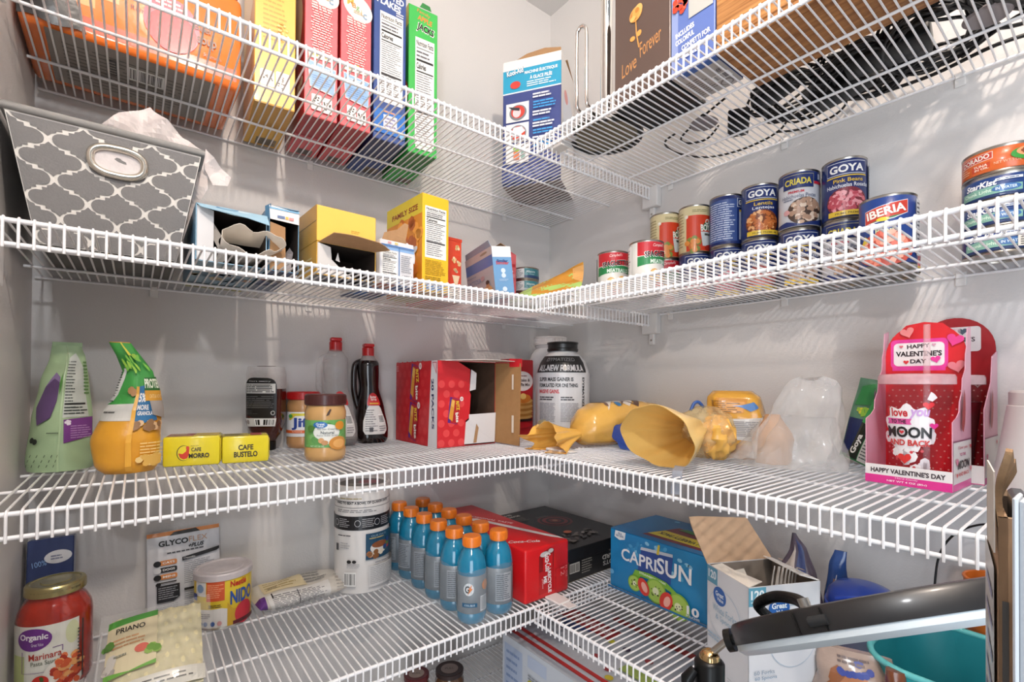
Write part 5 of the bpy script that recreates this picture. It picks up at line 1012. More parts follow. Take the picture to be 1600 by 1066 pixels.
fp = obj('front_panel', plate([(-w/2, -d/2 - 0.0004, 0), (-w/2 + 0.072, -d/2 - 0.0004, 0), (-w/2 + 0.074, -d/2 - 0.0004, 0.058), (-w/2 + 0.084, -d/2 - 0.0004, 0.064), (-w/2 + 0.088, -d/2 - 0.0004, 0.118), (-w/2 + 0.084, -d/2 - 0.0004, 0.126), (-w/2 + 0.086, -d/2 - 0.0004, 0.176), (-w/2 + 0.05, -d/2 - 0.0004, h), (-w/2, -d/2 - 0.0004, h)], 0.0012), card('#cf2630'), t)
Pf = Panel(fp, w, h, lambda u, v, e: Vector(((u - .5) * w, -d / 2 - 0.001 - e, v * h)))
dots(Pf, 0.06, 0.05, 0.45, 0.84); snackpack(Pf, 0.27, 0.42, 0.62)
obj('torn_tab', plate([(-w/2 + 0.084, -d/2 - 0.002, 0.126), (-w/2 + 0.1, -d/2 - 0.003, 0.13), (-w/2 + 0.102, -d/2 - 0.003, 0.168), (-w/2 + 0.088, -d/2 - 0.002, 0.176)], 0.001), card('#dcdadb'), t)
o = obj('bottom_flap', plate([(-w/2 + 0.070, -d/2 - 0.002, 0.004), (w/2 - 0.004, -d/2 - 0.003, 0.004), (w/2 - 0.002, -d/2 - 0.004, 0.074), (-w/2 + 0.082, -d/2 - 0.003, 0.072), (-w/2 + 0.082, -d/2 - 0.003, 0.06), (-w/2 + 0.074, -d/2 - 0.002, 0.054)], 0.001), card('#dedcdd'), t)
obj('glue_scar', plate([(-w/2 + 0.094, -d/2 - 0.0044, 0.006), (-w/2 + 0.102, -d/2 - 0.0044, 0.006), (-w/2 + 0.108, -d/2 - 0.0044, 0.04), (-w/2 + 0.102, -d/2 - 0.0044, 0.05), (-w/2 + 0.098, -d/2 - 0.0044, 0.03)], 0.0008), KRAFT, t)
KF = mat('#a27a4e', rough=0.85, noise=0.1, scale=80)
o = obj('side_flap', plate([(w/2, -d/2, 0.003), (w/2 + 0.008, -d/2 - 0.082, 0.0012), (w/2 + 0.010, -d/2 - 0.084, h - 0.004), (w/2, -d/2, h - 0.002)], 0.0016), KF, t)
obj('glue_strip', plate([(w/2 + 0.004, -d/2 - 0.06, 0.03), (w/2 + 0.0046, -d/2 - 0.066, 0.03), (w/2 + 0.0046, -d/2 - 0.066, 0.07), (w/2 + 0.004, -d/2 - 0.06, 0.07)], 0.0006), card('#d9cfc0'), o, loc=(-0.0012, 0, 0)); obj('glue_strip', plate([(w/2 + 0.004, -d/2 - 0.06, 0.13), (w/2 + 0.0046, -d/2 - 0.065, 0.13), (w/2 + 0.0046, -d/2 - 0.065, 0.165), (w/2 + 0.004, -d/2 - 0.06, 0.165)], 0.0006), card('#d9cfc0'), o, loc=(-0.0012, 0, 0))
obj('top_flap', sheet(lambda u, v: Vector((-w/2 + 0.006 + (w - 0.002) * u + 0.018 * v * u, -d/2 - 0.066 * v * (0.35 + 0.65 * min(1, 2.2 * u)), h + 0.001 - 0.002 * v + 0.003 * math.sin(3 * u) * v)), 12, 6, 0.0012), card('#e6e0d8'), t, smooth=40)
obj('top_tab', plate([(w/2 + 0.004, -d/2 - 0.05, h - 0.012), (w/2 + 0.011, -d/2 - 0.086, h - 0.012), (w/2 + 0.011, -d/2 - 0.086, h + 0.006), (w/2 + 0.004, -d/2 - 0.05, h + 0.008)], 0.0022), card('#c8202a'), t)
# pancake mix
w, d, h = 0.094, 0.055, 0.209
t = placed('pancake_mix_box', 'red pancake mix box with a stack of pancakes pictured, behind the red carton', 'box', (-0.286, -0.152), w, d, 3, 4.0)
carton(t, w, d, h, '#b3161f'); end_flaps(t, w, d, h, '#a8141c', '#a8141c'); f = faces_of(t, w, d, h)['front']
f.ell(0.56, 0.72, 0.42, 0.13, '#e4dcda'); f.ell(0.36, 0.86, 0.15, 0.055, '#3a62a0'); f.txt('Great', 0.36, 0.868, w=0.2, h=0.03, col='#dfe6ee', bold=0.03); f.lines(0.3, 0.78, 0.8, 0.8, 1, '#8a5a5a', 0.6); f.txt('Pancake &', 0.56, 0.735, w=0.58, h=0.04, col='#5a4a4a', bold=0.02); f.txt('Waffle Mix', 0.56, 0.675, w=0.58, h=0.04, col='#5a4a4a', bold=0.02)
for i in range(7): f.ell(0.58, 0.25 + 0.035 * i, 0.38, 0.034, ('#d8a860', '#b87c34')[i % 2], 'pancake_picture')
f.ell(0.58, 0.49, 0.3, 0.06, '#c8762a'); f.ell(0.56, 0.52, 0.12, 0.04, '#e6c070'); f.poly([(0.2, 0.22), (0.95, 0.22), (0.9, 0.19), (0.26, 0.19)], '#2a0e0e'); f.ell(0.5, 0.14, 0.4, 0.04, '#c81c26')
# supplement tubs
def tub(label, x, y, R, h, lid, rl, wrapc, nm='supplement_tub'):
    t = thing(nm, label, 'tub', (x, y, Z3 + 0.0004), face_cam(x, y)); b = h - 0.024
    obj('tub_body', lathe([(0, 0.003), (R - 0.006, 0.0), (R - 0.001, 0.004), (R, 0.012), (R, b - 0.062), (R - 0.002, b - 0.05), (R - 0.010, b - 0.028), (R - 0.024, b - 0.01), (rl + 0.002, b - 0.004), (rl - 0.001, b)], 52), mat('#d9d9db', rough=0.35, coat=0.3, noise=0.02), t, smooth=40)
    obj('lid', lathe([(rl - 0.002, b - 0.001), (rl + 0.004, b - 0.0002), (rl + 0.005, b + 0.006), (rl + 0.003, b + 0.008), (rl + 0.003, b + 0.018), (rl + 0.005, b + 0.02), (rl + 0.0045, b + 0.0235), (0, b + 0.024)], 52), mat(lid, rough=0.35, coat=0.2), t, smooth=30)
    return t, b
t, b = tub('white protein tub with a black lid and black lettering', -0.190, -0.262, 0.070, 0.2525, '#141414', 0.036, None)
P = can_panel(t, 0.0702, 0.01, b - 0.058, du=0.02); P.rect(0.2, 0, 0.8, 1, '#d6d7da', 'paper_label')
P.txt('SUPER MASS GAINER IS', 0.455, 0.905, w=0.215, h=0.062, col='#2c2c30', bold=0.05); P.txt('FORMULATED FOR ONE THING:', 0.47, 0.81, w=0.245, h=0.062, col='#2c2c30', bold=0.05); P.txt('MASSIVE GAINS.', 0.415, 0.715, w=0.135, h=0.062, col='#c4363e', bold=0.06)
P.lines(0.35, 0.57, 0.45, 0.64, 2, '#4a4a50', 0.55); P.lines(0.49, 0.57, 0.57, 0.64, 2, '#4a4a50', 0.55); P.lines(0.35, 0.24, 0.46, 0.54, 13, '#a3a4aa', 0.5, ragged=0.1); P.lines(0.49, 0.24, 0.6, 0.54, 13, '#a3a4aa', 0.5, ragged=0.1); P.txt('DYMATIZED', 0.625, 0.7, w=0.145, h=0.1, col='#2c2c30', rot=-90, bold=0.05) if False else P.txt('DYMATIZED', 0.63, 0.66, w=0.2, h=0.045, col='#2c2c30', rot=-90, bold=0.05)
P.poly([(0.615, 0.34), (0.645, 0.34), (0.642, 0.42), (0.63, 0.46), (0.618, 0.42)], '#b84a50', 'flame_emblem'); P.poly([(0.624, 0.34), (0.637, 0.34), (0.63, 0.42)], '#d6d7da', 'flame_emblem'); P.blobs(0.38, 0.13, 0.05, 0.1, 16, 0.008, ['#d6cfae', '#cfc49a', '#e0dabc'], 'powder_picture', 1, 4)
Hb = b
def shoulder(u, v, e):
    K2 = [(0.0, 0.0700, Hb - 0.06), (0.3, 0.0682, Hb - 0.05), (0.65, 0.0602, Hb - 0.028), (1.0, 0.0475, Hb - 0.0115)]
    for i in range(3):
        if v <= K2[i + 1][0] or i == 2:
            q = (v - K2[i][0]) / (K2[i + 1][0] - K2[i][0]); r = K2[i][1] + q * (K2[i + 1][1] - K2[i][1]); z = K2[i][2] + q * (K2[i + 1][2] - K2[i][2]); break
    a = -pi / 2 + (u - 0.5) * 2 * pi; return Vector(((r + e + 0.0006) * math.cos(a), (r + e + 0.0006) * math.sin(a), z + e))
S = Panel(t, 0.4, 0.06, shoulder, du=0.02, dv=0.3); S.rect(0.31, 0.12, 0.66, 0.95, '#1e1e20', 'black_band'); S.txt('ALL-NEW FORMULA', 0.485, 0.36, w=0.3, h=0.3, col='#c9c9cc', bold=0.06); S.txt('DYMATIZED', 0.485, 0.74, w=0.2, h=0.18, col='#8c8c90')
t, b = tub('plain white tub with a white lid standing behind the black lidded tub', -0.1, -0.115, 0.066, 0.282, '#e2dedc', 0.044, None)
obj('lid_ribs', merge(*[xf(box(0.0468, 0.0484, -0.0006, 0.0006, b + 0.004, b + 0.019), Matrix.Rotation(2 * pi * i / 60, 4, 'Z')) for i in range(60)]), mat('#e2dedc', rough=0.35, coat=0.2), t)['kind'] = 'stuff'

# ================================================================ third shelf, right wall
BREAD = mat('#c98a4e', rough=0.8, noise=0.25, scale=40, bump=0.3)
def axis_loft(K, wob=0.0, seed=0):
    """rings along local x: keys (t, x, cy, cz, half width y, half height z, squareness)"""
    rnd = random.Random(seed); ph = [(rnd.randint(3, 9), rnd.uniform(4, 16), rnd.uniform(0, 6)) for _ in range(5)]
    def fn(u, v, h=0.0):
        x, cy, cz, hw, hh, e = lerp_keys(K, v); a = 2 * pi * u; c, s = math.cos(a), math.sin(a)
        w = 1 + wob * sum(math.sin(k * a + q * v + p) for k, q, p in ph) / 2.2
        yy = math.copysign(abs(c) ** (2 / e), c); zz = math.copysign(abs(s) ** (2 / e), s)
        return Vector((x, cy + yy * (hw * w + h), max(0.0003, cz + zz * (hh * w + h))))
    return fn
def axis_obj(name, fn, m, parent, nu=44, nv=24, v0=0.0, v1=1.0, smooth=50, capped=True):
    V = [fn(i / nu, v0 + (v1 - v0) * j / nv) for j in range(nv + 1) for i in range(nu)]
    F = [[j * nu + i, j * nu + (i + 1) % nu, (j + 1) * nu + (i + 1) % nu, (j + 1) * nu + i] for j in range(nv) for i in range(nu)]
    if capped: F += [list(range(nu))[::-1], [nv * nu + i for i in range(nu)]]
    return obj(name, (V, F), m, parent, smooth=smooth)
AMBER = foil('#edb85a', 0.3, 0.2, 45)
# long loaf in an amber bag
t = thing('bread_bag', 'amber bread bag with a twisted frilled end, lying in front of the protein tub', 'bread', (-0.395, -0.392, Z3 + 0.0004), math.radians(-5))
K = [(0.0, 0.112, 0.0, 0.034, 0.02, 0.018, 2), (0.1, 0.135, 0, 0.044, 0.046, 0.040, 2.2), (0.3, 0.18, 0, 0.051, 0.056, 0.050, 2.6), (0.75, 0.31, 0, 0.052, 0.056, 0.051, 2.8), (0.93, 0.365, 0, 0.050, 0.05, 0.046, 2.4), (1, 0.385, 0, 0.048, 0.03, 0.03, 2)]
fn = axis_loft(K, 0.03, 3); axis_obj('bag_body', fn, AMBER, t)
def frill(u, v):
    a = 2 * pi * u; r = 0.017 + 0.035 * v ** 1.3; r *= 1 + 0.20 * math.sin(7 * a + 1) * v + 0.1 * math.sin(11 * a) * v
    return Vector((0.116 - 0.105 * v - 0.015 * v * math.sin(5 * a), r * 1.15 * math.cos(a) - 0.008 * v, max(0.0004, 0.030 - 0.012 * v + r * 0.72 * math.sin(a))))
obj('frilled_end', sheet(frill, 70, 12, 0.0004), AMBER, t, smooth=60)
obj('twist_tie', tube([(0.117, 0.019 * math.cos(2 * pi * i / 16), 0.030 + 0.017 * math.sin(2 * pi * i / 16)) for i in range(16)], 0.0022, 6, closed=True), mat('#d98a2c', rough=0.5), t, smooth=60)
P = Panel(t, 0.25, 0.3, lambda u, v, e: fn(0.52 + 0.46 * (1 - v), 0.05 + 0.95 * u, e + 0.0005), du=0.05, dv=0.05)       # side towards the aisle, v up
P.rect(0.42, 0.46, 0.62, 0.70, '#5a2c14', 'barcode_frame'); P.bars(0.435, 0.48, 0.605, 0.68, 12); P.poly([(0.3, 0.70), (0.6, 0.72), (0.96, 0.66), (0.96, 0.74), (0.6, 0.78), (0.3, 0.76)], '#c58a58', 'clear_window'); P.poly([(0.63, 0.46), (0.92, 0.42), (0.95, 0.64), (0.64, 0.66)], '#9aa4b4', 'clear_window'); P.blobs(0.66, 0.5, 0.03, 0.08, 8, 0.008, ['#8a4a20', '#a86030'], seed=3)
T = Panel(t, 0.25, 0.09, lambda u, v, e: fn(0.42 - 0.3 * v, 0.05 + 0.95 * u, e + 0.0005), du=0.05, dv=0.1)
T.poly([(0.22, 0.1), (0.4, 0.5), (0.5, 0.2), (0.62, 0.55), (0.75, 0.3), (0.8, 0.9), (0.3, 0.9)], '#e6ddd2', 'white_print'); T.poly([(0.42, 0.2), (0.5, 0.6), (0.56, 0.3), (0.66, 0.7), (0.7, 0.6), (0.58, 0.15), (0.5, 0.45)], '#5a3a28', 'brown_print'); T.ell(0.4, 0.3, 0.03, 0.1, '#3a7cb0'); T.poly([(0.24, 0.2), (0.36, 0.7), (0.33, 0.75), (0.22, 0.3)], '#7a5a48', 'brown_print')
# blue bread bag
t = thing('bread_bag', 'crumpled blue end of a bread bag between the two yellow bags', 'bread', (-0.155, -0.515, Z3 + 0.0004), math.radians(-8))
K = [(0, -0.075, 0, 0.03, 0.045, 0.03, 2), (0.25, -0.06, 0, 0.038, 0.036, 0.036, 2), (0.42, -0.035, 0, 0.032, 0.024, 0.026, 2), (0.6, 0.0, 0, 0.036, 0.042, 0.035, 2.2), (0.9, 0.10, 0, 0.038, 0.045, 0.037, 2.4), (1, 0.12, 0, 0.036, 0.03, 0.03, 2)]
fn = axis_loft(K, 0.12, 9); axis_obj('blue_tail', fn, foil('#2450b4', 0.45, 0.25, 60), t, 50, 16, 0, 0.45); fn2 = axis_loft(K, 0.03, 2); axis_obj('bag_body', fn2, film('#e8e0d8', 0.4, 0.12, 0.3), t, 40, 14, 0.44, 1.0)
axis_obj('bread_roll', lambda u, v: fn2(u, v, -0.004), BREAD, t, 36, 10, 0.55, 0.97)
# big open amber bag
t = thing('bread_bag', 'large open empty yellow plastic bag with its wide mouth facing the room', 'bread', (-0.318, -0.680, Z3 + 0.0004), math.radians(12))
def mouth(u, v, h=0.0):
    """v = 0 at the mouth, 1 at the gathered neck; local x runs away from the mouth"""
    a = 2 * pi * u; w = (0.068 - 0.046 * v ** 1.25); hh = (0.054 - 0.036 * v ** 1.2)
    cr = 1 + (0.02 + 0.07 * v) * math.sin(8 * a + 3 * v) + 0.03 * v * math.sin(13 * a) + 0.04 * (1 - v) * math.cos(3 * a + 0.5)
    x = -0.075 + 0.15 * v - 0.028 * (1 - v) * math.sin(a) + 0.012 * (1 - v) * math.cos(a)
    return Vector((x, (w * cr + h) * math.cos(a) - 0.01 * v, max(0.0004, 0.056 + 0.004 * v + (hh * cr + h) * math.sin(a))))
AM2 = mat('#f6d080', rough=0.3, coat=0.2, noise=0.04, bump=0.2, scale=40)
obj('bag_mouth', sheet(lambda u, v: mouth(u, v), 72, 22, 0.0004), AM2, t, smooth=60)
obj('bag_lining', sheet(lambda u, v: mouth(1 - u, v, -0.0009), 72, 18, 0.0002), mat('#f8d07c', rough=0.35, coat=0.1, noise=0.04, bump=0.2), t, smooth=60)
def clump(u, v, R=(0.05, 0.055, 0.05), C0=(0.105, -0.02, 0.053), s=5, amp=0.12):
    a, b = 2 * pi * u, pi * (v - 0.5); q = 1 + amp * (math.sin(5 * a + 3 * b + s) + math.sin(9 * a - 7 * b + 2 * s) * 0.6 + math.sin(13 * b + s) * 0.4) * 0.6 * math.cos(b)
    return Vector((C0[0] + R[0] * q * math.cos(b) * math.cos(a), C0[1] + R[1] * q * math.cos(b) * math.sin(a), max(0.0004, C0[2] + R[2] * q * math.sin(b))))
obj('clear_neck', sheet(lambda u, v: clump(u, v), 48, 26), film('#f3dfae', 0.3, 0.06, 0.5, 60), t, smooth=40)
obj('crumpled_tail', sheet(lambda u, v: clump(u, v, (0.035, 0.03, 0.042), (0.098, -0.045, 0.045), 2, 0.2), 40, 22), AMBER, t, smooth=40)
obj('twist_tie', tube(catmull([(0.085, 0.0, 0.094), (0.092, -0.004, 0.108), (0.1, -0.01, 0.110), (0.108, -0.016, 0.100)], 5), 0.0032, 8), mat('#34589c', rough=0.4), t, smooth=60)
obj('bag_tail_strip', sheet(lambda u, v: Vector((-0.07 - 0.034 * v, -0.046 + 0.016 * u - 0.006 * v, 0.012 - 0.009 * v - (0.03 * max(0, v - 0.6) / 0.4))), 3, 12, 0.0004), film('#aab0bc', 0.6, 0.15, 0.1), t, smooth=60)
# sliced loaf in a printed bag
t = thing('bread_bag', 'upright gold printed bread bag with a white nutrition panel and blue stripe', 'bread', (-0.118, -0.690, Z3 + 0.0004), math.radians(-68))
K = [(0, 0, 0, 0.05, 0.036, 4), (0.1, 0, 0, 0.054, 0.042, 4), (0.6, 0, 0, 0.053, 0.042, 4), (0.9, -0.003, 0, 0.048, 0.036, 3.6), (1, -0.006, 0.004, 0.036, 0.022, 3)]
fn = loft_fn(K, 0.132, 0.04, 5); loft_obj('bag_body', fn, foil('#d9a03c', 0.35, 0.2, 45), t, 48, 22)
P = loft_panel(t, fn, 0.3, 0.132, du=0.02, dv=0.07)
P.poly([(0.40, 0.30), (0.62, 0.26), (0.66, 0.62), (0.44, 0.58)], '#d6d4d2', 'nutrition_table'); P.lines(0.5, 0.33, 0.63, 0.56, 9, '#7a7a80', 0.4); P.bars(0.41, 0.34, 0.49, 0.5, 9); P.poly([(0.38, 0.66), (0.44, 0.9), (0.56, 0.88), (0.52, 0.68)], '#c9871f', 'gold_field'); P.lines(0.4, 0.68, 0.52, 0.86, 6, '#6a4a14', 0.4); P.poly([(0.5, 0.78), (0.6, 0.84), (0.64, 0.76), (0.56, 0.70)], '#4a78b4', 'blue_stripe'); P.poly([(0.36, 0.0), (0.64, 0.0), (0.64, 0.2), (0.36, 0.22)], '#b9783a', 'bread_window')
# clear plastic bag
t = thing('plastic_bag', 'clear crumpled plastic bag standing in a peak beside the green wrappers', 'plastic bag', (-0.150, -0.808, Z3 + 0.0004), math.radians(-72))
K = [(0, -0.010, -0.004, 0.090, 0.052, 2.8), (0.06, -0.006, -0.003, 0.087, 0.052, 2.6), (0.35, 0.010, 0.0, 0.068, 0.042, 2.3), (0.65, 0.024, 0.004, 0.052, 0.032, 2.2), (0.88, 0.032, 0.006, 0.042, 0.02, 2.2), (0.96, 0.032, 0.006, 0.034, 0.011, 2.2), (1.0, 0.030, 0.006, 0.018, 0.004, 2)]
base = loft_fn(K, 0.156)
def crease(u, v, h=0.0):
    p = base(u, v, h); tri = lambda z: abs(((z) % 2) - 1) * 2 - 1
    q = 0.0055 * tri(8 * u + 1.6 * v + 0.3) + 0.0045 * tri(14 * u - 2.2 * v) + 0.003 * tri(4 * u + 3.1 * v + 0.8) + 0.0018 * tri(26 * u + 3 * v)
    c = Vector((p.x - 0.015, p.y, 0)); c = c.normalized() if c.length > 1e-6 else c
    p = p + c * q * (0.35 + 0.65 * math.sin(pi * min(1, v + 0.12))); p.z = max(0.0004, p.z + 0.004 * tri(5 * u + 0.4) * v); return p
BAGF = film('#f4f4f4', 0.24, 0.04, 0.25, 16)
loft_obj('bag_skin', crease, BAGF, t, 110, 40, smooth=22)
b2 = lambda u, v, h=0.0: crease(u + 0.13, v) * 0.8 + Vector((0.004, 0.004, 0.0002))
loft_obj('inner_fold', b2, film('#f0f0f0', 0.14, 0.05, 0.3, 18), t, 80, 26, 0.0, 0.7, smooth=22)
o = loft_obj('roll_scrap', loft_fn([(0, -0.03, 0.01, 0.03, 0.02, 2), (0.5, -0.03, 0.01, 0.034, 0.024, 2), (1, -0.03, 0.01, 0.012, 0.01, 2)], 0.09, 0.05, 3), mat('#c89a72', rough=0.8, noise=0.2), t, 24, 10, 0.0, 1.0)
obj('loose_corner', sheet(lambda u, v: Vector((-0.05 - 0.07 * u, 0.04 - 0.085 * v + 0.01 * u, 0.003 + (0.085 * (1 - u) ** 1.3) * math.sin(pi * (0.15 + 0.8 * v)) * (1 - 0.3 * v) + 0.004 * abs(math.sin(9 * u + 6 * v)))), 14, 14, 0.0004), BAGF, t, smooth=22)
# green snack wrappers
for i, (x, y, rz, tilt, lb) in enumerate(((-0.085, -0.886, -1.75, 0.35, 'green and black foil wrapper leaning nearer the valentine box'), (-0.045, -0.868, -1.6, 0.2, 'green and navy foil wrapper leaning behind the first wrapper'))):
    t = thing('snack_wrapper', lb, 'wrapper', (x, y, Z3 + 0.001), 0, 'green wrappers on the third shelf')
    t.rotation_euler = Matrix.Rotation(rz, 4, 'Z').to_euler(); W_, H_ = 0.045, 0.148
    M = Matrix.Rotation(-tilt * 0.5, 4, 'X') @ Matrix.Rotation(tilt, 4, 'Y')
    front = lambda u, v, h=0.0, s=1: M @ Vector(((u - 0.5) * W_, -s * (0.007 * (max(0, (1 - (2 * u - 1) ** 2)) ** 0.5) * (max(0, 1 - (2 * v - 1) ** 6)) ** 0.5 + h) + 0.0015 * math.sin(9 * v + 4 * u), 0.010 + v * H_))
    obj('foil', merge(sheet(lambda u, v: front(u, v), 10, 24), sheet(lambda u, v: front(1 - u, v, 0, -1), 10, 24)), foil('#3f9a5c' if i == 0 else '#5a8a70', 0.3, 0.25, 50), t, smooth=60)
    P = Panel(t, W_, H_, lambda u, v, e: front(u, v, e + 0.0006), du=0.12, dv=0.06)
    if i == 0:
        P.rect(0.02, 0.02, 0.42, 0.46, '#16231c', 'black_field'); P.txt('Goya', 0.22, 0.2, w=0.8, h=0.09, col='#f0f2f0', rot=88, bold=0.04); P.rect(0.45, 0.02, 0.98, 0.62, '#d3d3cf', 'ingredients_panel'); P.lines(0.5, 0.05, 0.94, 0.58, 14, '#55585a', 0.4); P.txt('Tropical Mix', 0.3, 0.62, w=1.1, h=0.06, col='#dfeadf', rot=86); P.rect(0.02, 0.46, 0.3, 0.97, '#2f9a4a', 'green_field')
    else:
        P.rect(0.05, 0.05, 0.95, 0.5, '#1a2a5c', 'navy_field'); P.blobs(0.4, 0.6, 0.3, 0.06, 14, 0.004, ['#d9d23c', '#8fc23c'], 'flower_print', 0.6, 4); P.poly([(0.1, 0.66), (0.9, 0.7), (0.7, 0.96), (0.2, 0.9)], '#2f8a4a', 'green_field')
# valentine tumblers in their cartons
PINK, RED = '#e0409a', '#c81e28'
def valentine(label, x, y, rz, main=True):
    t = thing('gift_tumbler_box', label, 'gift box', (x, y, Z3 + 0.0004), rz, 'valentine tumbler boxes'); w, d = 0.100, 0.097; hb = 0.0275; c = 0.0011
    obj('tray_floor', box(-w/2, w/2, -d/2, d/2, 0, c), card('#d9368e'), t)
    obj('front_band', box(-w/2, w/2, -d/2, -d/2 + c, c, hb), card('#e6e2e2'), t)
    def side(sx):
        pts = [(-d/2 + c, c), (d/2, c), (d/2, 0.232), (d/2 - 0.018, 0.228), (d/2 - 0.022, 0.2), (d/2 - 0.028, 0.19), (d/2 - 0.03, 0.168), (0.004, 0.155), (0.0, 0.135), (-0.012, 0.122), (-0.014, 0.108), (-d/2 + 0.02, 0.10), (-d/2 + c, 0.095)] if main else [(-d/2 + c, c), (d/2, c), (d/2, 0.2), (0.01, 0.19), (0.0, 0.15), (-d/2 + c, 0.11)]
        hole = None
        return obj('side_panel', plate([(sx * (w/2 - c/2), a, b) for a, b in pts], c), card('#d9a0b4'), t)
    for sx in (-1, 1):
        s_ = side(sx)
        Pn = Panel(s_, d, 0.2, (lambda u, v, e, sx=sx: Vector((sx * (w/2 + e), (u - 0.5) * d * sx, v * 0.2))))
        Pn.rect(0.02, 0.006, 0.98, 0.05, '#e0409a', 'pink_band'); Pn.rect(0.02, 0.05, 0.98, 0.34, '#e2dedd', 'white_band'); Pn.rect(0.02, 0.335, 0.98, 0.345, '#8a4a6a')
        if main: Pn.txt('I love you', 0.5, 0.29, w=0.5, h=0.03, col='#c83a5a', shear=0.2); Pn.txt('TO THE', 0.48, 0.245, w=0.3, h=0.02, col='#b83a7a', bold=0.03); Pn.txt('MOON', 0.52, 0.175, w=0.6, h=0.06, col='#2a2426', bold=0.05); Pn.txt('AND BACK', 0.52, 0.11, w=0.56, h=0.026, col='#c83a44', bold=0.03)
        Pn.heart(0.16, 0.2, 0.13, '#d87a9a'); Pn.heart(0.88, 0.13, 0.11, '#e0607a'); Pn.heart(0.86, 0.29, 0.08, '#d84a5a'); Pn.heart(0.12, 0.11, 0.08, '#c83a44')
        Pn.poly([(0.36, 0.42), (0.44, 0.40), (0.52, 0.46), (0.56, 0.56), (0.54, 0.66), (0.48, 0.70), (0.42, 0.62), (0.37, 0.52)], '#9a1420' if sx > 0 else '#8a7a84', 'torn_hole')
    # back card with its arched head
    hz = 0.19 if main else 0.205
    A = [(-w/2 + 0.001, 0.0), (w/2 - 0.001, 0.0), (w/2 - 0.001, hz)] + [((w/2 - 0.001) * math.cos(pi * i / 16), hz + 0.052 * math.sin(pi * i / 16)) for i in range(1, 16)] + [(-w/2 + 0.001, hz)]
    yb = d/2 - 0.0025 if not main else 0.035
    bc = obj('back_card', plate([(a, yb, max(b, c)) for a, b in A], 0.0012), card('#d8222c' if main else '#a81822'), t)
    B = Panel(bc, w, 0.245, lambda u, v, e: Vector(((u - 0.5) * w, yb - 0.0007 - e, v * 0.245)))
    B.many([[((i + 0.5 * (j % 2)) * 0.09 + 0.06 + 0.012 * math.cos(k * pi / 4), 0.08 + j * 0.037 + 0.0049 * math.sin(k * pi / 4)) for k in range(8)] for i in range(10) for j in range(14)], '#f0b4a8', 'polka_dots')
    if main:
        B.poly([(0.02, 0.67), (0.98, 0.67), (0.98, 0.78), (0.9, 0.90), (0.72, 0.975), (0.5, 0.99), (0.28, 0.975), (0.1, 0.90), (0.02, 0.78)], '#d8222c', 'arch_field'); B.rect(0.1, 0.685, 0.75, 0.72, '#e0409a'); B.rrect(0.08, 0.70, 0.78, 0.885, 0.006, '#e0409a'); B.rrect(0.12, 0.715, 0.74, 0.862, 0.006, '#ece8e8', 'white_sign')
        B.txt('HAPPY', 0.43, 0.84, w=0.28, h=0.026, col='#3a2a34', bold=0.03, rot=3); B.txt("VALENTINE'S", 0.43, 0.793, w=0.56, h=0.034, col='#2a2026', bold=0.04); B.txt('DAY', 0.43, 0.745, w=0.2, h=0.026, col='#3a2a34', bold=0.03)
        B.heart(0.28, 0.74, 0.07, '#d8303a'); B.heart(0.64, 0.755, 0.12, '#e0409a', 0.2); B.heart(0.22, 0.84, 0.05, '#e06a7a'); B.heart(0.62, 0.845, 0.05, '#d8a0b8')
        B.heart(0.86, 0.87, 0.2, '#e0408c', -0.3); B.heart(0.88, 0.71, 0.2, '#e0808c', 0.2); B.heart(0.3, 0.93, 0.18, '#e88a8a', 0.3)
        f = Panel(t, w, hb, lambda u, v, e: Vector(((u - 0.5) * w, -d/2 - e, v * hb)))
        f.rect(0, 0, 1, 0.44, '#d8308c', 'pink_band'); f.txt("HAPPY VALENTINE'S DAY", 0.5, 0.70, w=0.86, h=0.26, col='#3a2c34', bold=0.04); f.txt('Hard Candy', 0.5, 0.36, w=0.26, h=0.1, col='#f0d8e6'); f.txt('NET WT 4 OZ (85g)', 0.5, 0.18, w=0.46, h=0.12, col='#f6e8f0', bold=0.02)
    # tumbler
    cy, z0, R0, R1, hc = -0.006, 0.012, 0.031, 0.0425, 0.138
    obj('tumbler', lathe([(0, z0), (R0, z0), (R1, z0 + hc)], 44, cap=False), film('#f4e6ea', 0.02, 0.06, 0.03), t, smooth=50, loc=(0, cy, 0))
    lid = obj('tumbler_lid', lathe([(R1 + 0.0005, z0 + hc - 0.004), (R1 + 0.003, z0 + hc - 0.003), (R1 + 0.003, z0 + hc + 0.007), (R1 + 0.0015, z0 + hc + 0.011), (R1 - 0.004, z0 + hc + 0.012), (0, z0 + hc + 0.011)], 44), film('#f0d8de', 0.45, 0.08, 0.05), t, smooth=40, loc=(0, cy, 0))
    obj('straw', rod((0.012, cy + 0.0, z0 + 0.01), (0.012, cy + 0.004, 0.235), 0.0042, 12), film('#f6e4e6', 0.22, 0.08, 0.05), t, smooth=60)
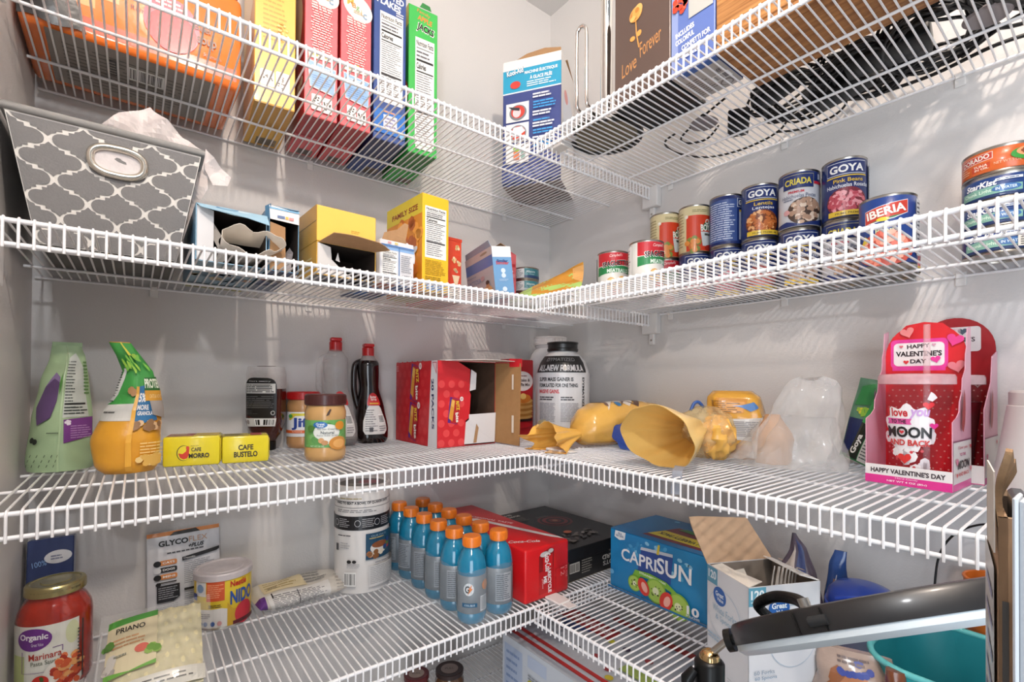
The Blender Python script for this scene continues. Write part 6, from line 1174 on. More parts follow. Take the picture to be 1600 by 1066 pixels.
    if main:
        def wrapz(u, v, e):
            a = -pi / 2 + (u - 0.5) * 2.2; q = v; r = R0 + (R1 - R0) * q + 0.0008 + e
            return Vector((r * math.cos(a), cy + r * math.sin(a), z0 + hc * v))
        W = Panel(t, 0.085, hc, wrapz, du=0.06, dv=0.2)
        W.blobs(0.5, 0.34, 0.36, 0.3, 34, 0.009, ['#e6e2e4', '#dcd6da', '#efecec'], 'candy_wrappers', 0.8, 4); W.blobs(0.5, 0.35, 0.36, 0.3, 22, 0.0022, ['#c83a44'], 'candy_dots', 1, 7)
        W.poly([(0.5 + (0.335 + 0.035 * math.sin(9 * k * pi / 24)) * math.cos(k * pi / 24), 0.52 + (0.23 + 0.03 * math.sin(9 * k * pi / 24)) * math.copysign(abs(math.sin(k * pi / 24)) ** 0.7, math.sin(k * pi / 24))) for k in range(48)], '#ece8ea', 'white_cloud')
        W.txt('I love', 0.36, 0.68, w=0.3, h=0.09, col='#c8303a', bold=0.03); W.txt('you', 0.66, 0.665, w=0.26, h=0.1, col='#c9a0d8', bold=0.05, shear=0.2); W.poly([(0.2, 0.555), (0.22, 0.585), (0.2, 0.615), (0.56, 0.615), (0.54, 0.585), (0.56, 0.555)], '#d8559a', 'ribbon_print'); W.txt('TO THE', 0.38, 0.585, w=0.22, h=0.042, col='#3a2230', bold=0.04)
        W.txt('MOON', 0.51, 0.475, w=0.62, h=0.115, col='#1c1a1c', bold=0.08); W.heart(0.425, 0.475, 0.07, '#c8303a'); W.txt('AND BACK', 0.51, 0.365, w=0.6, h=0.065, col='#c83a3a', bold=0.04); W.heart(0.45, 0.2, 0.2, '#d8302c'); W.heart(0.84, 0.55, 0.12, '#d8308c'); W.heart(0.76, 0.76, 0.14, '#d8222c'); W.poly([(0.74, 0.82), (0.78, 0.9), (0.82, 0.88), (0.86, 0.84), (0.8, 0.8)], '#e6dfe2', 'candy_wrapper')
    else:
        B.rrect(0.12, 0.82, 0.82, 0.985, 0.005, '#e6e0e0', 'white_sign'); B.txt("VALENTINE'S", 0.47, 0.9, w=0.56, h=0.032, col='#4a3a44', bold=0.03); B.heart(0.6, 0.955, 0.12, '#4a5a6a'); B.heart(0.4, 0.955, 0.1, '#e0408c'); B.heart(0.78, 0.62, 0.2, '#e8d0d0'); B.heart(0.78, 0.62, 0.15, '#a81822')
        obj('tumbler_filling', lathe([(0, z0 + 0.002), (R0 - 0.002, z0 + 0.002), (R1 - 0.002, z0 + hc - 0.03), (0, z0 + hc - 0.03)], 32), mat('#5a1018', rough=0.4, noise=0.3), t, smooth=40, loc=(0, cy, 0))
    return t
valentine('red and pink valentine tumbler box in front, with moon lettering', -0.1555, -0.986, -pi / 2 - 0.04)
valentine('dark red valentine tumbler box standing behind the pink one, against the wall', -0.0525, -1.002, -pi / 2 - 0.02, False)
# white bucket at the right edge
t = thing('plastic_tub', 'plain white tapered plastic tub at the right end of the third shelf', 'tub', (-0.118, -1.142, Z3 + 0.0004))
obj('tub_body', lathe([(0, 0.002), (0.078, 0.0), (0.080, 0.003), (0.080, 0.02), (0.066, 0.118), (0.0645, 0.119), (0.0645, 0.136), (0.062, 0.139), (0, 0.139)], 48), mat('#d8d5d3', rough=0.4, noise=0.02), t, smooth=30)
obj('molded_panel', box(-0.0835, -0.0795, -0.03, 0.03, 0.012, 0.034, 0.002), mat('#d2cfcd', rough=0.4), t)

# ================================================================ fourth shelf, long wall
Z4 = TOP[4]
# pasta box behind the jar
w, d, h = 0.058, 0.04, 0.196
t = thing('pasta_box', 'dark blue pasta box leaning in the corner behind the sauce jar', 'box', (-1.1865, -0.066, Z4 + 0.003), 0)
t.rotation_euler = (math.radians(-9), 0, math.radians(1))
carton(t, w, d, h, '#26345f'); F = faces_of(t, w, d, h); f = F['front']
f.ell(0.66, 0.84, 0.3, 0.055, '#c9cbd0', rot=0.05); f.lines(0.5, 0.815, 0.82, 0.86, 2, '#6a7088', 0.5); f.txt('100%', 0.26, 0.80, w=0.3, h=0.045, col='#7fa6d8', rot=8); f.poly([(0.5, 0.60), (0.98, 0.66), (0.9, 0.53)], '#6f9a5c'); f.poly([(0.48, 0.59), (0.9, 0.62), (0.86, 0.52)], '#26345f'); f.poly([(0.1, 0.24), (0.35, 0.38), (0.95, 0.5), (1, 0.44), (1, 0.05), (0.05, 0.05)], '#d6cfb8', 'pasta_picture'); f.blobs(0.75, 0.46, 0.2, 0.05, 14, 0.004, ['#7f8a2c', '#b8a02c', '#4e6a20'], 'pasta_picture', 0.6, 3); f.ell(0.34, 0.45, 0.26, 0.065, '#c9d4e4', rot=0.1); f.ell(0.34, 0.45, 0.245, 0.058, '#2a5c9c', rot=0.1); f.txt('Great', 0.34, 0.465, w=0.3, h=0.04, col='#e6ecf2', rot=6, bold=0.02); f.txt('Value', 0.36, 0.43, w=0.26, h=0.03, col='#e6ecf2', rot=6, bold=0.02)
F['right'].rect(0, 0, 1, 1, '#8c94a4')
# marinara
t = thing('sauce_jar', 'big jar of red marinara sauce with a gold lid, nearest the left wall', 'jar', (-1.171, -0.152, Z4 + 0.0004), face_cam(-1.171, -0.152)); R = 0.0445
obj('glass', lathe([(0, 0.003), (R - 0.008, 0.0), (R - 0.002, 0.004), (R, 0.012), (R, 0.106), (R - 0.002, 0.118), (R - 0.008, 0.130), (R - 0.0125, 0.137), (R - 0.0125, 0.141), (0, 0.141)], 48), mat('#a02612', rough=0.12, coat=0.7, noise=0.35, scale=55), t, smooth=40)
obj('lid', lathe([(R - 0.0105, 0.1412), (R - 0.0085, 0.1418), (R - 0.008, 0.1435), (R - 0.0085, 0.154), (R - 0.010, 0.1565), (R - 0.014, 0.157), (R - 0.016, 0.1558), (R - 0.026, 0.1555), (R - 0.0275, 0.1565), (0, 0.1568)], 48), mat('#b3a878', rough=0.25, metal=0.9, noise=0.05), t, smooth=25)
P = can_panel(t, R - 0.0085, 0.1435, 0.154, du=0.02); P.txt('REFRIGERATE AFTER OPENING', 0.47, 0.5, w=0.22, h=0.28, col='#5a5236'); P.txt('BEST BEFORE', 0.61, 0.5, w=0.06, h=0.26, col='#4a4430')
L = can_panel(t, R + 0.0003, 0.010, 0.1055, du=0.02)
L.rect(0.1, 0.0, 0.6, 1, '#dfe0d6', 'paper_label'); L.ell(0.57, 0.8, 0.03, 0.18, '#d3d9b0'); L.rect(0.29, 0.0, 0.37, 0.55, '#c3cf8e', 'green_tint'); L.ell(0.41, 0.8, 0.078, 0.17, '#6a2f86', rot=0.05); L.txt('Organic', 0.41, 0.83, w=0.125, h=0.12, col='#f0ecf2', bold=0.03); L.txt('Great Value', 0.43, 0.725, w=0.05, h=0.05, col='#e6dcee')
L.many([[(0.36, 0.3), (0.363, 0.3), (0.363, 0.62), (0.36, 0.62)], [(0.36, 0.29), (0.52, 0.29), (0.52, 0.295), (0.36, 0.295)], [(0.49, 0.64), (0.53, 0.64), (0.53, 0.65), (0.49, 0.65)], [(0.527, 0.56), (0.53, 0.56), (0.53, 0.65), (0.527, 0.65)]], '#6a2f86', 'printed_rule'); L.txt('Marinara', 0.46, 0.54, w=0.13, h=0.10, col='#a8382c', bold=0.01, rot=2); L.txt('Pasta Sauce', 0.46, 0.44, w=0.11, h=0.065, col='#3c4a34', rot=2)
L.ell(0.535, 0.16, 0.085, 0.3, '#e8e4da'); L.blobs(0.55, 0.22, 0.062, 0.26, 60, 0.0055, ['#c84a2a', '#e07a4a', '#a82c18', '#e8a868', '#d05c34'], 'pasta_picture', 0.7, 5); L.ell(0.445, 0.15, 0.033, 0.1, '#c42c20'); L.blobs(0.45, 0.2, 0.012, 0.03, 6, 0.002, ['#3a5a24'], seed=4); L.ell(0.365, 0.1, 0.018, 0.06, '#4a7a5a'); L.ell(0.365, 0.1, 0.014, 0.045, '#dfe6dc'); L.txt('USDA', 0.365, 0.1, w=0.02, h=0.03, col='#3a5a44'); L.txt('24 OZ', 0.49, 0.03, w=0.05, h=0.035, col='#5a3a6a'); L.rect(0.605, 0.04, 0.612, 0.96, '#3a3430'); L.lines(0.585, 0.2, 0.598, 0.85, 12, '#3a3a34', 0.4)
# glycoflex pouch leaning on the wall
t = thing('supplement_pouch', 'flat white supplement pouch with orange top edge, leaning against the back wall', 'pouch', (-0.994, -0.034, Z4 + 0.0006)); t.rotation_euler = (math.radians(-7), math.radians(-1.0), 0)
W_, H_ = 0.120, 0.172
def flatbag(W_, H_, D, s=1, wav=0.0015):
    return lambda u, v, h=0.0: Vector(((u - 0.5) * W_, -s * (D * max(0, 1 - (2 * u - 1) ** 2) ** 0.6 * max(0, 1 - (2 * v - 1) ** 4) ** 0.7 + h) + wav * math.sin(7 * v + 3 * u), v * H_ + 0.0002))
fr = flatbag(W_, H_, 0.010); bk = flatbag(W_, H_, 0.006, -1)
obj('foil', merge(sheet(lambda u, v: fr(u, v), 14, 18), sheet(lambda u, v: bk(1 - u, v), 14, 18)), foil('#d9dade', 0.15, 0.3), t, smooth=60)
P = Panel(t, W_, H_, lambda u, v, e: fr(u, v, e + 0.0005), du=0.06, dv=0.06)
P.rect(0.0, 0.955, 1, 0.998, '#d98a4a', 'orange_band'); P.poly([(0.3, 0.95), (0.36, 0.985), (0.66, 0.995), (0.72, 0.955)], '#1c1c1e', 'black_tab'); P.txt('GLYCO', 0.35, 0.875, w=0.4, h=0.062, col='#1a1a1e', bold=0.04); P.txt('FLEX', 0.69, 0.88, w=0.26, h=0.058, col='#c9a080', bold=0.0); P.txt('+PLUS', 0.66, 0.81, w=0.22, h=0.045, col='#1a1a1e', bold=0.03, shear=0.3); P.lines(0.26, 0.755, 0.76, 0.775, 1, '#4a4a50', 0.7, words=8, ragged=0)
for k, (v, c) in enumerate(((0.665, '#d98a4a'), (0.59, '#1c1c1e'), (0.515, '#d98a4a'))):
    P.rrect(0.16, v - 0.025, 0.39, v + 0.03, 0.003, c, 'badge'); P.ell(0.13, v, 0.05, 0.032, '#1c1c1e' if k != 1 else '#dcdcde'); P.txt(('CATS', 'DOGS', 'MINI')[k], 0.28, v + 0.003, w=0.16, h=0.024, col='#f0eeea', bold=0.03)
P.rect(0.12, 0.45, 0.38, 0.462, '#1c1c1e'); P.ell(0.14, 0.44, 0.035, 0.02, '#1c1c1e'); P.poly([(0.12, 0.24), (0.12, 0.425), (0.42, 0.425), (0.42, 0.28), (0.34, 0.24)], '#1f2026', 'black_panel'); P.lines(0.14, 0.27, 0.4, 0.41, 6, '#b0b2b8', 0.35)
P.poly([(0.46, 0.66), (0.46, 0.70), (0.99, 0.745), (0.99, 0.715), (0.95, 0.70)], '#1c1c1e', 'black_rule'); P.txt('Chewable', 0.56, 0.685, w=0.16, h=0.02, col='#e6e6e8'); P.lines(0.48, 0.4, 0.96, 0.65, 12, '#8c9098', 0.35); P.rect(0.48, 0.33, 0.86, 0.355, '#1c1c1e'); P.lines(0.48, 0.1, 0.94, 0.32, 10, '#8c9098', 0.35); P.lines(0.1, 0.14, 0.42, 0.22, 4, '#9a9ea6', 0.35); P.rect(0.0, 0.0, 1, 0.03, '#1c1c1e'); P.ell(0.12, 0.09, 0.04, 0.02, '#5a6470')
# fresh pasta pouch
t = thing('pasta_pouch', 'clear pouch of pale fresh pasta with a green and beige label', 'pouch', (-1.050, -0.318, Z4 + 0.006)); t.rotation_euler = (math.radians(-58), 0, math.radians(-3))
W_, H_ = 0.128, 0.155
fr = flatbag(W_, H_, 0.017, 1, 0.002); bk = flatbag(W_, H_, 0.008, -1, 0.002)
obj('pasta_filling', merge(sheet(lambda u, v: fr(0.04 + 0.92 * u, 0.05 + 0.9 * v) + Vector((0, 0.0012 - 0.004 * abs(math.sin(23 * u + 9 * v) * math.sin(15 * v - 11 * u)), 0)), 34, 34), sheet(lambda u, v: bk(0.04 + 0.92 * (1 - u), 0.05 + 0.9 * v), 14, 14)), mat('#d9cfa4', rough=0.6, noise=0.25, scale=55, bump=0.5), t, smooth=40)
obj('clear_film', merge(sheet(lambda u, v: fr(u * 1.14 - 0.07, v * 1.08 - 0.04, 0.002) if 0 <= u <= 1 else None, 20, 20)), film('#f4f4f2', 0.16, 0.06, 0.5, 50), t, smooth=40)
P = Panel(t, W_, H_, lambda u, v, e: fr(u, v, e + 0.0035), du=0.06, dv=0.06)
P.poly([(0.02, 0.28), (0.5, 0.30), (0.5, 0.93), (0.02, 0.90)], '#d8ccaa', 'label'); P.poly([(0.02, 0.82), (0.5, 0.86), (0.5, 0.95), (0.02, 0.91)], '#4f9a42', 'green_band'); P.txt('PRIANO', 0.24, 0.765, w=0.28, h=0.065, col='#2c2a24', bold=0.02); P.lines(0.08, 0.56, 0.42, 0.68, 3, '#c89a70', 0.45); P.ell(0.36, 0.5, 0.07, 0.045, '#cf6a5c'); P.blobs(0.46, 0.46, 0.05, 0.06, 5, 0.006, ['#8fb05c', '#6f9a46'], 'leaf_print', seed=2); P.blobs(0.08, 0.42, 0.05, 0.08, 8, 0.006, ['#a8a09a', '#c9c4bc'], 'garlic_picture', seed=3); P.blobs(0.04, 0.64, 0.03, 0.04, 3, 0.006, ['#5c8a3c'], 'leaf_print', seed=5); P.poly([(0.02, 0.28), (0.5, 0.30), (0.5, 0.34), (0.25, 0.3), (0.02, 0.34)], '#6fa84a', 'green_swash'); P.lines(0.1, 0.46, 0.24, 0.5, 1, '#8a8a7a', 0.5); P.rect(0.02, 0.06, 0.98, 0.2, '#c6c3b8', 'clear_band'); P.lines(0.06, 0.1, 0.9, 0.17, 2, '#4a4a44', 0.4, words=8)
# powder can with a plastic lid
t = thing('powder_can', 'yellow powdered milk can with a translucent lid, below the white supplement pouch', 'can', (-0.936, -0.080, Z4 + 0.0004), face_cam(-0.936, -0.080) - 0.05); R = 0.0485
tin(t, R, 0.098); P = wrap(t, R, 0.098, '#e3c52c')
obj('plastic_lid', lathe([(R + 0.0008, 0.0905), (R + 0.0022, 0.091), (R + 0.0022, 0.101), (R + 0.0005, 0.1035), (R - 0.004, 0.1035), (R - 0.0055, 0.1015), (R - 0.014, 0.101), (R - 0.0155, 0.1025), (0, 0.1025)], 48), film('#dcd4d6', 0.82, 0.3, 0.05), t, smooth=30)
P.poly([(0.2, 0.0), (0.2, 0.36), (0.5, 0.40), (0.56, 0.34), (0.56, 0.0)], '#dcdad6', 'white_field'); P.rect(0.33, 0.66, 0.41, 0.96, '#e6e4e0'); P.ell(0.37, 0.82, 0.025, 0.09, '#8aa4c4'); P.rect(0.415, 0.56, 0.515, 0.97, '#d9582c', 'orange_panel'); P.lines(0.42, 0.62, 0.51, 0.92, 7, '#f0a880', 0.4); P.rect(0.30, 0.56, 0.345, 0.70, '#2c4a94')
P.txt('Nestlé', 0.595, 0.87, w=0.1, h=0.13, col='#c42c22', bold=0.03); P.txt('NIDO', 0.62, 0.58, w=0.15, h=0.30, col='#2450a4', bold=0.05); P.poly([(0.53, 0.0), (0.53, 0.5), (0.56, 0.34), (0.7, 0.3), (0.7, 0.0)], '#c9a02c'); P.ell(0.63, 0.2, 0.06, 0.24, '#c42c3a'); P.rect(0.56, 0.0, 0.72, 0.08, '#5a1c24')
P.lines(0.43, 0.42, 0.52, 0.5, 2, '#3a3420', 0.4); P.lines(0.36, 0.2, 0.46, 0.32, 3, '#6a6a70', 0.4); P.blobs(0.33, 0.42, 0.02, 0.08, 6, 0.004, ['#d8803a', '#7a9a3a', '#c8b040'], seed=3)
for u in (0.385, 0.415, 0.455, 0.49): P.ell(u, 0.1, 0.012, 0.05, '#3a5a94' if u != 0.49 else '#c49090')
# packet lying down
t = thing('tortilla_packet', 'beige and white packet with ingredient print lying beside the powder can', 'packet', (-0.792, -0.072, Z4 + 0.0006)); t.rotation_euler = (0, 0, math.radians(3))
def roll(u, v, e=0.0):
    a = 2 * pi * u; x = (v - 0.5) * 0.176; q = max(0.0, 1 - (2 * v - 1) ** 8) ** 0.5
    return Vector((x + 0.006 * math.sin(a) * (2 * v - 1), (0.050 - 0.004 * q) * math.cos(a) + 0.002 * math.sin(11 * v + 2 * a) + math.cos(a) * e, max(0.0004, 0.016 + (0.004 + 0.014 * q) * math.sin(a) * (1 + 0.08 * math.sin(9 * v + 3 * a)) + 0.010 * max(0, math.cos(a)) * q + math.sin(a) * e)))
obj('wrapper', sheet(lambda u, v: roll(u, v), 40, 24, 0.0004), foil('#d2ccc2', 0.25, 0.35), t, smooth=60)
P = Panel(t, 0.176, 0.11, lambda u, v, e: roll(0.70 - 0.60 * v, u, e + 0.0008), du=0.04, dv=0.05)
P.poly([(0.0, 0.2), (0.0, 0.62), (0.09, 0.6), (0.07, 0.2)], '#5c2c7c', 'purple_band'); P.rect(0.1, 0.64, 0.55, 0.96, '#d9c9a0', 'beige_band'); P.lines(0.13, 0.68, 0.5, 0.92, 4, '#b09a60', 0.4); P.txt('WHOLE', 0.2, 0.74, w=0.1, h=0.06, col='#6a5a3a', bold=0.02); P.poly([(0.12, 0.12), (0.10, 0.58), (0.78, 0.60), (0.80, 0.14)], '#dedcd8', 'ingredients_panel'); P.lines(0.15, 0.16, 0.76, 0.56, 11, '#6c6c70', 0.4, words=9); P.rect(0.42, 0.15, 0.428, 0.58, '#1c1c20'); P.rect(0.15, 0.5, 0.165, 0.6, '#1c1c20'); P.lines(0.55, 0.66, 0.8, 0.9, 4, '#8a8680', 0.4); P.bars(0.02, 0.1, 0.1, 0.2, 8); P.lines(0.86, 0.3, 0.97, 0.7, 6, '#a8a29a', 0.3)
# oats canister
t = thing('oats_canister', 'tall white oats canister with a dark band and blue picture, behind the drink bottles', 'canister', (-0.657, -0.0795, Z4 + 0.0004), face_cam(-0.657, -0.0795)); R = 0.0605; h = 0.236
obj('tube_body', lathe([(0, 0.003), (R - 0.002, 0.003), (R - 0.001, 0.0), (R + 0.0004, 0.0006), (R, 0.004), (R, h - 0.008), (R - 0.001, h - 0.006), (0, h - 0.006)], 52), mat('#dcdad8', rough=0.55, noise=0.02), t, smooth=40)
obj('plastic_lid', lathe([(R + 0.0004, h - 0.0115), (R + 0.0018, h - 0.011), (R + 0.0018, h), (R - 0.001, h + 0.0012), (R - 0.003, h + 0.0012), (R - 0.004, h - 0.003), (0, h - 0.003)], 52), mat('#d9d6d4', rough=0.35, noise=0.03), t, smooth=30)
q = Panel(t, 2 * R, 2 * R, lambda u, v, e: Vector(((u - 0.5) * 2 * R, (v - 0.5) * 2 * R, h - 0.0028 + e))); q.ell(0.5, 0.5, 0.44, 0.44, '#5c5652', 'lid_print', n=40); q.ell(0.62, 0.55, 0.2, 0.2, '#8a3a4a', 'lid_print'); q.lines(0.25, 0.3, 0.7, 0.45, 4, '#b8b2ac', 0.5)
P = can_panel(t, R + 0.0002, 0.006, h - 0.012, du=0.02)
P.txt('HARD TO BEAT A BOWL OF QUAKER OATS', 0.5, 0.885, w=0.34, h=0.030, col='#2c2c30', bold=0.03); P.lines(0.36, 0.925, 0.5, 0.94, 1, '#b8a878', 0.7); P.rect(0.2, 0.90, 0.8, 0.905, '#6a6a6e'); P.rect(0.2, 0.84, 0.8, 0.844, '#6a6a6e'); P.lines(0.34, 0.79, 0.62, 0.825, 2, '#8a8a8e', 0.4, words=9)
P.rect(0.15, 0.615, 0.85, 0.755, '#17171c', 'black_band')
for u in (0.335, 0.475, 0.585): P.ell(u, 0.685, 0.017, 0.034, '#c9c9cc'); P.ell(u, 0.685, 0.0145, 0.029, '#17171c'); P.lines(u + 0.025, 0.64, u + 0.095, 0.735, 5, '#b8b8bc', 0.35)
P.rect(0.52, 0.31, 0.86, 0.575, '#1f4a66', 'bowl_picture'); P.txt('OUR OATS', 0.6, 0.545, w=0.1, h=0.02, col='#9ab4c4'); P.lines(0.54, 0.515, 0.66, 0.53, 1, '#c8b070', 0.6); P.ell(0.605, 0.42, 0.06, 0.065, '#dcdad6', 'bowl_picture'); P.ell(0.605, 0.45, 0.052, 0.034, '#8a5030', 'bowl_picture'); P.blobs(0.575, 0.36, 0.04, 0.03, 10, 0.006, ['#b8784a', '#e0d4c0', '#8a5a34'], 'nut_picture', seed=3); P.blobs(0.65, 0.44, 0.02, 0.05, 6, 0.006, ['#c42c3a', '#5a7a3a', '#2c4a84'], 'fruit_picture', seed=5)
P.lines(0.36, 0.555, 0.46, 0.575, 1, '#4a4a4e', 0.5); P.rect(0.345, 0.41, 0.365, 0.48, '#4a4a4e'); P.lines(0.38, 0.43, 0.44, 0.5, 3, '#a8a8ac', 0.4); P.ell(0.432, 0.305, 0.012, 0.018, '#1c1c1e'); P.ell(0.46, 0.305, 0.011, 0.016, '#1c1c1e'); P.lines(0.42, 0.24, 0.49, 0.285, 3, '#a8a8ac', 0.4); P.bars(0.405, 0.06, 0.47, 0.2, 14); P.rect(0.535, 0.04, 0.85, 0.25, '#d2d1d0', 'table'); P.lines(0.545, 0.06, 0.7, 0.24, 10, '#9a9a9e', 0.3); P.lines(0.57, 0.265, 0.72, 0.29, 1, '#9a9a9e', 0.5)
# twelve blue drink bottles
BLUE = mat('#177a9e', rough=0.1, coat=0.6, noise=0.06, scale=25, spec=0.6)
R = 0.0292
ROWN = ['front', 'second', 'third', 'fourth', 'fifth', 'rearmost']
def bottle(x, y, turn, label):
    t = thing('drink_bottle', label, 'bottle', (x, y, Z4 + 0.0004), face_cam(x, y) + turn, 'blue drink bottles in a twelve pack')
    obj('bottle', lathe([(0, 0.004), (0.015, 0.003), (0.022, 0.0), (R - 0.002, 0.004), (R, 0.012), (R, 0.020), (R - 0.0008, 0.022), (R - 0.0008, 0.094), (R, 0.097), (R, 0.104), (R - 0.001, 0.107), (R - 0.0006, 0.110), (R - 0.0035, 0.122), (R - 0.009, 0.134), (R - 0.0145, 0.141), (0.0135, 0.144), (0.0135, 0.147)], 36), BLUE, t, smooth=40)
    obj('sleeve', lathe([(R - 0.0007, 0.0222), (R + 0.0001, 0.0228), (R + 0.0001, 0.0935), (R - 0.0007, 0.094)], 36, cap=False), mat('#8b9096', rough=0.35, metal=0.25, noise=0.04), t, smooth=60)
    obj('cap', lathe([(0.0172, 0.1452), (0.0182, 0.146), (0.0182, 0.1625), (0.0168, 0.165), (0, 0.1652)], 32), mat('#e07a1e', rough=0.35, coat=0.2), t, smooth=35)
    rb = obj('cap_ribs', merge(*[xf(box(0.0178, 0.0187, -0.0004, 0.0004, 0.148, 0.1615), Matrix.Rotation(2 * pi * i / 44, 4, 'Z')) for i in range(44)]), mat('#e07a1e', rough=0.35, coat=0.2), t); rb['kind'] = 'stuff'
    P = can_panel(t, R + 0.0003, 0.0228, 0.0935, du=0.03); o = []
    P.ell(0.47, 0.66, 0.055, 0.17, '#e2e4e6', 'round_badge'); P.txt('G', 0.455, 0.66, w=0.05, h=0.2, col='#3a3c40', bold=0.035); P.poly([(0.505, 0.80), (0.465, 0.66), (0.485, 0.665), (0.455, 0.50), (0.515, 0.69), (0.492, 0.688)], '#d9782c', 'bolt_emblem'); P.rect(0.40, 0.18, 0.56, 0.29, '#23587a', 'flavour_band'); P.txt('COOL BLUE', 0.48, 0.235, w=0.11, h=0.05, col='#cfe0ea'); P.rect(0.595, 0.05, 0.685, 0.46, '#d2d6da', 'table'); P.lines(0.6, 0.08, 0.68, 0.44, 9, '#4a5058', 0.4); P.ell(0.66, 0.74, 0.045, 0.14, '#c98a62', 'orange_picture')
    P.rect(0.12, 0.1, 0.3, 0.9, '#a2a6ac', 'table'); P.lines(0.13, 0.14, 0.29, 0.86, 13, '#565b62', 0.4); P.rect(0.8, 0.08, 0.92, 0.9, '#a2a6ac', 'table'); P.lines(0.81, 0.12, 0.91, 0.86, 12, '#565b62', 0.4)
    return t
b0 = None
cols = [(-0.5475, 'left'), (-0.4815, 'right')]
turns = [[0.0, 1.9, 2.1, 1.6, 1.2, 1.0], [2.2, 0.8, 1.2, 2.4, 0.4, 1.4]]
for c, (x, cn) in enumerate(cols):
    for r in range(6):
        y = -0.3775 + 0.0669 * r
        lb = 'blue drink bottle, %s one of six in the %s column of the pack' % (ROWN[r], cn)
        if b0 is None: b0 = bottle(x, y, turns[c][r], lb)
        else:
            n = copy_tree(b0); n.location = (x, y, Z4 + 0.0004); n.rotation_euler = (0, 0, face_cam(x, y) + turns[c][r]); n['label'] = lb
def wrapband(u, v):
    x0, x1, y0, y1, r = -0.5775, -0.4515, -0.4075, -0.0125, 0.030
    segs = []; L = []
    pts = []
    for cx, cy, a in ((x1 - r, y1 - r, 0), (x0 + r, y1 - r, 90), (x0 + r, y0 + r, 180), (x1 - r, y0 + r, 270)):
        for k in range(9): pts.append((cx + r * math.cos(math.radians(a + 11.25 * k)), cy + r * math.sin(math.radians(a + 11.25 * k))))
    i = u * len(pts); j = int(i) % len(pts); f = i - int(i); p, q = pts[j], pts[(j + 1) % len(pts)]
    return Vector((p[0] + (q[0] - p[0]) * f, p[1] + (q[1] - p[1]) * f, Z4 + 0.004 + 0.1 * v + 0.003 * math.sin(20 * u) * v))
o = obj('shrink_wrap', sheet(lambda u, v: wrapband(u, v), 72, 6, 0.0002), film('#eef2f4', 0.05, 0.05, 0.3, 40), smooth=40); tag(o, 'clear shrink wrap round the lower half of the blue drink bottle pack', 'wrapping')
# red drink carton
w, d, h = 0.130, 0.392, 0.115
t = placed('soda_carton', 'red twelve pack soda carton with a white ribbon on top, beside the drink bottles', 'box', (-0.4285, -0.4), w, d, 4, 0.8)
obj('carton', box(-w/2, w/2, -d/2, d/2, 0, h, 0.006, 3), card('#d0161c'), t, smooth=40); F = faces_of(t, w, d, h); f = F['front']; tp = F['top']
tp.poly([(0.045, 0.99), (0.045, 0.60), (0.16, 0.82), (0.3, 0.97), (0.34, 0.99)], '#d6d2d2', 'white_corner'); tp.poly([(0.05, 0.58), (0.12, 0.62), (0.25, 0.66), (0.42, 0.56), (0.62, 0.32), (0.82, 0.1), (0.955, 0.02), (0.955, 0.075), (0.84, 0.2), (0.64, 0.44), (0.44, 0.67), (0.26, 0.72), (0.12, 0.68), (0.05, 0.66)], '#e6e2e2', 'white_ribbon')
tp.txt('ORIGINAL TASTE', 0.62, 0.58, w=0.94, h=0.026, col='#f0dcdc', bold=0.02, rot=-68); tp.txt('Coca-Cola', 0.28, 0.12, w=0.55, h=0.04, col='#f2e6e6', shear=0.35, bold=0.02, rot=-30)
f.poly([(0.30, 0.10), (0.62, 0.12), (0.64, 0.90), (0.55, 0.94), (0.42, 0.90), (0.30, 0.82)], '#8c0d14', 'die_cut_opening'); f.poly([(0.30, 0.52), (0.64, 0.56), (0.64, 0.12), (0.30, 0.10)], '#b81018', 'flap_panel'); f.ell(0.42, 0.84, 0.10, 0.05, '#c9c4c2', 'can_end'); f.ell(0.56, 0.88, 0.06, 0.04, '#c9c4c2', 'can_end'); f.poly([(0.38, 0.54), (0.60, 0.56), (0.60, 0.82), (0.38, 0.78)], '#c8141c', 'can_picture')
f.txt('Coca-Cola', 0.49, 0.68, w=0.30, h=0.15, col='#f2eaea', rot=-86, bold=0.02, shear=0.2); f.txt('RECYCLE', 0.53, 0.30, w=0.36, h=0.085, col='#f4ecec', rot=-87, bold=0.035); f.txt('ME', 0.43, 0.36, w=0.12, h=0.085, col='#f4ecec', rot=-87, bold=0.035); f.txt('please', 0.37, 0.3, w=0.16, h=0.05, col='#e8b8b8', rot=-87); f.txt('12', 0.83, 0.42, w=0.14, h=0.1, col='#e88a8a', rot=-87); f.txt('FL OZ', 0.92, 0.4, w=0.2, h=0.05, col='#e88a8a', rot=-87)
f.many([[(0.66, 0.02), (0.668, 0.02), (0.668, 0.5), (0.66, 0.5)], [(0.66, 0.5), (0.98, 0.54), (0.98, 0.548), (0.66, 0.508)]], '#a8121a', 'perforation')
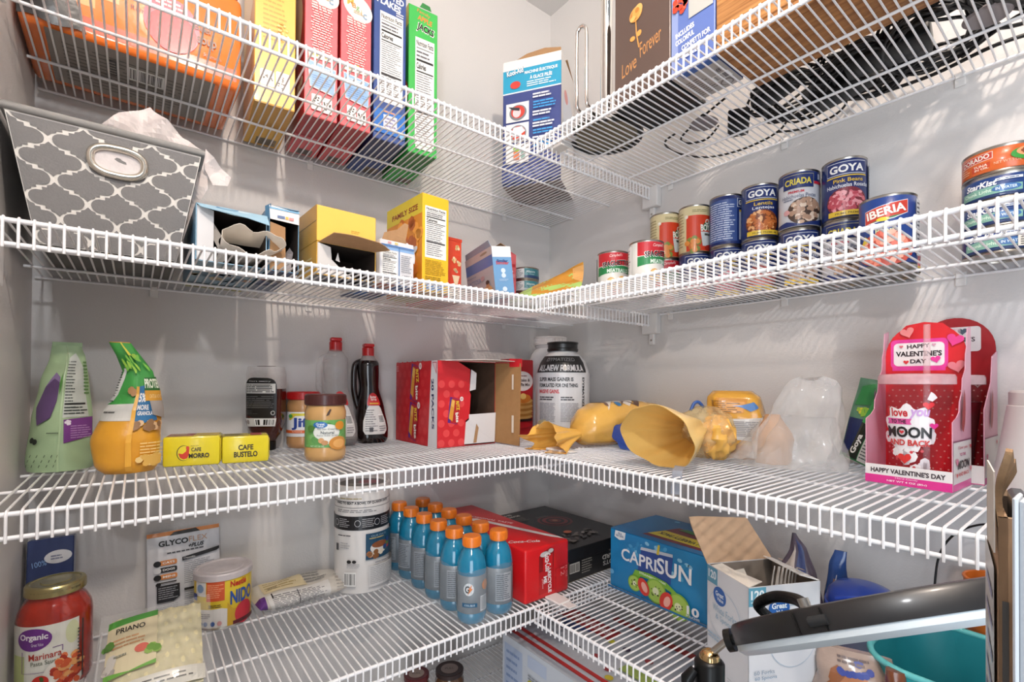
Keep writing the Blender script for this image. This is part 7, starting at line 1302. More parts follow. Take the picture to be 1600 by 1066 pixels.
# black game box
w, d, h = 0.240, 0.336, 0.077
t = placed('game_box', 'flat black game box with a round red emblem, beside the red soda carton', 'box', (-0.2785, -0.3735), w, d, 4, 1.2)
obj('base', box(-w/2 + 0.001, w/2 - 0.001, -d/2 + 0.001, d/2 - 0.001, 0, h - 0.022), card('#151414'), t); obj('lid', box(-w/2, w/2, -d/2, d/2, h - 0.03, h, 0.001), card('#191717'), t); F = faces_of(t, w, d, h); f = F['front']; tp = F['top']
f.bars(0.03, 0.26, 0.17, 0.56, 16, bg='#b8b4ac'); f.lines(0.2, 0.15, 0.36, 0.6, 6, '#8a857c', 0.4); f.txt('BOARD', 0.66, 0.44, w=0.3, h=0.15, col='#c9c5bd', rot=180, bold=0.03); f.txt('SHOTS', 0.66, 0.25, w=0.28, h=0.15, col='#c9c5bd', rot=180, bold=0.03); f.txt('GAME', 0.68, 0.62, w=0.14, h=0.06, col='#8a857c', rot=180); f.many([[(0.008, 0.02), (0.012, 0.02), (0.012, 0.62), (0.008, 0.62)], [(0.008, 0.02), (0.99, 0.02), (0.99, 0.032), (0.008, 0.032)]], '#8a7a58', 'gold_rule')
for r, c in ((0.19, '#7a2a2c'), (0.165, '#191717'), (0.14, '#8a3032'), (0.10, '#241a1a'), (0.07, '#7a2a2c'), (0.03, '#b87a5a')): tp.ell(0.62, 0.58, r * 1.1, r * 0.78, c, 'round_emblem', n=36)
tp.txt('SHOTS', 0.22, 0.93, w=0.26, h=0.035, col='#c9c5bd', rot=180, bold=0.03); tp.txt('BOARD GAME', 0.24, 0.87, w=0.34, h=0.035, col='#c9c5bd', rot=180, bold=0.03); tp.lines(0.5, 0.70, 0.72, 0.74, 2, '#6a655c', 0.4); tp.lines(0.25, 0.72, 0.42, 0.82, 4, '#6a655c', 0.4); tp.blobs(0.35, 0.16, 0.2, 0.08, 16, 0.012, ['#3a3634', '#4a4440', '#6a625c'], 'fan_print', 0.4, 5); tp.blobs(0.62, 0.2, 0.1, 0.06, 10, 0.01, ['#8a8480', '#5a5450'], 'fan_print', 0.5, 6); tp.ell(0.4, 0.28, 0.05, 0.03, '#b8603a')

# ================================================================ fourth shelf, right wall
w, d, h = 0.245, 0.176, 0.133
t = thing('juice_carton', 'blue juice pouch carton with kiwi and strawberry pictures', 'box', (-0.203 + d / 2, -0.4365 - w / 2, Z4 + 0.0004), -pi / 2)
carton(t, w, d, h, '#1f84bc', bev=0.0025); F = faces_of(t, w, d, h); f = F['front']; tp = F['top']
f.blobs(0.55, 0.72, 0.34, 0.22, 40, 0.006, ['#4fa8d4', '#8cc8e4', '#2f94c8'], 'splash_picture', 0.7, 3); f.poly([(0.32, 0.42), (0.36, 0.80), (0.68, 0.84), (0.66, 0.40)], '#2a4f98', 'pouch_picture'); f.poly([(0.35, 0.79), (0.36, 0.84), (0.68, 0.88), (0.68, 0.83)], '#c9d2da', 'pouch_picture'); f.poly([(0.52, 0.80), (0.535, 0.96), (0.555, 0.96), (0.545, 0.80)], '#d9c23a', 'straw_picture')
f.txt('CAPRI', 0.33, 0.62, w=0.38, h=0.20, col='#f2f6f8', rot=-1, bold=0.02); f.txt('SUN', 0.69, 0.635, w=0.33, h=0.25, col='#f2f6f8', rot=-1, bold=0.02)
f.poly([(0.06, 0.88), (0.07, 0.99), (0.19, 0.99), (0.18, 0.87), (0.12, 0.84)], '#e6ecee', 'white_badge'); f.txt('ALL', 0.125, 0.955, w=0.05, h=0.035, col='#3a6a94', bold=0.02); f.txt('NATURAL', 0.125, 0.912, w=0.09, h=0.04, col='#3a6a94', bold=0.02)
f.poly([(0.27, 0.33), (0.3, 0.44), (0.45, 0.46), (0.62, 0.42), (0.74, 0.3), (0.76, 0.2), (0.66, 0.3), (0.5, 0.37), (0.36, 0.36), (0.32, 0.27)], '#7db83a', 'leaf_banner'); f.txt('STRAWBERRY KIWI', 0.48, 0.405, w=0.27, h=0.035, col='#f2f6e0', rot=-4, bold=0.02)
for u, v, r in ((0.52, 0.22, 0.105), (0.74, 0.12, 0.11), (0.30, 0.22, 0.07)):
    f.ell(u, v, r, r * 1.84, '#86b83c', 'kiwi_picture'); f.ell(u, v, r * 0.86, r * 1.6, '#a8cc58', 'kiwi_picture'); f.ell(u, v, r * 0.3, r * 0.56, '#e6ecc0', 'kiwi_picture'); f.blobs(u, v, r * 0.5, r * 0.9, 12, 0.0014, ['#2a2c14'], 'kiwi_seeds', seed=int(u * 50))
for u, v, r, rt in ((0.40, 0.22, 0.07, 0.5), (0.63, 0.14, 0.075, -0.4)): f.ell(u, v, r * 0.8, r * 2.0, '#d83a2c', 'strawberry_picture', rot=rt); f.ell(u + 0.01, v, r * 0.4, r * 1.2, '#f0b0a0', 'strawberry_picture', rot=rt)
f.rect(0.0, 0.0, 1, 0.03, '#1a74ac'); f.txt('10', 0.88, 0.15, w=0.11, h=0.13, col='#f2f6f8', bold=0.035); f.txt('POUCHES', 0.88, 0.06, w=0.12, h=0.035, col='#dfeaf0', bold=0.02); f.ell(0.05, 0.28, 0.022, 0.04, '#6ab4dc')
tp.rect(0, 0, 1, 1, '#1c6fa8'); tp.poly([(0.3, 0.12), (0.92, 0.12), (0.99, 0.55), (0.42, 0.7)], '#7a2030', 'fruit_band'); tp.poly([(0.32, 0.2), (0.9, 0.2), (0.94, 0.42), (0.38, 0.46)], '#e0cf2c', 'yellow_banner'); tp.txt('30 | VARIETY PACK', 0.62, 0.32, w=0.48, h=0.12, col='#1c1c14', rot=176, bold=0.03); tp.poly([(0.45, 0.6), (0.9, 0.52), (0.92, 0.6), (0.5, 0.7)], '#3f8a3e', 'green_band'); tp.ell(0.3, 0.9, 0.03, 0.03, '#6ab4dc')
F['right'].rect(0, 0, 1, 1, '#24344a'); F['right'].lines(0.1, 0.1, 0.9, 0.9, 14, '#7a94ac', 0.3)
# cutlery box
w, d, h = 0.119, 0.094, 0.184
t = placed('cutlery_box', 'tall white plastic cutlery box with a raised brown flap, behind the tripod', 'box', (-0.4005, -0.854), w, d, 4, -25.5)
GREYIN = mat('#8f857b', rough=0.9, noise=0.1)
open_carton(t, w, d, h, '#d3d5d9', GREYIN, 'top'); F = faces_of(t, w, d, h); f = F['front']; l = F['left']
f.rect(0.0, 0.855, 0.235, 0.995, '#5c9cb4', 'blue_patch'); f.txt('120', 0.12, 0.94, w=0.18, h=0.07, col='#eef4f6', bold=0.03); f.lines(0.03, 0.875, 0.2, 0.895, 1, '#b8d4de', 0.6)
f.ell(0.6, 0.6, 0.34, 0.24, '#a9bccc', 'oval_ring', n=36); f.ell(0.6, 0.6, 0.333, 0.234, '#d3d5d9', 'oval_field', n=36); f.ell(0.41, 0.825, 0.145, 0.078, '#1f5aa4', 'blue_oval'); f.txt('Great', 0.41, 0.845, w=0.21, h=0.045, col='#eef4f8', bold=0.03); f.txt('Value', 0.44, 0.795, w=0.15, h=0.035, col='#eef4f8', bold=0.03)
f.txt('White Forks & Spoons', 0.6, 0.62, w=0.5, h=0.05, col='#6f94ac'); f.txt('60 Forks', 0.2, 0.355, w=0.28, h=0.03, col='#7f94a8'); f.txt('60 Spoons', 0.22, 0.31, w=0.3, h=0.032, col='#5f86a4')
f.poly([(0.67, 0.175), (0.70, 0.225), (0.73, 0.175)], '#26282a', 'recycling_mark'); f.poly([(0.685, 0.18), (0.70, 0.205), (0.715, 0.18)], '#d3d5d9', 'recycling_mark'); f.ell(0.84, 0.2, 0.045, 0.026, '#6a9a4a', 'green_mark'); f.lines(0.66, 0.14, 0.74, 0.155, 1, '#26282a', 0.7); f.lines(0.04, 0.14, 0.36, 0.185, 3, '#5a5e66', 0.45); f.rect(0.05, 0.03, 0.56, 0.10, '#2f74b8', 'blue_banner'); f.txt('Sturdy, Everyday Quality', 0.3, 0.065, w=0.44, h=0.03, col='#e6eef4'); f.bars(0.66, 0.02, 0.96, 0.12, 16)
l.rect(0.0, 0.86, 0.27, 0.995, '#5c9cb4', 'blue_patch'); l.txt('120', 0.14, 0.935, w=0.2, h=0.07, col='#dfe8ee', bold=0.03); l.ell(0.44, 0.65, 0.4, 0.2, '#b8c6d2', 'oval_ring', n=36); l.ell(0.44, 0.65, 0.39, 0.194, '#d3d5d9', 'oval_field', n=36); l.ell(0.34, 0.79, 0.16, 0.075, '#1f5aa4', 'blue_oval'); l.txt('Great', 0.34, 0.805, w=0.2, h=0.04, col='#e6eef4', bold=0.02); l.txt('Value', 0.36, 0.765, w=0.16, h=0.03, col='#e6eef4', bold=0.02); l.txt('White Forks', 0.46, 0.68, w=0.58, h=0.055, col='#8fb0c4'); l.txt('& Spoons', 0.48, 0.61, w=0.46, h=0.055, col='#8fb0c4'); l.lines(0.05, 0.4, 0.4, 0.46, 2, '#9ab4c8', 0.5); l.lines(0.55, 0.02, 0.95, 0.2, 8, '#b0b4ba', 0.3)
FLAPK = mat('#b3967a', rough=0.8, noise=0.12, scale=70)
obj('back_flap', plate([(-w/2, d/2, h - 0.001), (w/2, d/2, h - 0.001), (w/2 - 0.028, d/2 + 0.026, h + 0.060), (-w/2 + 0.004, d/2 + 0.03, h + 0.066), (-w/2 - 0.014, d/2 + 0.03, h + 0.066), (-w/2 - 0.012, d/2 + 0.024, h + 0.05)], 0.0014), FLAPK, t)
o = obj('side_flap', plate([(w/2, -d/2 + 0.002, h), (w/2, d/2 - 0.002, h), (w/2 - 0.020, d/2 - 0.004, h + 0.006), (w/2 - 0.026, -d/2 + 0.010, h + 0.007)], 0.0014), card('#dcdcda'), t)
pp = Panel(o, 0.026, d, lambda u, v, e: Vector((w/2 - 0.023 * u, -d/2 + 0.005 + (d - 0.01) * v, h + 0.0078 + e - 0.0015 + 0.0062 * u))); pp.ell(0.5, 0.22, 0.2, 0.07, '#a58a6c', 'glue_spot'); pp.ell(0.45, 0.7, 0.16, 0.05, '#b89c80', 'glue_spot')
obj('torn_flap', plate([(-w/2, -d/2, h), (-w/2, d/2 - 0.01, h), (-w/2 + 0.012, d/2 - 0.02, h + 0.006), (-w/2 + 0.016, -d/2 + 0.05, h + 0.004), (-w/2 + 0.020, -d/2 + 0.035, h + 0.012), (-w/2 + 0.021, -d/2 + 0.03, h + 0.004), (-w/2 + 0.030, -d/2 + 0.010, h + 0.002)], 0.0013), card('#dcd6cc'), t)
for i, lb in enumerate(('white plastic fork standing leftmost in the cutlery box', 'white plastic fork standing in the middle of the cutlery box', 'white plastic fork standing rightmost in the cutlery box')):
    k = thing('plastic_fork', lb, 'fork', (-0.325 + 0.012 * i, -0.853 - 0.006 * i, Z4 + 0.055), 0, 'plastic forks in the white box'); k.rotation_euler = (0.05 * i - 0.1, 0.12 - 0.05 * i, math.radians(-40 + 8 * i))
    FK = mat('#d6d2cc', rough=0.35, noise=0.02)
    obj('handle', box(-0.0035, 0.0035, -0.001, 0.001, -0.05, 0.082, 0.0008), FK, k); obj('head', plate([(-0.0035, 0, 0.080), (0.0035, 0, 0.080), (0.0105, 0, 0.095), (0.0105, 0, 0.106), (-0.0105, 0, 0.106), (-0.0105, 0, 0.095)], 0.0016), FK, k)
    for j in range(4): obj('tine', tube([(-0.009 + 0.006 * j, 0, 0.1045), (-0.009 + 0.006 * j, -0.002, 0.125), (-0.009 + 0.006 * j, -0.0045, 0.139)], lambda q: 0.0014 - 0.0006 * q, 6), FK, k, smooth=60)
# snack bags behind
t = thing('candy_bag', 'clear and dark blue candy bag with a pointed corner behind the cutlery box', 'bag', (-0.095, -0.795, Z4 + 0.0006), math.radians(-80))
K = [(0, 0, 0, 0.042, 0.03, 2.2), (0.3, 0.002, 0, 0.045, 0.034, 2.1), (0.6, 0.0, 0, 0.032, 0.022, 2.0), (0.85, 0.004, 0, 0.014, 0.008, 1.9), (1.0, -0.004, 0, 0.003, 0.002, 1.9)]
fn = loft_fn(K, 0.188, 0.06, 5); loft_obj('bag_skin', fn, foil('#5a4f5c', 0.4, 0.2, 50), t, 44, 24)
P = loft_panel(t, fn, 0.2, 0.188, 0.02, 0.06); P.poly([(0.36, 0.3), (0.36, 0.66), (0.46, 0.9), (0.5, 0.66), (0.62, 0.6), (0.62, 0.3)], '#c9bdb4', 'clear_window'); P.blobs(0.48, 0.44, 0.1, 0.14, 14, 0.011, ['#6a3a20', '#8a5230', '#4e2814'], 'chocolate_picture', 0.8, 3); P.poly([(0.51, 0.7), (0.53, 0.96), (0.62, 0.9), (0.6, 0.62)], '#2c3a6c', 'navy_field')
t = thing('candy_bag', 'narrow blue foil bag standing up beside the blue plastic lid', 'bag', (-0.085, -0.858, Z4 + 0.0006), math.radians(-80))
K = [(0, 0, 0, 0.02, 0.022, 2.2), (0.5, 0, 0, 0.019, 0.016, 2.1), (0.85, 0.001, 0, 0.013, 0.008, 2.0), (1.0, 0.006, 0, 0.009, 0.002, 2.0)]
fn = loft_fn(K, 0.172, 0.06, 11); loft_obj('bag_skin', fn, foil('#2f4f8c', 0.4, 0.2, 50), t, 36, 24)
P = loft_panel(t, fn, 0.1, 0.172, 0.03, 0.06); P.poly([(0.42, 0.4), (0.46, 0.72), (0.56, 0.7), (0.6, 0.4)], '#8a6a5c', 'clear_window'); P.many([[(0.46, 0.6), (0.5, 0.76), (0.51, 0.76), (0.48, 0.6)]], '#d9dce4', 'white_print')
t = thing('candy_bag', 'bag of brown chocolates with blue paw prints, under the ring light', 'bag', (-0.285, -0.945, Z4 + 0.0006), math.radians(-68))
K = [(0, 0, 0, 0.048, 0.034, 2.4), (0.25, 0, 0, 0.052, 0.036, 2.2), (0.7, 0, 0, 0.045, 0.024, 2.1), (1.0, 0, 0, 0.04, 0.005, 2.2)]
fn = loft_fn(K, 0.098, 0.05, 7); loft_obj('bag_skin', fn, foil('#a08c80', 0.35, 0.2, 50), t, 44, 20)
P = loft_panel(t, fn, 0.22, 0.098, 0.02, 0.08); P.blobs(0.45, 0.4, 0.1, 0.3, 16, 0.013, ['#5e3018', '#8a5432', '#3f1f10', '#a86c44'], 'chocolate_picture', 0.7, 5); P.blobs(0.5, 0.75, 0.07, 0.14, 9, 0.004, ['#2c3f8c'], 'paw_print', 1, 8); P.lines(0.42, 0.85, 0.56, 0.95, 2, '#5a4a48', 0.5)
t = thing('candy_bag', 'shiny brown foil bag squeezed between paw print bag and teal bin', 'bag', (-0.300, -0.994, Z4 + 0.0006), math.radians(-60))
K = [(0, 0, 0, 0.012, 0.03, 2.2), (0.5, 0, 0, 0.013, 0.026, 2.1), (1.0, 0, 0, 0.01, 0.008, 2.2)]
loft_obj('bag_skin', loft_fn(K, 0.10, 0.08, 3), foil('#6e3c22', 0.4, 0.2, 50), t, 36, 18)
# blue lid
t = thing('lidded_cup', 'royal blue domed lid on a pale plastic cup, behind the ring light', 'cup', (-0.150, -0.916, Z4 + 0.1095)); t.scale = (0.85, 0.85, 0.85)
t.rotation_euler = (0.06, -0.1, 0)
BLU = mat('#1f3f9c', rough=0.3, coat=0.3, noise=0.03)
obj('dome', lathe([(0.058, 0.0), (0.059, 0.006), (0.057, 0.022), (0.048, 0.034), (0.030, 0.041), (0, 0.043), ], 48), BLU, t, smooth=40)
obj('rim_ridge', tube([(0.0592 * math.cos(2 * pi * i / 48), 0.0592 * math.sin(2 * pi * i / 48), 0.003) for i in range(48)], 0.003, 8, closed=True), BLU, t, smooth=60)
obj('finger_groove', tube(catmull([(-0.05, 0.03, 0.026), (-0.045, 0.0, 0.038), (-0.03, -0.03, 0.038), (0.0, -0.048, 0.03)], 6), 0.004, 8), BLU, t, smooth=60)
obj('cup_below', lathe([(0, -0.125), (0.040, -0.125), (0.043, -0.121), (0.054, 0.0)], 40), mat('#8fa0c4', rough=0.4, noise=0.05), t, smooth=40)
# teal bin
t = thing('storage_bin', 'teal rounded plastic bin at the right end, open at the top', 'bin', (-0.196, -1.088, Z4 + 0.0004))
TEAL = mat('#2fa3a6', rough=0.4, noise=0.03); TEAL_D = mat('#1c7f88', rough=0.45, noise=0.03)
def rr(u, hx, hy, r):
    P = []
    for cx, cy, a in ((hx - r, hy - r, 0), (-hx + r, hy - r, 90), (-hx + r, -hy + r, 180), (hx - r, -hy + r, 270)):
        for k in range(9): P.append((cx + r * math.cos(math.radians(a + 11.25 * k)), cy + r * math.sin(math.radians(a + 11.25 * k))))
    i = u * len(P); j = int(i) % len(P); f = i - int(i); p, q = P[j], P[(j + 1) % len(P)]; return p[0] + (q[0] - p[0]) * f, p[1] + (q[1] - p[1]) * f
def binw(u, v, off=0.0):
    x, y = rr(u, 0.088 + 0.014 * v - off, 0.118 + 0.018 * v - off, 0.06); return Vector((x, y, 0.0 + 0.098 * v))
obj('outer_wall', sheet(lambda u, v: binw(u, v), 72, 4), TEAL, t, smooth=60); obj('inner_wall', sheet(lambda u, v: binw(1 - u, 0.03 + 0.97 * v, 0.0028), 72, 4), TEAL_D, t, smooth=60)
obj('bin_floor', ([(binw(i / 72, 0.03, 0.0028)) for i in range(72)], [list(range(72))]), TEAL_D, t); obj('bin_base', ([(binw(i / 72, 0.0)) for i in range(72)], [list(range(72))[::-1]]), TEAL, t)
obj('rolled_rim', tube([binw(i / 72, 1.0) + Vector((0, 0, 0.001)) for i in range(72)], 0.0042, 8, closed=True), mat('#63bcbc', rough=0.35, noise=0.02), t, smooth=60)
obj('inner_ridge', tube([binw(i / 72, 0.62, 0.004) for i in range(38, 60)], 0.0012, 6), TEAL, t, smooth=60)
o = thing('black_card', 'small black square tag standing inside the teal bin, below the ring light', 'tag', (-0.255, -0.998, Z4 + 0.06)); o.rotation_euler = (0.3, 0.5, 0.6)
obj('card', box(-0.012, 0.012, -0.001, 0.001, -0.014, 0.014, 0.0006), BLACK_PLASTIC, o)
# orange tub behind the bin
t = thing('plastic_tumbler', 'tall orange plastic tumbler standing behind the teal bin', 'cup', (-0.0475, -1.062, Z4 + 0.0004))
ORG = mat('#e0762a', rough=0.4, noise=0.03)
obj('tumbler_wall', lathe([(0, 0.004), (0.03, 0.0), (0.033, 0.005), (0.0425, 0.168), (0.0435, 0.171), (0.0435, 0.174), (0.0400, 0.174), (0.031, 0.01), (0, 0.008)], 44), ORG, t, smooth=40)
obj('rolled_rim', tube([(0.042 * math.cos(2 * pi * i / 44), 0.042 * math.sin(2 * pi * i / 44), 0.173) for i in range(44)], 0.0022, 8, closed=True), ORG, t, smooth=60)
tag(obj('black_wire', tube(catmull([(-0.06, -1.115, -0.236), (-0.055, -1.06, -0.231), (-0.052, -1.03, -0.240), (-0.05, -1.005, -0.264), (-0.048, -0.990, -0.30), (-0.05, -0.985, -0.35), (-0.052, -0.982, -0.42), (-0.05, -0.98, Z4 + 0.003)], 8), 0.0016, 8), CORD, smooth=60), 'thin black wire arching down the right wall behind the ring light', 'cord')

# ================================================================ ring light on a tripod
t = thing('ring_light', 'black ring light with a white diffuser, lying tilted on a tripod', 'ring light', (-0.562, -1.053, -0.2222))
E1 = Vector((-0.12564413, -0.84487476, 0.52000018)); E2 = Vector((0.96732821, -0.22067499, -0.1248146)); EN = Vector((0.22037396, 0.48732862, 0.84499771))
def ringsec(sec, n=96):
    """sec: (radius, height) profile swept round the ring"""
    V, F = [], []; k = len(sec)
    for i in range(n):
        a = 2 * pi * i / n; q = E1 * math.cos(a) + E2 * math.sin(a)
        for r, h in sec: V.append(q * r + EN * h)
    for i in range(n):
        for j in range(k): F.append([i * k + j, i * k + (j + 1) % k, ((i + 1) % n) * k + (j + 1) % k, ((i + 1) % n) * k + j])
    return V, F
BLK = mat('#1a1a1c', rough=0.38, noise=0.05, coat=0.15)
obj('housing', ringsec([(0.1285, -0.0045), (0.1285, 0.009), (0.126, 0.0125), (0.122, 0.0135), (0.1175, 0.0135), (0.1165, 0.0125), (0.116, 0.004), (0.104, 0.004), (0.1035, 0.0125), (0.1025, 0.0135), (0.1005, 0.0135), (0.0995, 0.0125), (0.0985, 0.009), (0.0985, -0.0045)]), BLK, t, smooth=40)
obj('diffuser', ringsec([(0.1275, -0.0046), (0.0995, -0.0046), (0.0995, -0.0095), (0.103, -0.0135), (0.1225, -0.0135), (0.1275, -0.0095)]), mat('#cfdbe2', rough=0.35, noise=0.02), t, smooth=40)
def rp(a, r, h): return (E1 * math.cos(a) + E2 * math.sin(a)) * r + EN * h
for da in (-0.1, 0.06): obj('housing_seam', tube([rp(-1.42 + da, 0.129, -0.004), rp(-1.42 + da, 0.129, 0.011)], 0.0008, 6), BLACK_PLASTIC, t)
obj('control_plate', tube([rp(-1.44 + 0.02 * i, 0.1286, 0.003) for i in range(0, 6)], 0.0038, 8), mat('#26282a', rough=0.5), t, smooth=60)
AM = 3.62
neck = catmull([rp(AM - 0.5, 0.11, 0.006), rp(AM - 0.35, 0.105, 0.014), rp(4.05, 0.100, 0.024), rp(4.35, 0.096, 0.027), rp(4.6, 0.098, 0.022), rp(4.74, 0.106, 0.016)], 16)
obj('gooseneck', tube(neck, 0.0042, 12), BLACK_PLASTIC, t, smooth=60)
rg = obj('gooseneck_ribs', merge(*[tube([p, p + (neck[i + 1] - p).normalized() * 0.0009], 0.0047, 12) for i, p in enumerate(neck[:-1])]), BLACK_PLASTIC, t); rg['kind'] = 'stuff'
obj('gooseneck_screw', tube([rp(4.76, 0.109, 0.006), rp(4.76, 0.109, 0.02)], 0.0042, 12), STEEL, t, smooth=50)
obj('mount_knob', merge(tube([rp(AM, 0.1285, 0.001), rp(AM, 0.1335, 0.001)], 0.005, 14), tube([rp(AM, 0.1335, 0.001), rp(AM, 0.1400, 0.001)], 0.0105, 14)), BLACK_PLASTIC, t, smooth=40)
base = Vector((-0.562, -1.053, -0.2222)) + rp(AM, 0.158, 0.0) + Vector((0, 0, -0.012))
t = thing('light_tripod', 'slim black and chrome tripod that carries the ring light', 'tripod', (base.x, base.y, FLOOR + 0.0005)); hz = base.z - FLOOR
obj('ball_head', lathe([(0, hz - 0.038), (0.011, hz - 0.038), (0.0145, hz - 0.036), (0.0145, hz - 0.006), (0.012, hz - 0.003), (0.0105, hz - 0.002), (0.0, hz - 0.002)], 28), BLACK_PLASTIC, t, smooth=40)
obj('ball', lathe([(0.0101 * math.cos(a), hz - 0.002 + 0.0095 * math.sin(a)) for a in [(-0.2 + i * (pi / 2 + 0.2) / 8) for i in range(9)]], 24), mat('#c9a877', rough=0.15, metal=1.0), t, smooth=60)
tip = rp(AM, 0.1400, 0.001) + Vector((-0.562, -1.053, -0.2222)) - Vector((base.x, base.y, FLOOR + 0.0005))
obj('ball_stem', tube([(0, 0, hz + 0.001), tip], 0.0035, 10), STEEL, t, smooth=60)
obj('lock_lever', tube([(-0.014, 0.008, hz - 0.012), (-0.02, 0.012, hz - 0.02), (-0.021, 0.013, hz - 0.045)], lambda q: 0.0045 + 0.002 * math.sin(pi * q), 10), BLACK_PLASTIC, t, smooth=60)
obj('chrome_neck', rod((0, 0, hz - 0.06), (0, 0, hz - 0.0385), 0.009, 24), CHROME, t, smooth=60)
obj('neck_collar', lathe([(0.0, hz - 0.0615), (0.0125, hz - 0.0615), (0.0125, hz - 0.056), (0.0095, hz - 0.054), (0, hz - 0.054)], 28), STEEL, t, smooth=40)
obj('clamp_head', box(-0.018, 0.020, -0.016, 0.016, hz - 0.105, hz - 0.062, 0.004, 2), BLACK_PLASTIC, t, smooth=40)
obj('pole', rod((0, 0, 0.12), (0, 0, hz - 0.105), 0.011, 20), BLK, t, smooth=60)
obj('hub', lathe([(0, 0.28), (0.02, 0.28), (0.022, 0.285), (0.022, 0.32), (0.018, 0.325), (0, 0.325)], 24), BLACK_PLASTIC, t, smooth=40)
for k in range(3):
    a = 2 * pi * k / 3 + 2.2; c, s_ = math.cos(a), math.sin(a)
    obj('leg', tube([(0.02 * c, 0.02 * s_, 0.30), (0.17 * c, 0.17 * s_, 0.012)], 0.008, 10), BLK, t, smooth=60); fo = obj('foot', lathe([(0, 0.0), (0.010, 0.0), (0.011, 0.01), (0.009, 0.022), (0, 0.024)], 16), BLACK_PLASTIC, t, smooth=40, loc=(0.172 * c, 0.172 * s_, 0))

# ================================================================ torn cardboard box and white board at the right edge
t = thing('cardboard_box', 'tall torn brown cardboard box at the right edge, with dark printing', 'box', (-0.826, -1.1755, FLOOR + 0.0004), math.radians(10)); w, d, h = 0.06, 0.05, 1.186
CB = mat('#a8886a', rough=0.9, noise=0.14, scale=60, bump=0.15)
open_carton(t, w, d, h, CB, mat('#3a2a1c', rough=0.95, noise=0.2), 'top', t=0.0022)
rnd = random.Random(3)
obj('torn_flap', sheet(lambda u, v: Vector((-w/2 + 0.014 * u + 0.002 * math.sin(5 * v), d/2 - 0.0015 + 0.0016 * math.sin(4 * v + 0.5) * v - 0.002 * v * u, h - 0.003 + 0.024 * v * (1 - 0.25 * u) + 0.0016 * math.sin(11 * u))), 8, 16, 0.0016), mat('#8a6c4e', rough=0.95, noise=0.3, scale=120, bump=0.4), t, smooth=30)
obj('torn_paper', sheet(lambda u, v: Vector((-w/2 + 0.002 + 0.006 * u, d/2 + 0.0006 + 0.0012 * u, h - 0.012 + 0.026 * v + 0.003 * u)), 4, 10, 0.0004), mat('#d2c9bf', rough=0.9, noise=0.15), t, smooth=40)
f = Panel(t, d, h, lambda u, v, e: Vector((-w/2 - e - 0.0003, d/2 - u * d, v * h)), m=ink)   # side towards the aisle
f.rect(0.015, 0.70, 0.045, 0.945, '#4a4846', 'printed_bar'); f.rect(0.015, 0.955, 0.045, 0.978, '#4a4846', 'printed_bar')
s_ = Panel(t, w, h, lambda u, v, e: Vector((-w/2 + u * w, d/2 + e + 0.0003, v * h))); s_.rect(0.0, 0.6, 1, 0.925, '#4c4a4a', 'printed_bar'); s_.rect(0.1, 0.93, 0.9, 0.985, '#c9c6c4', 'torn_label'); s_.lines(0.2, 0.935, 0.8, 0.98, 5, '#8a86b0', 0.3)
obj('dark_insert', box(-w/2 + 0.004, w/2 - 0.02, d/2 - 0.009, d/2 - 0.0045, h - 0.10, h + 0.004, 0.001), mat('#0b0b0c', rough=0.25), t)
t = thing('white_board', 'plain white board standing upright at the far right edge', 'board', (-0.874, -1.182, FLOOR + 0.0004)); 
obj('panel', box(-0.005, 0.005, -0.012, 0.0195, 0, 1.196, 0.0012), mat('#d3d6d9', rough=0.5, noise=0.02), t); obj('edge_strip', box(-0.0056, 0.0056, 0.0196, 0.0208, 0, 1.196, 0.0005), mat('#c3c9d0', rough=0.5, noise=0.02), t)

# ================================================================ lowest shelf
Z5 = TOP[5]
w, d, h = 0.36, 0.27, 0.205
t = thing('appliance_box', 'large white carton with red stripes standing on the lowest shelf', 'box', (-0.265, -0.286 - w / 2, Z5 + 0.0004), -pi / 2)
carton(t, w, d, h, '#c6cbd2', bev=0.002); F = faces_of(t, w, d, h); f = F['front']; tp = F['top']
tp.rect(0, 0, 1, 1, '#b9bec6'); tp.poly([(0, 0.07), (1, 0.07), (1, 0.11), (0, 0.11)], '#b32c2c', 'red_stripe'); tp.poly([(0, 0.15), (1, 0.15), (1, 0.19), (0, 0.19)], '#b32c2c', 'red_stripe'); tp.poly([(0.02, 0.62), (0.48, 0.62), (0.48, 0.80), (0.06, 0.80)], '#a02a2e', 'red_banner'); tp.txt('PRESSURE COOKER', 0.27, 0.71, w=0.34, h=0.08, col='#d9c4c4', bold=0.03); tp.poly([(0.08, 0.6), (0.18, 0.45), (0.36, 0.62)], '#2c3f7a', 'navy_shape'); tp.poly([(0.3, 0.92), (1, 0.92), (1, 0.995), (0.3, 0.995)], '#a8342c', 'red_band')
for u, v, c in ((0.42, 0.33, '#2a2226'), (0.55, 0.36, '#9a3a3e'), (0.68, 0.30, '#9a3a3e'), (0.5, 0.62, '#c9c43a'), (0.62, 0.62, '#3a2a4a'), (0.78, 0.62, '#9a3a3e'), (0.74, 0.22, '#c9b83a')): tp.ell(u, v, 0.025, 0.03, c, 'printed_icon')
tp.poly([(0.72, 0.36), (0.95, 0.36), (0.95, 0.46), (0.72, 0.46)], '#9ab05a', 'green_label')
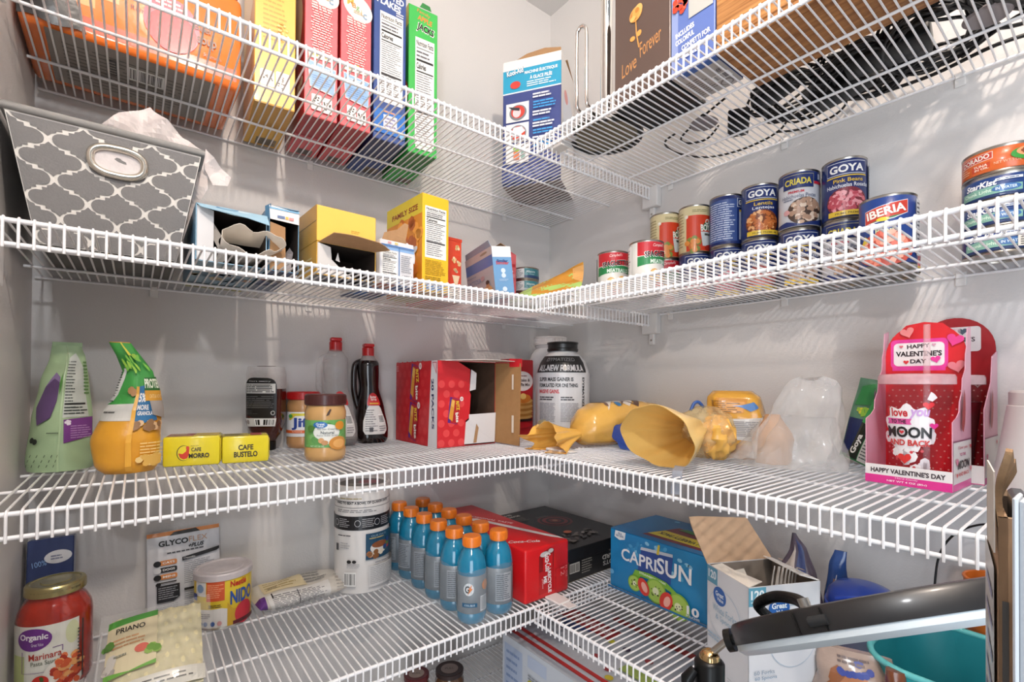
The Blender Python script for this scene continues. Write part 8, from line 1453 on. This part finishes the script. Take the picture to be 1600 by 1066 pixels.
f.rect(0, 0, 1, 1, '#c3c9d2'); f.rect(0.02, 0.05, 0.2, 0.92, '#aab8d0', 'blue_panel'); f.lines(0.04, 0.1, 0.18, 0.88, 9, '#7f93b8', 0.35); f.rect(0.25, 0.82, 0.42, 0.95, '#b3bfd4', 'blue_panel'); f.ell(0.28, 0.62, 0.035, 0.08, '#b8b43c', 'printed_icon'); f.ell(0.38, 0.52, 0.02, 0.06, '#4a2a3a', 'printed_icon'); f.ell(0.42, 0.52, 0.02, 0.06, '#4a2a3a', 'printed_icon'); f.ell(0.28, 0.32, 0.03, 0.06, '#b33a3e', 'printed_icon'); f.lines(0.5, 0.6, 0.75, 0.72, 3, '#8a8f9a', 0.4); f.bars(0.66, 0.4, 0.8, 0.58); f.lines(0.26, 0.7, 0.44, 0.76, 2, '#8a8f9a', 0.5)
w, d, h = 0.24, 0.27, 0.20
t = thing('soda_carton', 'red soda carton with white script on the lowest shelf, coloured dark as in shade', 'box', (-0.255, -0.652 - w / 2, Z5 + 0.0004), -pi / 2)
obj('carton', box(-w/2, w/2, -d/2, d/2, 0, h, 0.005, 2), card('#a3131c'), t, smooth=40); F = faces_of(t, w, d, h); tp = F['top']  # shade under the shelf above is put into this darker red
tp.txt('Coca-Cola', 0.5, 0.52, w=0.8, h=0.26, col='#d9b8bc', shear=0.35, bold=0.02, rot=-88); tp.txt('12', 0.12, 0.88, w=0.1, h=0.1, col='#d9b8bc', rot=-88); tp.many([[(0.1, 0.3), (0.3, 0.5), (0.36, 0.5), (0.16, 0.28)]], '#d9b8bc', 'white_swash')
t = thing('soda_can_box', 'small bright red carton standing at the front of the lowest shelf', 'box', (-0.3995, -0.634, Z5 + 0.0004), -pi / 2)
w, d, h = 0.055, 0.018, 0.225
carton(t, w, d, h, '#c8201c'); f = faces_of(t, w, d, h)['front']; f.ell(0.5, 0.8, 0.3, 0.06, '#e88a80'); f.txt('12', 0.5, 0.8, w=0.3, h=0.07, col='#f2e2e0'); f.lines(0.15, 0.5, 0.85, 0.7, 4, '#e8a8a0', 0.4)
for i, (x, y, r, lb) in enumerate(((-0.553, -0.155, 0.030, 'red lidded jar on the lowest shelf, left of the two'), (-0.482, -0.185, 0.034, 'dark lidded jar on the lowest shelf, right of the two'))):
    t = thing('food_jar', lb, 'jar', (x, y, Z5 + 0.0004), face_cam(x, y), 'jars on the lowest shelf'); h = 0.105
    obj('glass', lathe([(0, 0.002), (r - 0.004, 0), (r, 0.006), (r, h - 0.024), (r - 0.006, h - 0.013), (r - 0.006, h - 0.011), (0, h - 0.011)], 36), mat('#6a4a34', rough=0.15, coat=0.5, noise=0.2), t, smooth=40)
    obj('lid', lathe([(r - 0.003, h - 0.0108), (r - 0.001, h - 0.010), (r - 0.001, h - 0.001), (r - 0.003, h), (r - 0.006, h - 0.0006), (0, h - 0.0006)], 36), mat('#5a2226' if i == 0 else '#3a2c2a', rough=0.35), t, smooth=30)
    q = Panel(t, 2 * r, 2 * r, lambda u, v, e, r=r, h=h: Vector(((u - 0.5) * 2 * r, (v - 0.5) * 2 * r, h - 0.0004 + e))); q.ell(0.5, 0.5, 0.3, 0.3, '#8a7a72', 'lid_print'); q.txt('PULL', 0.5, 0.5, w=0.3, col='#2a2220')
